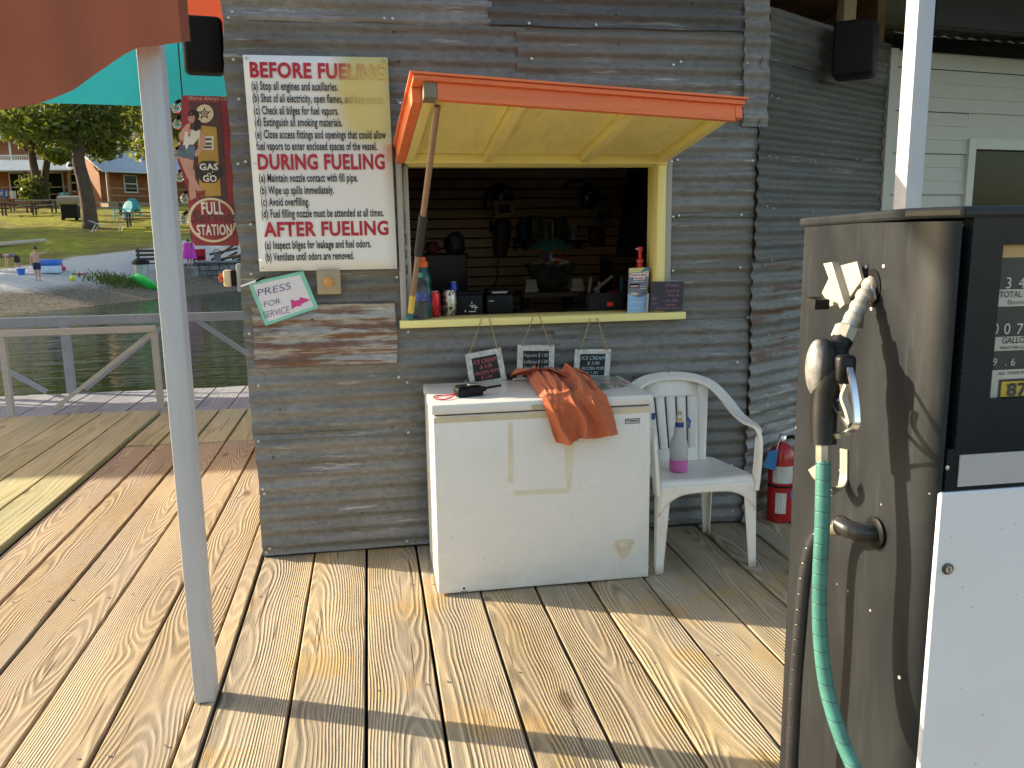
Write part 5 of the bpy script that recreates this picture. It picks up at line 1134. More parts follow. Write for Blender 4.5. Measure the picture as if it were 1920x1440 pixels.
obj('octane_label', MB().box((p0.x, YF_+.0045, zb+.001), (p0.x+.085, YF_+.0059, p1.z)), M_DK, disp); obj('octane_face', MB().box((p0.x+.004, YF_+.0035, zb+.002), (p0.x+.081, YF_+.0044, p1.z-.004)), pm('octane_yellow', (.74, .52, .06), .45), disp)
pq = onY(1886, 744, YF_+.003); text('lettering', '87', M_DK, disp, (pq.x, YF_+.003, zb+.004), .042, .021, bold=.04, lift=.0003)
pq = onY(1877, 716, YF_+.003); text('lettering', 'MINIMUM OCTANE RATING', M_DK, disp, (pq.x, YF_+.003, pq.z), .065, .0035, lift=.0003); text('lettering', '(R+M)/2 METHOD', M_DK, disp, (pq.x+.010, YF_+.003, pq.z-.007), .045, .0035, lift=.0003)
k_ = NT('window_film'); k_.base((1, 1, 1)); k_.p(Roughness=.05, Transmission_Weight=1., IOR=1.1); tpn = k_.n('BsdfTransparent'); mx = k_.n('MixShader'); mx.inputs[0].default_value = .85; k_.l(k_.b.outputs[0], mx.inputs[1]); k_.l(tpn.outputs[0], mx.inputs[2]); k_.l(mx.outputs[0], k_.out.inputs[0])
obj('display_glass', MB().box((wx0+.0005, YF_-.002, zb+.0005), (1.6195, YF_-.0005, zt-.0005)), k_.m, pump)
obj('lower_bezel', MB().box((FX-.012, YF_-.001, zf(912)), (1.75, YF_+.02, zb-.0855)), M_BEZ, pump)
obj('silver_strip', MB().box((onY(1797, 870, YF_).x, YF_-.004, zf(904)), (1.74, YF_-.0012, zf(846))), pm('satin_strip', (.46, .46, .48), .4, .2, var=.04), pump)
obj('strip_screw', MB().lathe([(.004, 0), (.004, .001), (.001, .0015)], onY(1776, 877, YF_-.0015), 10, 'y'), M_STEEL, pump)
door = obj('lower_door', MB().rbox((onY(1760, 920, YF_).x, YF_-.006, .08), (1.745, YF_+.01, zf(913.5)), .003, 1), white_enamel('door_white', (.72, .74, .78), .35), pump)
kl = onY(1776, 1066, YF_-.006)
obj('lock_ring', MB().lathe([(.0105, -.001), (.0105, .003), (.007, .004), (.001, .004)], (kl.x, YF_-.006, kl.z), 20, 'y'), pm('lock_dark', (.09, .09, .085), .3, .8), door, smooth=40); obj('lock_core', MB().lathe([(.0065, 0), (.0065, .0012), (.001, .0013)], (kl.x, YF_-.0101, kl.z), 16, 'y'), M_STEEL, door); obj('keyhole', MB().box((kl.x-.0009, YF_-.0118, kl.z-.004), (kl.x+.0009, YF_-.0113, kl.z+.004)), M_BLACK, door)
for x, y in ((1657, 499), (1624, 500), (1634, 579), (1686, 1270)): obj('rivet', MB().lathe([(.0035, -.001), (.0035, .001), (.001, .0015)], Vector((XP, *onX(x, y, XP)[1:])), 10, 'x'), M_CHAIR, pump)
# nozzle boot
hole = onX(1637, 528, XP)
boot = obj('nozzle_boot', MB().prism([Vector((XP-.001, hole.y+.026*cos(a)*1.0, hole.z-.012+.036*sin(a))) for a in [2*pi*i/24 for i in range(24)]], (-.0012, 0, 0)), M_BLACK, pump)
M_BEI = pm('beige_lever_plastic', (.42, .38, .30), .5, var=.06, dirt=(.35, .3, .22), scale=20)
def fx(px): return XP-.006-max(0, (1625-px))/85*.030
def fl(poly, nm, mt, dx=0, th=-.006): return obj(nm, MB().prism([onX(x, y, fx(x)+dx) for x, y in poly], (th, 0, 0)), mt, boot)
fl([(1573, 500), (1612, 490), (1621, 524), (1595, 562)], 'holster_plate', M_BEI, -.002); fl([(1560, 520), (1546, 549), (1562, 574), (1583, 569)], 'holster_plate', M_BEI, -.004)
fl([(1556, 494), (1572, 491), (1596, 570), (1587, 578)], 'holster_rib', M_BEI, -.006, -.014)
fl([(1538, 556), (1556, 562), (1554, 580), (1536, 577)], 'lever_end', M_BLACK, -.022, -.03)
fl([(1630, 540), (1640, 535), (1644, 560), (1634, 570), (1627, 562)], 'hinge_plate', M_BEI, .0)
# hook
hk = catmull([onX(1583, 842, XP-.003), onX(1583, 872, XP-.003), onX(1582, 898, XP-.004), onX(1575, 917, XP-.018), onX(1558, 920, XP-.045), onX(1538, 899, XP-.072), onX(1523, 876, XP-.082)], 5)
obj('hose_hook', MB().sweep(hk, .022, .004, (-1, -.1, .3)), pm('hook_cream_metal', (.58, .52, .42), .35, .5), pump, smooth=60)
# elbow and hose outlet
ec = onX(1644, 998, XP)
obj('outlet_flange', MB().lathe([(.030, 0), (.030, -.006), (.024, -.009), (.02, -.009)], Vector((XP, ec.y, ec.z)), 24, 'x'), M_BLACK, pump, smooth=40)
el = catmull([Vector((XP-.004, ec.y, ec.z)), Vector((XP-.028, ec.y+.003, ec.z+.001)), Vector((XP-.046, ec.y+.018, ec.z+.003)), Vector((XP-.052, ec.y+.045, ec.z+.006)), onX(1572, 988, XP-.055)], 5)
obj('outlet_elbow', MB().tube(el, .0175, 14), pm('rubber_elbow', (.025, .025, .027), .3), pump, smooth=60)
obj('outlet_ferrule', MB().tube([onX(1575, 988, XP-.055), onX(1558, 989, XP-.058)], .0165, 14), pm('ferrule_metal', (.5, .46, .38), .35, .8), pump, smooth=50)
# the hoses: a thing each? the nozzle with its hose lifts away from the pump
nz_ = thing('fuel_nozzle', 'black fuel nozzle on a green hose hung on the pump side', 'fuel nozzle', onX(1545, 835, .82))
N = lambda x, y, X: onX(x, y, X)
M_NBLK = pm('nozzle_rubber', (.010, .010, .010), .42, bump=.15, spec=.3)
sp = [N(1642, 520, .948), N(1632, 535, .930), N(1615, 565, .905), N(1598, 598, .882), N(1588, 618, .868)]
obj('spout', MB().tube(sp, [.012, .0125, .013, .0145, .015], 14), pm('spout_alloy', (.55, .52, .46), .4, .5), nz_, smooth=50)
M_SPT = pm('spout_sleeve', (.42, .38, .31), .5, .1, var=.1)
for t0 in (.25, .42, .58, .74):
    i = t0*4; j = int(i); a = sp[j].lerp(sp[j+1], i-j); d = (sp[min(j+1, 4)]-sp[j]).normalized(); obj('spout_ring', MB().tube([a-d*.007, a-d*.005, a+d*.005, a+d*.007], [.0135, .0158, .0158, .0135], 16), M_SPT, nz_, smooth=50)
a, b = N(1590, 612, .870), N(1578, 640, .855); obj('spout_nut', MB().tube([a, a.lerp(b, .15), a.lerp(b, .85), b], [.017, .022, .022, .019], 8), M_SPT, nz_, smooth=30)
bd_ = catmull([N(1580, 636, .857), N(1570, 655, .845), N(1560, 685, .832), N(1553, 715, .824), N(1547, 745, .820), N(1544, 790, .816), N(1544, 833, .814)], 4)
obj('nozzle_body', MB().tube(bd_, [.020-.0*i for i in range(4)]+[.022+.005*min(1, i/6) for i in range(8)]+[.026-.003*i/12 for i in range(len(bd_)-12)], 16), M_NBLK, nz_, smooth=60)
c1 = N(1580, 690, .840)
obj('valve_housing', MB().rbox(c1-Vector((.018, .020, .028)), c1+Vector((.018, .020, .026)), .010, 3), M_NBLK, nz_, smooth=60)
cg = N(1531, 690, .806)
def gf(u, v): th = 2*pi*u; ph = pi*v; return cg+Vector((-.018*sin(ph)*cos(th), .026*sin(ph)*sin(th), .053*cos(ph)))
obj('scuff_guard', MB().grid(gf, 24, 14), pm('scuffed_white_guard', (.26, .25, .235), .5, .2, var=.55, scale=30, bump=.3), nz_, smooth=180)
def gf2(u, v): th = 2*pi*u; ph = pi*v; return cg+Vector((.014, -.004, -.004))+Vector((-.026*sin(ph)*cos(th), .030*sin(ph)*sin(th), .060*cos(ph)))
obj('guard_cover', MB().grid(gf2, 24, 14), M_NBLK, nz_, smooth=180)
gl = catmull([N(1593, 690, .838), N(1601, 730, .834), N(1606, 775, .832), N(1604, 800, .830), N(1585, 812, .826), N(1556, 820, .818)], 5)
obj('lever_guard', MB().sweep(gl, .011, .005, (0, -1, .2)), M_CHROME, nz_, smooth=50)
lv = catmull([N(1578, 712, .835), N(1564, 738, .828), N(1566, 755, .828), N(1580, 778, .828), N(1596, 800, .829)], 4)
obj('trigger_lever', MB().sweep(lv, .014, .006, (0, -1, 0)), M_CHROME, nz_, smooth=50)
lv2 = catmull([N(1590, 722, .836), N(1582, 745, .832), N(1590, 770, .832), N(1596, 795, .831)], 4); obj('latch', MB().sweep(lv2, .012, .008, (0, -1, 0)), M_SPT, nz_, smooth=50)
obj('swivel', MB().tube([N(1544, 833, .814), N(1544, 838, .814), N(1544, 864, .8135), N(1544, 868, .8135)], [.015, .0145, .0145, .013], 8), pm('swivel_alloy', (.58, .52, .44), .3, .7), nz_, smooth=30)
def hose_mat(name, col, rough, per):
    k = NT(name); co = k.coord('Object'); z = k.sep(co)[2]; s = k.math('SINE', k.math('MULTIPLY', k.math('ADD', z, k.math('MULTIPLY', k.noise(co, 8., 2, .5), .012)), per)); ln = k.rng(s, .93, .99, 0, 1, True)
    n = k.noise(co, 18., 4, .6); c = k.ramp(n, [(.3, tuple(q*.75 for q in col)), (.7, tuple(min(1, q*1.2) for q in col))]); c = k.mix(k.math('MULTIPLY', ln, .55), c, tuple(q*.4 for q in col)); k.base(c); k.p(Roughness=rough)
    k.bump(k.math('SUBTRACT', n, ln), .35, .003); return k.m
hp_ = catmull([N(1544, 862, .8135), N(1543, 920, .811), N(1541, 1000, .809), N(1537, 1090, .809), N(1538, 1190, .812), N(1550, 1290, .818), N(1576, 1380, .828), N(1606, 1450, .838), N(1640, 1520, .848), N(1672, 1600, .855), Vector((.86, 1.05, .06)), Vector((.80, .95, .020)), Vector((.55, .9, .0165)), Vector((.35, .7, .0165)), Vector((.5, .3, .0165))], 8)
obj('green_hose', MB().tube(hp_, .0138, 14), hose_mat('green_hose_rubber', (.05, .195, .165), .45, 210.), nz_, smooth=90)
bh_ = catmull([N(1560, 989, .878), N(1545, 992, .872), N(1530, 1005, .866), N(1516, 1040, .858), N(1507, 1100, .852), N(1500, 1180, .848), N(1493, 1270, .846), N(1488, 1360, .846), N(1484, 1450, .848), Vector((.85, 1.5, .10)), Vector((.84, 1.44, .03)), Vector((.82, 1.30, .0165)), Vector((.75, .9, .0165)), Vector((.9, .4, .0165))], 8)
tag(obj('outlet_hose', MB().tube(bh_, .0135, 14), hose_mat('black_hose_rubber', (.03, .03, .032), .28, 190.), None, smooth=90), 'black ribbed hose looping down from the pump elbow', 'hose')
# ================================================================== WATER AND SHORE
def s_of(x, y): return (-x-9.8)*.868+(y-24.5)*.496
ZY = [(20, -.6), (24, -.35), (28, .02), (31, .40), (34, .75), (45.7, 2.02), (51, 2.7), (64, 3.75), (70, 4.0), (80, 4.8), (92, 8.5), (135, 30)]
def zy(y):
    if y <= ZY[0][0]: return ZY[0][1]
    for (a, za), (b, zb) in zip(ZY[:-1], ZY[1:]):
        if y <= b: return za+(zb-za)*(y-a)/(b-a)
    return ZY[-1][1]
def sst(t): t = max(0., min(1., t)); return t*t*(3-2*t)
def ground(x, y):
    s = s_of(x, y)
    if s < 0: return max(-3., -.5+.22*s)
    z = -.5+(max(zy(y), .35)+.5)*sst((s+.4)/5.0)*1.0 if s < 5 else max(zy(y), .35)
    return z+(.05*noise.noise(Vector((x*.5, y*.5, 0)))+.02*noise.noise(Vector((x*2, y*2, 3))))*min(1, s/2)
m = MB(); NX, NY = 150, 150
xs_ = [-130+150*(i/NX)**.75 for i in range(NX+1)]; ys_ = [14+125*(j/NY)**1.5 for j in range(NY+1)]
m.add([Vector((x, y, ground(x, y))) for y in ys_ for x in xs_], [(j*(NX+1)+i, j*(NX+1)+i+1, (j+1)*(NX+1)+i+1, (j+1)*(NX+1)+i) for j in range(NY) for i in range(NX)])
k = NT('lawn_and_beach'); pos = k.n('NewGeometry').outputs['Position']; sp3 = k.sep(pos)
sd = k.math('ADD', k.math('MULTIPLY', k.math('ADD', sp3[0], 9.8), -.868), k.math('MULTIPLY', k.math('SUBTRACT', sp3[1], 24.5), .496))
n1 = k.noise(pos, .35, 5, .6); n2 = k.noise(pos, 3.0, 5, .65); n3 = k.noise(pos, 14., 4, .65)
gr = k.ramp(n2, [(.3, (.14, .16, .018)), (.5, (.28, .27, .035)), (.7, (.38, .34, .065))]); gr = k.mix(k.rng(n1, .42, .62, 0, .75, True), gr, k.ramp(n3, [(.3, (.11, .085, .04)), (.7, (.24, .18, .085))]))
sa_ = k.ramp(n3, [(.3, (.42, .40, .37)), (.7, (.62, .60, .56))]); gv = k.ramp(n3, [(.25, (.06, .05, .035)), (.5, (.17, .14, .10)), (.75, (.34, .30, .24))])
sdn = k.math('ADD', sd, k.math('MULTIPLY', k.math('SUBTRACT', n1, .5), 3.0))
c = k.mix(k.rng(sdn, 5.6, 6.4, 0, 1, True), sa_, gr); c = k.mix(k.rng(sdn, 1.6, 3.0, 1, 0, True), c, gv)
k.base(c); k.p(Roughness=.95); k.b.inputs['Specular IOR Level'].default_value = .1; k.bump(k.math('ADD', n3, k.math('MULTIPLY', n2, 2.)), .8, .06)
tag(obj('lawn_and_beach', m, k.m, loc=(0, 0, 0), smooth=180), 'sandy beach rising to a sunny lawn behind the cove', None, None, 'structure')
wm = MB(); wm.add([(-160, -60, -.5), (120, -60, -.5), (120, 70, -.5), (-160, 70, -.5)], [(0, 1, 2, 3)])
k = NT('lake_water'); pos = k.n('NewGeometry').outputs['Position']
w1 = k.noise(k.scale(pos, (.8, 2.4, 1)), 1.0, 2, .5, .6); w2 = k.noise(k.scale(pos, (4., 9., 1)), 1.0, 3, .6)
k.base((.014, .024, .008)); k.p(Roughness=.03, IOR=1.33); k.b.inputs['Specular IOR Level'].default_value = .5; k.bump(k.math('ADD', k.math('MULTIPLY', w1, 1.), k.math('MULTIPLY', w2, .18)), .5, .05)
tag(obj('lake_water', wm, k.m, loc=(0, 0, -.5)), 'dark rippled lake water between dock and beach', None, None, 'structure')
# railings on the walkway
M_RAIL = pm('blue_grey_rail', (.30, .34, .38), .5, .3, var=.12, bump=.1); M_RAILW = painted_wood('grey_wood_rail', (.46, .46, .44), (.38, .35, .3), .3, 0)
def bar(p, q, w, h, mt, nm, par): return obj(nm, MB().sweep([p, q], w, h, (0, 0, 1) if abs((Vector(q)-Vector(p)).normalized().z) < .9 else (0, 1, 0)), mt, par)
fr = thing('walkway_railing', 'blue grey metal railing along the far edge of the walkway', 'railing', (-3, 8.95, -.1)); YR = 8.95
ra_ = onY(0, 588, YR); rb_ = onY(455, 582, YR); zr = .70
bar((-6.4, YR, zr), (-.6, YR, zr), .06, .085, M_RAIL, 'top_rail', fr)
for px in (-260, -110, 120, 465): p = onY(px, 600, YR); bar((p.x, YR, -.30), (p.x, YR, zr-.04), .075, .075, M_RAIL, 'rail_post', fr)
for (x0, y0, x1, y1) in ((0, 688, 88, 735), (160, 730, 305, 612), (356, 592, 470, 668)): bar(onY(x0, y0, YR+.02), onY(x1, y1, YR+.02), .03, .045, M_RAIL, 'brace', fr)
nr = thing('gate_railing', 'weathered wooden handrail with a diagonal brace at the deck edge', 'railing', (-2.5, 7.58, 0)); YN = 7.585
pa, pb = onY(-40, 625, YN), onY(288, 618, YN); zn = (pa.z+pb.z)/2
bar((pa.x-1.2, YN, zn), (pb.x+.02, YN, zn), .05, .05, M_RAILW, 'top_rail', nr)
for x_ in (onY(296, 700, YN).x, onY(12, 700, YN).x, onY(12, 700, YN).x-1.45): bar((x_, YN, .03), (x_, YN, zn-.028), .05, .05, M_RAILW, 'rail_post', nr)
bar(onY(284, 624, YN+.035), onY(98, 770, YN+.035), .03, .035, M_RAILW, 'brace', nr)

# ================================================================== TREES
M_BARK = pm('bark', (.085, .058, .04), .9, var=.35, scale=3, bump=.8, bscale=14.)
def rdir(): 
    z = random.uniform(-1, 1); a = random.uniform(0, 2*pi); r = sqrt(1-z*z); return Vector((r*cos(a), r*sin(a), z))
def leaves(mb, c, rad, n, size, flat=.75):
    for _ in range(n):
        d = rdir(); r = rad*random.random()**.42; p = Vector(c)+Vector((d.x*r, d.y*r, d.z*r*flat))
        a = rdir(); b = a.cross(rdir()).normalized(); s = size*random.uniform(.6, 1.3)
        mb.add([p-a*s, p+b*s*.55, p+a*s, p-b*s*.55], [(0, 1, 2, 3)])
def tree(name, label, trunk, radii, limbs, clusters, leafn, size, mat, group=None, crad=1.5, bark=None):
    t = thing(name, label, 'tree', trunk[0], group)
    m = MB().tube(catmull(trunk, 4), [radii[0]+(radii[1]-radii[0])*i/(4*(len(trunk)-1)) for i in range(4*(len(trunk)-1)+1)], 10)
    obj('trunk', m, bark or M_BARK, t, smooth=180)
    for lb in limbs: obj('limb', MB().tube(catmull(lb, 3), [radii[1]*.9*(1-.75*i/(3*(len(lb)-1))) for i in range(3*(len(lb)-1)+1)], 7), bark or M_BARK, t, smooth=180)
    cm = MB()
    for c in clusters: leaves(cm, c[:3], c[3] if len(c) > 3 else crad*random.uniform(.7, 1.2), leafn, size)
    obj('crown', cm, mat, t); return t
M_LEAF1 = leaf_mat('oak_leaves', (.035, .06, .012), (.13, .16, .025), .4); M_LEAF2 = leaf_mat('sunlit_leaves', (.07, .10, .012), (.22, .24, .035), .5); M_LEAFD = leaf_mat('dark_leaves', (.014, .028, .010), (.05, .075, .02), .2)
def px(x, y, Y): return onY(x, y, Y)
Y1 = 45.7
tr1 = [Vector((px(170, 428, Y1).x, Y1, ground(px(170, 428, Y1).x, Y1)-.1))]+[px(x, y, Y1) for x, y in ((166, 390), (158, 345), (147, 300), (150, 255), (156, 205), (158, 140))]
cl = [(*px(x, y, Y1+dy), r) for x, y, dy, r in ((120, 225, -1, 1.7), (150, 215, 1, 1.8), (185, 225, 0, 1.6), (200, 262, 1, 1.3), (190, 282, 2, .8), (95, 200, 0, 2), (60, 215, -1, 1.8), (130, 252, 1.5, 1.1), (105, 245, 0, 1.2), (215, 235, 2, 1.5), (160, 170, 0, 2.4), (110, 150, 1, 2.6), (200, 160, 0, 2.6), (240, 190, 1, 2.2), (50, 170, 1, 2.6), (20, 222, 0, 1.4), (150, 110, 0, 3), (90, 90, 0, 3), (210, 90, 0, 3))]
tree('shade_tree', 'tall leaning tree in the middle of the lawn', tr1, (.40, .20), [[tr1[3], px(140, 275, Y1), px(122, 255, Y1-.5), px(95, 225, Y1-1)], [tr1[4], px(165, 235, Y1+.4), px(190, 215, Y1+1)], [tr1[5], px(135, 170, Y1), px(100, 130, Y1)]], cl, 360, .16, M_LEAF1, 'lawn trees')
Y2 = 62.5
g2 = lambda x: ground(px(x, 385, Y2).x, Y2)
tr2 = [Vector((px(77, 385, Y2).x, Y2, g2(77)-.1))]+[px(x, y, Y2) for x, y in ((71, 345), (62, 305), (57, 265), (60, 215))]
tr3 = [Vector((px(86, 385, Y2+.5).x, Y2+.5, g2(86)-.1))]+[px(x, y, Y2+.5) for x, y in ((83, 350), (87, 310), (94, 270), (100, 215))]
cl2 = [(*px(x, y, Y2+dy), r) for x, y, dy, r in ((38, 240, 0, 1.7), (25, 225, 1, 1.8), (55, 240, -1, 2), (12, 235, 0, 1.5), (70, 225, 1, 2.3), (62, 350, -.4, 1.1), (60, 365, -.4, .8), (20, 215, 0, 2.2), (45, 190, 0, 3))]
cl3 = [(*px(x, y, Y2+.5+dy), r) for x, y, dy, r in ((100, 286, -1, .9), (112, 292, -1.3, .8), (95, 252, 0, 1.6), (120, 258, 0, 1.5), (108, 250, 1, 2), (90, 235, 0, 2), (125, 290, -1, .6), (105, 200, 0, 3))]
tree('shade_tree', 'left trunk of the twin trees in front of the brown cabin', tr2, (.36, .16), [[tr2[2], px(50, 285, Y2), px(35, 260, Y2)]], cl2, 260, .20, M_LEAF1, 'lawn trees')
tree('shade_tree', 'right trunk of the twin trees with sunlit yellow green leaves', tr3, (.32, .15), [[tr3[3], px(110, 275, Y2), px(118, 285, Y2-.6)]], cl3, 280, .20, M_LEAF2, 'lawn trees')
def blob_tree(name, label, x, y, h, r, n, size, mat, group):
    z0 = ground(x, y); tk = [Vector((x, y, z0-.2)), Vector((x+.1, y, z0+h*.35)), Vector((x-.1, y, z0+h*.7))]
    cs = []
    for i in range(n): d = rdir(); q = r*random.random()**.4; cs.append((x+d.x*q, y+d.y*q, z0+h*.62+d.z*q*(h*.38/r), r*random.uniform(.28, .45)))
    return tree(name, label, tk, (.3, .15), [[tk[1], tk[1]+Vector((r*.4, 0, h*.2)), tk[1]+Vector((r*.7, .2, h*.3))], [tk[1], tk[1]+Vector((-r*.4, .3, h*.2)), tk[1]+Vector((-r*.6, 0, h*.35))]], cs, 110, size, mat, group)
p = px(266, 300, 52); blob_tree('leafy_tree', 'bright yellow green tree just left of the grey post', p.x+.8, 52, 9.5, 2.3, 26, .17, M_LEAF2, 'lawn trees')
p = px(432, 400, 47); blob_tree('leafy_tree', 'dense green tree showing between the tin sign and the kiosk', p.x+.5, 47, 9.5, 2.6, 34, .16, M_LEAFD, 'lawn trees')
for i, (x, y, h, r, lb) in enumerate(((-33, 43, 11, 4.2, 'nearest'), (-29, 39.5, 9, 3.2, 'second'), (-38, 47, 12, 4.5, 'farthest'), (-24, 40.5, 8, 2.2, 'smallest'), (-27.5, 47, 10, 2.6, 'narrowest'), (-31, 50.5, 11, 3, 'tallest rear'))):
    blob_tree('leafy_tree', f'{lb} of the broad trees beyond the left end of the lawn', x, y, h, r, 26, .24, M_LEAF1, 'lawn trees')
wood = [(150, 96, 14), (185, 92, 13), (215, 98, 15), (245, 93, 12), (275, 97, 15), (300, 94, 13), (330, 100, 15), (360, 96, 14), (395, 93, 13), (425, 99, 15), (455, 95, 14), (110, 101, 16), (70, 99, 16), (30, 102, 16), (-10, 100, 16), (200, 108, 17), (260, 110, 17), (320, 112, 17), (380, 110, 17), (440, 112, 17)]
words_ = ['leftmost', 'second', 'third', 'fourth', 'fifth', 'sixth', 'seventh', 'eighth', 'ninth', 'tenth', 'eleventh', 'twelfth', 'thirteenth', 'fourteenth', 'fifteenth', 'sixteenth', 'seventeenth', 'eighteenth', 'nineteenth', 'rightmost']
for w_, (x_, y_, h_) in zip(words_, sorted(wood)):
    p = px(x_, 300, y_); blob_tree('hill_tree', f'{w_} dark tree from the left in the wood behind the cabins', p.x, y_, h_+5, 4.8, 40, .42, M_LEAFD, 'dark trees on the hill')
# bare shrub with pale branches
bp0 = px(232, 330, 74); bp0.z = ground(bp0.x, 74)
bt_ = thing('bare_tree', 'leafless tree with pale tangled branches behind the right cabin', 'tree', bp0)
bm2 = MB()
def grow(p, d, L, r, lev):
    q = p+d*L; bm2.tube([p, (p+q)/2+rdir()*L*.07, q], [r, r*.85, r*.7], 5, cap=False)
    if lev == 0: return
    for _ in range(3): grow(p+d*L*random.uniform(.5, 1), (d*.8+rdir()*.75+Vector((0, 0, .12))).normalized(), L*random.uniform(.55, .8), r*.62, lev-1)
for dx in (-1.6, -.4, .8, 2.0): grow(bp0+Vector((dx, 0, 0)), Vector((random.uniform(-.3, .3), 0, 1)).normalized(), 3.4, .11, 4)
obj('branches', bm2, pm('pale_bark', (.34, .27, .22), .9, var=.2), bt_)

# ================================================================== CABINS AND LODGE
M_CAB = pm('cabin_wood', (.27, .10, .036), .8, var=.2, scale=2, bump=.3, bscale=12); M_ROOFM = pm('blue_metal_roof', (.36, .42, .45), .45, .3, var=.12, scale=1.5); M_WTRIM = pm('white_trim', (.66, .66, .68), .6); M_POSTW = pm('porch_post', (.28, .19, .12), .8); M_PANE = glass_pane('cabin_glass')
def boxe(o, e1, e2, a, b):
    """box spanned along e1,e2,z from local a to b at origin o"""
    m_ = MB(); P_ = [o+e1*x+e2*y+Vector((0, 0, z)) for z in (a[2], b[2]) for y in (a[1], b[1]) for x in (a[0], b[0])]
    return m_.add(P_, [(0, 1, 3, 2), (4, 6, 7, 5), (0, 4, 5, 1), (1, 5, 7, 3), (3, 7, 6, 2), (2, 6, 4, 0)])
def cabin(label, o, e1, L, D, wh, rise, wins, posts, gable_side=0):
    """o = front corner; e1 along the front; e2 towards the back"""
    e1 = Vector(e1).normalized(); e2 = Vector((-e1.y, e1.x, 0)); Z = Vector((0, 0, 1))
    t = thing('cabin', label, 'cabin', o)
    obj('wall', boxe(o, e1, e2, (0, 0, -.4), (L, D, wh)), M_CAB, t)
    for x0 in (0.01, L-.11): obj('gable', MB().prism([o+e1*x0+Z*wh, o+e1*x0+e2*D+Z*wh, o+e1*x0+e2*D/2+Z*(wh+rise)], e1*.1), M_CAB, t)
    ov = 1.5; k_ = rise/(D/2)
    r_ = MB(); r_.prism([o-e1*.4-e2*ov+Z*(wh-k_*ov*.6), o-e1*.4+e2*D/2+Z*(wh+rise+.06), o-e1*.4+e2*D/2+Z*(wh+rise+.16), o-e1*.4-e2*ov+Z*(wh-k_*ov*.6+.1)], e1*(L+.8)); obj('roof', r_, M_ROOFM, t)
    r_ = MB(); r_.prism([o-e1*.4+e2*(D+.4)+Z*(wh-k_*.4+.02), o-e1*.4+e2*D/2+Z*(wh+rise+.062), o-e1*.4+e2*D/2+Z*(wh+rise+.158), o-e1*.4+e2*(D+.4)+Z*(wh-k_*.4+.12)], e1*(L+.8)); obj('roof', r_, M_ROOFM, t)
    obj('porch', boxe(o, e1, e2, (-.2, -1.6, -.4), (L+.2, -.01, .06)), M_POSTW, t)
    for x_ in posts: obj('porch_post', boxe(o, e1, e2, (x_, -1.45, .061), (x_+.14, -1.31, wh-k_*1.5*.6+.02)), M_POSTW, t)
    for x0, x1 in zip(posts[:-1], posts[1:]):
        for zz in (.45, .95): obj('porch_rail', boxe(o, e1, e2, (x0+.141, -1.42, zz), (x1-.001, -1.36, zz+.07)), M_POSTW, t)
    for x_, w_, z0, z1 in wins:
        w = obj('window', boxe(o, e1, e2, (x_, -.05, z0), (x_+w_, -.005, z1)), M_WTRIM, t)
        nzp = 2 if z1-z0 < 1.6 else 1
        for i in range(nzp): obj('pane', boxe(o, e1, e2, (x_+.09, -.07, z0+.09+i*(z1-z0-.09)/nzp), (x_+w_-.09, -.051, z0+(i+1)*(z1-z0-.09)/nzp)), M_PANE, w)
    return t
oR = px(192, 390, 63); oR.z = ground(oR.x, 63)+.25
cabR = cabin('brown cabin with a sunlit gable end and blue metal roof at right', oR, (.80, .60, 0), 10, 5.2, 2.45, 1.25, [(1.6, .95, .75, 2.0), (4.4, .95, .75, 2.0), (7.2, .95, .75, 2.0)], (-.1, 3.0, 6.2, 9.8))
oL = px(-60, 385, 67); oL.z = 4.15
cabL = cabin('long brown cabin with a blue metal roof behind the twin trees', oL, (1, -.06, 0), px(140, 385, 66).x-oL.x, 5.5, 2.3, .75, [(.6, 1.0, .7, 2.0), (3.0, 1.1, .1, 2.1), (5.6, 1.1, .1, 2.1), (7.0, .9, .7, 2.0)], (-.1, 2.4, 4.9, 7.6))
lo = px(-60, 310, 88); lz = px(60, 312, 88).z
lodge = thing('lodge', 'white balconied lodge on the slope above the cabins', 'building', (px(60, 300, 88).x, 90, 4.8))
LX0, LX1 = px(-60, 310, 88).x, px(140, 310, 88).x
obj('wall', MB().box((LX0, 90.2, 4.0), (LX1, 97, lz+3.0)), pm('lodge_brown', (.24, .12, .075), .8, var=.15), lodge)
obj('balcony_floor', MB().box((LX0, 88, lz-.4), (LX1+.3, 90.19, lz)), M_WTRIM, lodge)
rl = MB()
xx = LX0
while xx < LX1: rl.box((xx, 88.03, lz+.101), (xx+.05, 88.08, lz+.95)); xx += .16
tag(obj('baluster', rl, M_WTRIM, lodge), kind='stuff')
obj('balcony_rail', MB().box((LX0, 88.0, lz+.951), (LX1+.3, 88.12, lz+1.05)), M_WTRIM, lodge); obj('balcony_rail', MB().box((LX0, 88.0, lz+.03), (LX1+.3, 88.12, lz+.1)), M_WTRIM, lodge)
for i in range(6): x_ = LX0+(LX1-LX0)*i/5; obj('balcony_post', MB().box((x_, 87.9, 4.0), (x_+.16, 87.995, lz+2.5)), M_WTRIM, lodge)
obj('roof', MB().prism([Vector((LX0-.6, 87.2, lz+2.5)), Vector((LX0-.6, 93.5, lz+5.0)), Vector((LX0-.6, 99, lz+2.6)), Vector((LX0-.6, 99, lz+2.4)), Vector((LX0-.6, 93.5, lz+4.8)), Vector((LX0-.6, 87.2, lz+2.3))], (LX1-LX0+1.2, 0, 0)), M_ROOFM, lodge)
pv = thing('porch_pavilion', 'white columned pavilion beside the lodge balcony', 'pavilion', px(185, 325, 84)); 
gx0, gx1 = px(158, 325, 84).x, px(214, 325, 84).x; gz = px(185, 326, 84).z; gt = px(185, 286, 84).z
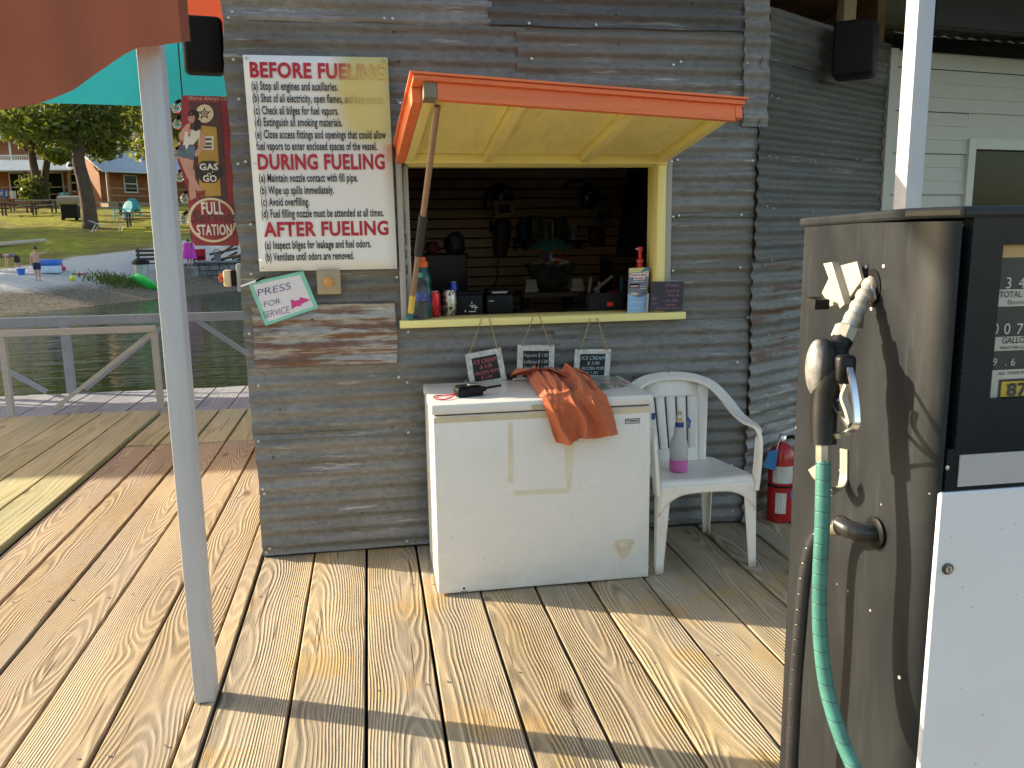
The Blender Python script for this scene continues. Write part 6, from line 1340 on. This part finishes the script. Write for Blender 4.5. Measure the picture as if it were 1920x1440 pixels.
obj('floor', MB().box((gx0, 83.9, gz-2), (gx1+.2, 88, gz)), M_WTRIM, pv)
for i in range(5): x_ = gx0+(gx1-gx0)*i/4; obj('column', MB().box((x_, 84, gz+.001), (x_+.18, 84.18, gt)), M_WTRIM, pv)
obj('roof', MB().prism([Vector((gx0-.5, 83.4, gt+.001)), Vector((gx0-.5, 85.9, gt+1.2)), Vector((gx0-.5, 88.4, gt+.001))], (gx1-gx0+1.2, 0, 0)), M_ROOFM, pv)
obj('porch_rail', MB().box((gx0+.3, 84.2, gz+.8), (gx1, 84.26, gz+.9)), M_WTRIM, pv)
# towels on the cabin porch
def towel(label, x0, y0, x1, y1, Y, col, col2=None):
    a, b = px(x0, y0, Y), px(x1, y1, Y)
    def fn(u, v): return Vector((a.x+(b.x-a.x)*u, Y+.05*sin(u*9), a.z+(b.z-a.z)*v))
    k_ = NT('towel_print'); co = k_.coord('Object'); n_ = k_.noise(co, 2.2, 3, .6); k_.base(k_.mix(k_.rng(n_, .5, .55, 0, 1), col, col2 or tuple(min(1, q*1.3) for q in col))); k_.p(Roughness=.9)
    o_ = obj('towel', MB().grid(fn, 12, 4), k_.m, None, smooth=180); md = o_.modifiers.new('t', 'SOLIDIFY'); md.thickness = .02
    return tag(o_, label, 'towel', 'towels drying on the cabin porch')
YP = 65.0
towel('blue and white beach towel hung on the cabin porch rail', 0, 356, 15, 374, YP, (.06, .12, .35), (.55, .6, .68)); towel('white beach towel hung beside the blue one', 17, 358, 31, 374, YP, (.62, .6, .58)); towel('turquoise beach towel hung on the cabin porch', 110, 361, 131, 374, YP, (.16, .45, .50))
# ================================================================== LAWN FURNITURE
M_TBL = pm('red_brown_tabletop', (.26, .10, .085), .6, var=.1); M_TLEG = pm('dark_table_frame', (.05, .05, .05), .6); M_TGREY = pm('grey_tabletop', (.30, .29, .28), .7)
def picnic(label, x, y, L, mt, rz=0.):
    z0 = ground(x, y); t = thing('picnic_table', label, 'picnic table', (x, y, z0), 'picnic tables on the lawn'); R_ = Matrix.Rotation(rz, 3, 'Z'); O = Vector((x, y, z0))
    def pbx(nm, a, b, mt_): m_ = MB().box(a, b); m_.v = [R_ @ v+O for v in m_.v]; obj(nm, m_, mt_, t)
    pbx('tabletop', (-L/2, -.38, .71), (L/2, .38, .76), mt); pbx('seat_bench', (-L/2, -.78, .42), (L/2, -.52, .46), mt); pbx('seat_bench', (-L/2, .52, .42), (L/2, .78, .46), mt)
    for s_ in (-1, 1): pbx('leg', (s_*L*.36-.04, -.30, .0), (s_*L*.36+.04, -.22, .709), M_TLEG); pbx('leg', (s_*L*.36-.04, .22, .0), (s_*L*.36+.04, .30, .709), M_TLEG); pbx('cross_bar', (s_*L*.36-.03, -.75, .36), (s_*L*.36+.03, .75, .419), M_TLEG)
    return t
for lb, x, y, L, mt, rz in (('red topped picnic table left of the lawn trees', 38, 53, 2.2, M_TBL, .05), ('grey picnic table standing behind the red topped one', 80, 55.5, 2.0, M_TGREY, -.1), ('red picnic table at the far left edge of the lawn', 0, 58, 2.2, M_TBL, 0), ('grey picnic table between the grill and the turquoise chairs', 200, 52.5, 2.2, M_TGREY, .1), ('red topped picnic table next to the grey post', 272, 46, 2.2, M_TBL, 0)):
    p = px(x, 410, y); picnic(lb, p.x, y, L, mt, rz)
def low_poly_chair(label, x, y, rz):
    z0 = ground(x, y); t = thing('adirondack_chair', label, 'chair', (x, y, z0), 'turquoise lawn chairs'); R_ = Matrix.Rotation(rz, 3, 'Z'); O = Vector((x, y, z0)); mt = bpy.data.materials.get('turquoise_resin') or pm('turquoise_resin', (.03, .36, .42), .5)
    def pl(nm, pts, ext): m_ = MB().prism([Vector(q) for q in pts], ext); m_.v = [R_ @ v+O for v in m_.v]; obj(nm, m_, mt, t)
    pl('seat', [(-.28, -.3, .36), (.28, -.3, .36), (.26, .25, .26), (-.26, .25, .26)], (0, 0, .04)); 
    pl('backrest', [(-.25, .22, .25), (.25, .22, .25), (.32, .42, .75), (.2, .5, .98), (0, .52, 1.04), (-.2, .5, .98), (-.32, .42, .75)], (0, .03, 0))
    for s_ in (-1, 1): pl('arm', [(s_*.28, -.35, .55), (s_*.40, -.35, .55), (s_*.40, .38, .55), (s_*.28, .38, .55)], (0, 0, .03)); pl('leg', [(s_*.30, -.33, 0), (s_*.36, -.33, 0), (s_*.36, -.25, .549), (s_*.30, -.25, .549)], (0, .06, 0)); pl('leg', [(s_*.30, .3, 0), (s_*.36, .3, 0), (s_*.36, .36, .549), (s_*.30, .36, .549)], (0, .06, 0))
for lb, x, y, rz in (('nearer turquoise lawn chair by the picnic table', 231, 49.5, -.5), ('turquoise lawn chair farther right on the lawn', 252, 51.5, .3)):
    p = px(x, 410, y); low_poly_chair(lb, p.x, y, rz)
p = px(134, 412, 49.5); z0 = ground(p.x, 49.5)
gl_ = thing('barbecue_grill', 'tan hooded black barbecue grill beside the lawn tree', 'grill', (p.x, 49.5, z0))
obj('cabinet', MB().rbox((p.x-.42, 49.2, z0+.12), (p.x+.42, 49.75, z0+.85), .03, 1), M_BLACK, gl_)
obj('hood', MB().tube([(p.x-.55, 49.47, z0+1.0), (p.x+.50, 49.47, z0+1.0)], .30, 14), pm('tan_hood', (.30, .24, .17), .5), gl_, smooth=40)
obj('side_shelf', MB().box((p.x+.43, 49.25, z0+.82), (p.x+.95, 49.7, z0+.86)), M_STEEL, gl_)
for s_ in (-1, 1): obj('wheel', MB().lathe([(.10, -.03), (.11, 0), (.10, .03)], (p.x+s_*.34, 49.3, z0+.11), 12, 'y'), M_BLACK, gl_)
p = px(203, 428, 44); z0 = ground(p.x, 44)
lc = thing('lounge_chair', 'pale folding lounge chair at the foot of the lawn tree', 'chair', (p.x, 44, z0))
obj('sling', MB().grid(lambda u, v: Vector((p.x-.85+1.7*u, 43.75+.55*v, z0+.32+.28*max(0, .35-u)**1.0*2.2-.03*sin(pi*u))), 10, 2), pm('pale_sling', (.48, .47, .45), .8), lc, smooth=180)
for x_, y_ in ((-.6, 43.77), (-.6, 44.27), (.6, 43.77), (.6, 44.27)): obj('leg', MB().tube([(p.x+x_-.1, y_, z0), (p.x+x_+.1, y_, z0+.33)], .02, 6), M_WTRIM, lc)
# trash can and bench near the sand
p = px(265, 505, 32); z0 = ground(p.x, 32)
tcn = thing('trash_can', 'grey metal trash can with a black lid beside the beach bench', 'trash can', (p.x, 32, z0))
obj('barrel', MB().lathe([(.20, -.05), (.23, .30), (.25, .55)], (p.x, 32, z0), 20), pm('barrel_zinc', (.40, .42, .44), .45, .5, var=.1), tcn, smooth=60); obj('lid', MB().lathe([(.30, .551), (.31, .58), (.26, .70), (.12, .76), (.001, .77)], (p.x, 32, z0), 20), M_BLACK, tcn, smooth=60)
p = px(300, 508, 33); z0 = ground(p.x, 33)
bn = thing('park_bench', 'dark slatted bench half hidden by the grey post', 'bench', (p.x, 33, z0)); M_BN = pm('bench_dark', (.06, .04, .03), .7)
for i in range(3): obj('seat_slat', MB().box((p.x-.85, 32.8+.13*i, z0+.42), (p.x+.65, 32.9+.13*i, z0+.46)), M_BN, bn); obj('back_slat', MB().box((p.x-.85, 33.22, z0+.55+.15*i), (p.x+.65, 33.26, z0+.65+.15*i)), M_BN, bn)
for x_ in (-.82, .58): obj('leg', MB().box((p.x+x_, 32.8, z0-.03), (p.x+x_+.07, 32.87, z0+.419)), M_BN, bn); obj('leg', MB().box((p.x+x_, 33.27, z0-.03), (p.x+x_+.07, 33.34, z0+.98)), M_BN, bn)
# stone retaining wall with its cap
w0, w1 = px(345, 514, 34.5), px(520, 510, 34.5); zb_ = ground((w0.x+w1.x)/2, 34.5)-.15; zt_ = px(400, 491, 34.5).z
sw_ = thing('stone_wall', 'low grey stone retaining wall with a flat cap by the beach', 'wall', ((w0.x+w1.x)/2, 34.5, zb_))
obj('wall_core', MB().box((w0.x, 34.55, zb_-.3), (w1.x, 34.95, zt_-.06)), M_DARKGAP, sw_); obj('cap_slab', MB().rbox((w0.x+.4, 34.35, zt_-.06), (w1.x+.1, 35.0, zt_+.02), .02, 1), pm('cap_slate', (.16, .17, .18), .8, var=.15), sw_)
z_ = zb_; row = 0
M_ST = pm('wall_stone', (.22, .215, .21), .9, var=.5, scale=3, bump=.4, bscale=12)
while z_ < zt_-.10:
    x_ = w0.x-(.12 if row % 2 else 0); h_ = min(.2, zt_-.07-z_)
    while x_ < w1.x:
        w_ = random.uniform(.2, .42); obj('stone', MB().rbox((x_+.005, 34.43+random.uniform(-.03, .02), z_+.004), (x_+w_-.005, 34.56, z_+h_-.004), .03, 1), M_ST, sw_); x_ += w_
    z_ += h_; row += 1
p = px(407, 475, 34.7); obk = thing('pail', 'grey pail standing on the stone wall', 'pail', (p.x, 34.7, zt_+.021))
obj('pail_body', MB().lathe([(.10, 0), (.15, .30), (.16, .31)], (p.x, 34.7, zt_+.021), 16), M_STEEL, obk, smooth=50); obj('pail_handle', MB().tube(arc((p.x, 34.7, zt_+.32), .15, 0, pi, 10, (1, 0, 0), (0, 0, 1)), .012, 6), M_BLACK, obk)
p = px(436, 470, 35.2)
lgp = thing('driftwood_pile', 'pile of cut branches on the stone wall next to the kiosk corner', 'wood pile', (p.x, 35.2, zt_))
for i in range(7): a_ = Vector((p.x+random.uniform(-.5, .5), 34.9+random.uniform(-.3, .3), zt_+.08+.05*i)); d_ = Vector((1, random.uniform(-.3, .3), random.uniform(.1, .7))).normalized(); obj('branch', MB().tube([a_-d_*.5, a_+d_*.6], .05, 7), M_BARK, lgp)
p = px(17, 455, 38); z0 = ground(p.x, 38); tag(obj('log', MB().tube([(p.x-1.2, 37.6, z0+.05), (p.x+1.0, 39.2, z0+.25)], [.10, .09], 10), pm('pale_timber', (.50, .42, .32), .8), None, smooth=60), 'pale timber lying at the left edge of the lawn', 'log')
# beach toys
def toy(name, label, cat, parts, loc): 
    t = thing(name, label, cat, loc, 'toys left on the sand')
    for nm, mb_, mt in parts: obj(nm, mb_, mt, t, smooth=50)
def gpix(x, y):
    d = _ray(x, y); t = 15.
    while t < 80:
        p_ = CAMPOS+d*t
        if p_.z <= max(ground(p_.x, p_.y), -.5): return p_
        t += .05
    return CAMPOS+d*30
def gp(x, y, Y): return gpix(x, y)
M_TB = pm('toy_blue', (.02, .14, .55), .4); M_TR = pm('toy_red', (.6, .04, .08), .4)
g = gp(96, 512, 30.6); toy('storage_tote', 'blue lidded clear tote on the sand right of the standing boy', 'tote', [('tote_box', MB().rbox(g+Vector((-.30, -.2, 0)), g+Vector((.30, .2, .26)), .03, 2), pm('tote_pale', (.45, .60, .74), .4)), ('tote_lid', MB().rbox(g+Vector((-.33, -.23, .261)), g+Vector((.33, .23, .46)), .05, 2), M_TB)], g)
g = gp(112, 508, 30.9); toy('toy_truck', 'small red and pink toy beside the blue tote', 'toy', [('toy_body', MB().rbox(g+Vector((-.2, -.1, .02)), g+Vector((.2, .1, .16)), .05, 2), M_TR), ('toy_cab', MB().rbox(g+Vector((-.05, -.08, .161)), g+Vector((.12, .08, .24)), .03, 2), M_TR)], g)
g = gp(40, 516, 29.8); toy('beach_pail', 'dark blue toy pail with a white rim on the sand', 'pail', [('pail_body', MB().lathe([(.10, 0), (.14, .22)], g, 14), M_TB), ('pail_rim', MB().lathe([(.15, .221), (.15, .25), (.13, .26)], g, 14), M_WTRIM)], g)
g = gp(137, 527, 28.8); tag(obj('toy_ball', MB().lathe([(.001, 0), (.07, .03), (.10, .10), (.07, .17), (.001, .20)], g, 14), pm('yellow_ball', (.62, .66, .03), .4), None, smooth=180), 'yellow green ball on the sand', 'ball', 'toys left on the sand')
g = gp(152, 516, 30.2); tag(obj('sand_shovel', MB().sweep([g+Vector((-.25, 0, .04)), g+Vector((.05, .02, .05)), g+Vector((.28, .05, .05))], [.18, .10, .03], .04), pm('brick_red_toy', (.42, .09, .07), .5), None), 'brick red toy shovel lying on the sand', 'shovel', 'toys left on the sand')
fcl = catmull([gpix(x_, y_)+Vector((0, 0, .12)) for x_, y_ in ((240, 529), (255, 531), (268, 536), (282, 541), (295, 545))], 5)
flo = obj('pool_float', MB().tube(fcl, [.05+.34*abs(sin(pi*(.08+.9*i/(len(fcl)-1))))*(.7+.5*i/len(fcl)) for i in range(len(fcl))], 14, flat=.35, upv=(1, .3, 0)), pm('float_green', (.02, .62, .10), .4), None, smooth=90); tag(flo, 'bright green inflatable float pulled up at the waterline', 'float')
shrub = MB(); q_ = gp(218, 530, 28.3)
for i in range(320): a_ = q_+Vector((random.gauss(0, .42), random.gauss(0, .3), 0)); a_.z = ground(a_.x, a_.y); d_ = Vector((random.uniform(-.5, .5), random.uniform(-.5, .5), 1)).normalized(); b_ = d_.cross(Vector((0, 1, 0))).normalized()*.025; h_ = random.uniform(.12, .38); shrub.add([a_-b_, a_+b_, a_+d_*h_], [(0, 1, 2)])
tag(obj('shore_grass', shrub, leaf_mat('shore_grass_green', (.05, .09, .02), (.13, .17, .04), .3), None), 'tuft of green grass at the waterline beside the float', 'grass', None, 'stuff')

# ================================================================== PEOPLE (far away on the beach)
def skinned(name, joints, edges, radii, mat, parent, sub=2):
    me = bpy.data.meshes.new(name); org = Vector(parent.location); me.from_pydata([tuple(Vector(j)-org) for j in joints], edges, []); 
    o = bpy.data.objects.new(name, me); COL.objects.link(o); o.parent = parent
    sk = o.modifiers.new('skin', 'SKIN'); sk.use_smooth_shade = True
    for i, r in enumerate(radii): v = me.skin_vertices[0].data[i]; v.radius = (r, r) if not isinstance(r, tuple) else r; v.use_root = (i == 0)
    s = o.modifiers.new('sub', 'SUBSURF'); s.levels = s.render_levels = sub
    dg = bpy.context.evaluated_depsgraph_get(); m2 = bpy.data.meshes.new_from_object(o.evaluated_get(dg)); o.modifiers.clear(); o.data = m2; m2.materials.clear(); m2.materials.append(mat); m2.polygons.foreach_set('use_smooth', [True]*len(m2.polygons)); return o
M_SK = pm('skin', (.52, .29, .20), .6, var=.05); M_HR = pm('brown_hair', (.07, .04, .025), .7)
def person(label, g, H, J, sh_mat, shirt_mat=None, shirt_pts=None, shorts=True, hair=M_HR, rz=0):
    t = thing('person', label, 'person', g, 'children playing on the beach'); R_ = Matrix.Rotation(rz, 3, 'Z')
    T = lambda v: g+(R_ @ Vector(v))*H
    names = list(J); idx = {n: i for i, n in enumerate(names)}
    ed = [('pel', 'wst'), ('wst', 'chs'), ('chs', 'nck'), ('nck', 'hd0'), ('hd0', 'hd1'), ('chs', 'shl'), ('shl', 'ell'), ('ell', 'hal'), ('hal', 'fil'), ('chs', 'shr'), ('shr', 'elr'), ('elr', 'har'), ('har', 'fir'), ('pel', 'hpl'), ('hpl', 'knl'), ('knl', 'anl'), ('anl', 'tol'), ('pel', 'hpr'), ('hpr', 'knr'), ('knr', 'anr'), ('anr', 'tor')]
    rad = dict(pel=.075, wst=.068, chs=.082, nck=.032, hd0=.058, hd1=.060, shl=.036, ell=.024, hal=.018, fil=.016, shr=.036, elr=.024, har=.018, fir=.016, hpl=.056, knl=.036, anl=.022, tol=.022, hpr=.056, knr=.036, anr=.022, tor=.022)
    skinned('body', [T(J[n]) for n in names], [(idx[a], idx[b]) for a, b in ed], [rad[n]*H for n in names], M_SK, t)
    mid = lambda a, b, f: tuple(Vector(J[a]).lerp(Vector(J[b]), f))
    pts = [J['pel'], mid('pel', 'wst', .7), J['hpl'], mid('hpl', 'knl', .75), J['hpr'], mid('hpr', 'knr', .75)]
    skinned('shorts', [T(p_) for p_ in pts], [(0, 1), (0, 2), (2, 3), (0, 4), (4, 5)], [.082*H, .078*H, .066*H, .062*H, .066*H, .062*H], sh_mat, t)
    if shirt_mat:
        pts = [mid('pel', 'wst', .6), J['wst'], J['chs'], mid('chs', 'shl', .9), mid('shl', 'ell', .5), mid('chs', 'shr', .9), mid('shr', 'elr', .5)]
        skinned('shirt', [T(p_) for p_ in pts], [(0, 1), (1, 2), (2, 3), (3, 4), (2, 5), (5, 6)], [.082*H, .078*H, .09*H, .045*H, .036*H, .045*H, .036*H], shirt_mat, t)
    hc = T(J['hd1'])*.55+T(J['hd0'])*.45; up_ = (T(J['hd1'])-T(J['hd0'])).normalized(); face = (R_ @ Vector(J.get('face', (0, -1, 0)) if False else (0, -1, 0)))
    fdir = R_ @ Vector(FACE.get(label, (0, -1, 0))); fdir = (fdir-up_*fdir.dot(up_)).normalized()
    def hf(u, v): th = 2*pi*u; ph = pi*.62*v; sd_ = up_.cross(fdir); d = up_*cos(ph)+(sd_*cos(th)+(-fdir)*sin(th))*sin(ph); return hc+up_*.012*H-fdir*.010*H+d*.072*H
    obj('hair', MB().grid(hf, 18, 8), hair, t, smooth=180)
    fc = hc+fdir*.055*H; sd_ = up_.cross(fdir)
    obj('nose', MB().tube([fc+up_*.004*H, fc+fdir*.016*H-up_*.012*H], [.006*H, .010*H], 6), M_SK, t)
    for s_ in (-1, 1): obj('eye', MB().lathe([(.001, -.006*H), (.007*H, 0), (.001, .006*H)], fc+sd_*s_*.022*H+up_*.006*H+fdir*.002*H, 8), M_BLACK, t); obj('ear', MB().lathe([(.001, -.014*H), (.012*H, 0), (.001, .014*H)], hc+sd_*s_*.064*H-up_*.005*H, 8), M_SK, t)
    obj('mouth', MB().tube([fc-up_*.026*H-sd_*.014*H, fc-up_*.028*H+sd_*.014*H], .004*H, 5), pm('lip', (.4, .15, .13), .6), t)
    return t
FACE = {}
L1 = 'shirtless boy in navy shorts pointing across the beach'; FACE[L1] = (.6, .5, 0)
g = gp(72, 527, 30.0)
person(L1, g, 1.12, dict(pel=(0, 0, .50), wst=(0, 0, .60), chs=(.005, 0, .745), nck=(.005, 0, .83), hd0=(.012, 0, .885), hd1=(.015, 0, .945), shl=(-.105, 0, .775), ell=(-.135, -.01, .63), hal=(-.12, -.02, .50), fil=(-.115, -.03, .455), shr=(.11, .01, .785), elr=(.235, .03, .80), har=(.345, .04, .90), fir=(.375, .045, .93), hpl=(-.05, 0, .47), knl=(-.045, -.01, .26), anl=(-.04, .01, .045), tol=(-.045, -.06, .015), hpr=(.05, 0, .47), knr=(.05, -.005, .26), anr=(.05, .01, .045), tor=(.06, -.05, .015)), pm('navy_shorts', (.015, .02, .06), .8, var=.4, scale=30))
L2 = 'child in a grey shirt bending over the sand'; FACE[L2] = (-.9, 0, -.5)
g = gp(28, 512, 31)
person(L2, g, 1.10, dict(pel=(.10, 0, .50), wst=(.03, 0, .55), chs=(-.12, 0, .57), nck=(-.20, 0, .555), hd0=(-.26, 0, .54), hd1=(-.32, 0, .52), shl=(-.13, -.10, .54), ell=(-.17, -.11, .37), hal=(-.20, -.10, .20), fil=(-.22, -.10, .15), shr=(-.13, .10, .54), elr=(-.19, .11, .37), har=(-.23, .10, .20), fir=(-.25, .10, .15), hpl=(.11, -.05, .46), knl=(.07, -.055, .25), anl=(.12, -.05, .045), tol=(.06, -.05, .015), hpr=(.11, .05, .46), knr=(.13, .05, .25), anr=(.18, .05, .045), tor=(.12, .05, .015)), pm('dark_shorts', (.03, .012, .02), .8), pm('grey_shirt', (.16, .16, .19), .8))
L3 = 'child wrapped in a magenta towel beside the stone wall'; FACE[L3] = (0, 1, 0)
g = px(356, 492, 34.3); g = Vector((g.x, 34.25, zt_-.14))
blk = tag(obj('stone_block', MB().rbox((g.x-.35, 33.95, zb_-.3), (g.x+.30, 34.40, zt_-.145), .04, 1), M_ST, None), 'squared grey stone block at the left end of the retaining wall', 'block')
tkid = person(L3, g, 1.05, dict(pel=(0, 0, .50), wst=(0, 0, .60), chs=(0, 0, .745), nck=(0, 0, .83), hd0=(0, 0, .885), hd1=(0, 0, .945), shl=(-.10, 0, .775), ell=(-.12, -.06, .63), hal=(-.03, -.10, .66), fil=(0, -.11, .68), shr=(.10, 0, .775), elr=(.12, -.06, .63), har=(.03, -.10, .64), fir=(0, -.11, .66), hpl=(-.05, 0, .47), knl=(-.05, 0, .26), anl=(-.05, 0, .045), tol=(-.05, -.06, .015), hpr=(.05, 0, .47), knr=(.05, 0, .26), anr=(.05, 0, .045), tor=(.05, -.06, .015)), pm('dark_suit', (.03, .02, .05), .7))
def twf(u, v): th = 2*pi*u; r_ = .16+.12*v+.02*sin(th*5); return g+Vector((r_*cos(th), r_*.7*sin(th), .90-.62*v))
obj('towel_wrap', MB().grid(twf, 24, 6), pm('magenta_towel', (.58, .05, .42), .9, var=.08), tkid, smooth=180)
g2_ = px(372, 472, 34.6)
def rtf(u, v): return Vector((g2_.x-.22+.45*u, 34.72+.05*sin(u*8), zt_+.50-.47*v*(1-.25*abs(u-.5))))
rt_ = thing('beach_chair', 'low beach chair with a red towel over its back on the stone wall', 'chair', (g2_.x, 34.7, zt_+.02))
obj('red_towel', MB().grid(rtf, 12, 5), pm('red_towel', (.40, .015, .03), .9), rt_, smooth=180)
for s_ in (-.2, .2): obj('leg', MB().tube([(g2_.x+s_, 34.78, zt_+.021), (g2_.x+s_, 34.80, zt_+.52)], .015, 6), M_BLACK, rt_)
obj('seat', MB().box((g2_.x-.22, 34.5, zt_+.2), (g2_.x+.22, 34.78, zt_+.22)), M_BLACK, rt_); obj('leg', MB().box((g2_.x-.2, 34.5, zt_+.021), (g2_.x-.17, 34.53, zt_+.199)), M_BLACK, rt_); obj('leg', MB().box((g2_.x+.17, 34.5, zt_+.021), (g2_.x+.2, 34.53, zt_+.199)), M_BLACK, rt_)
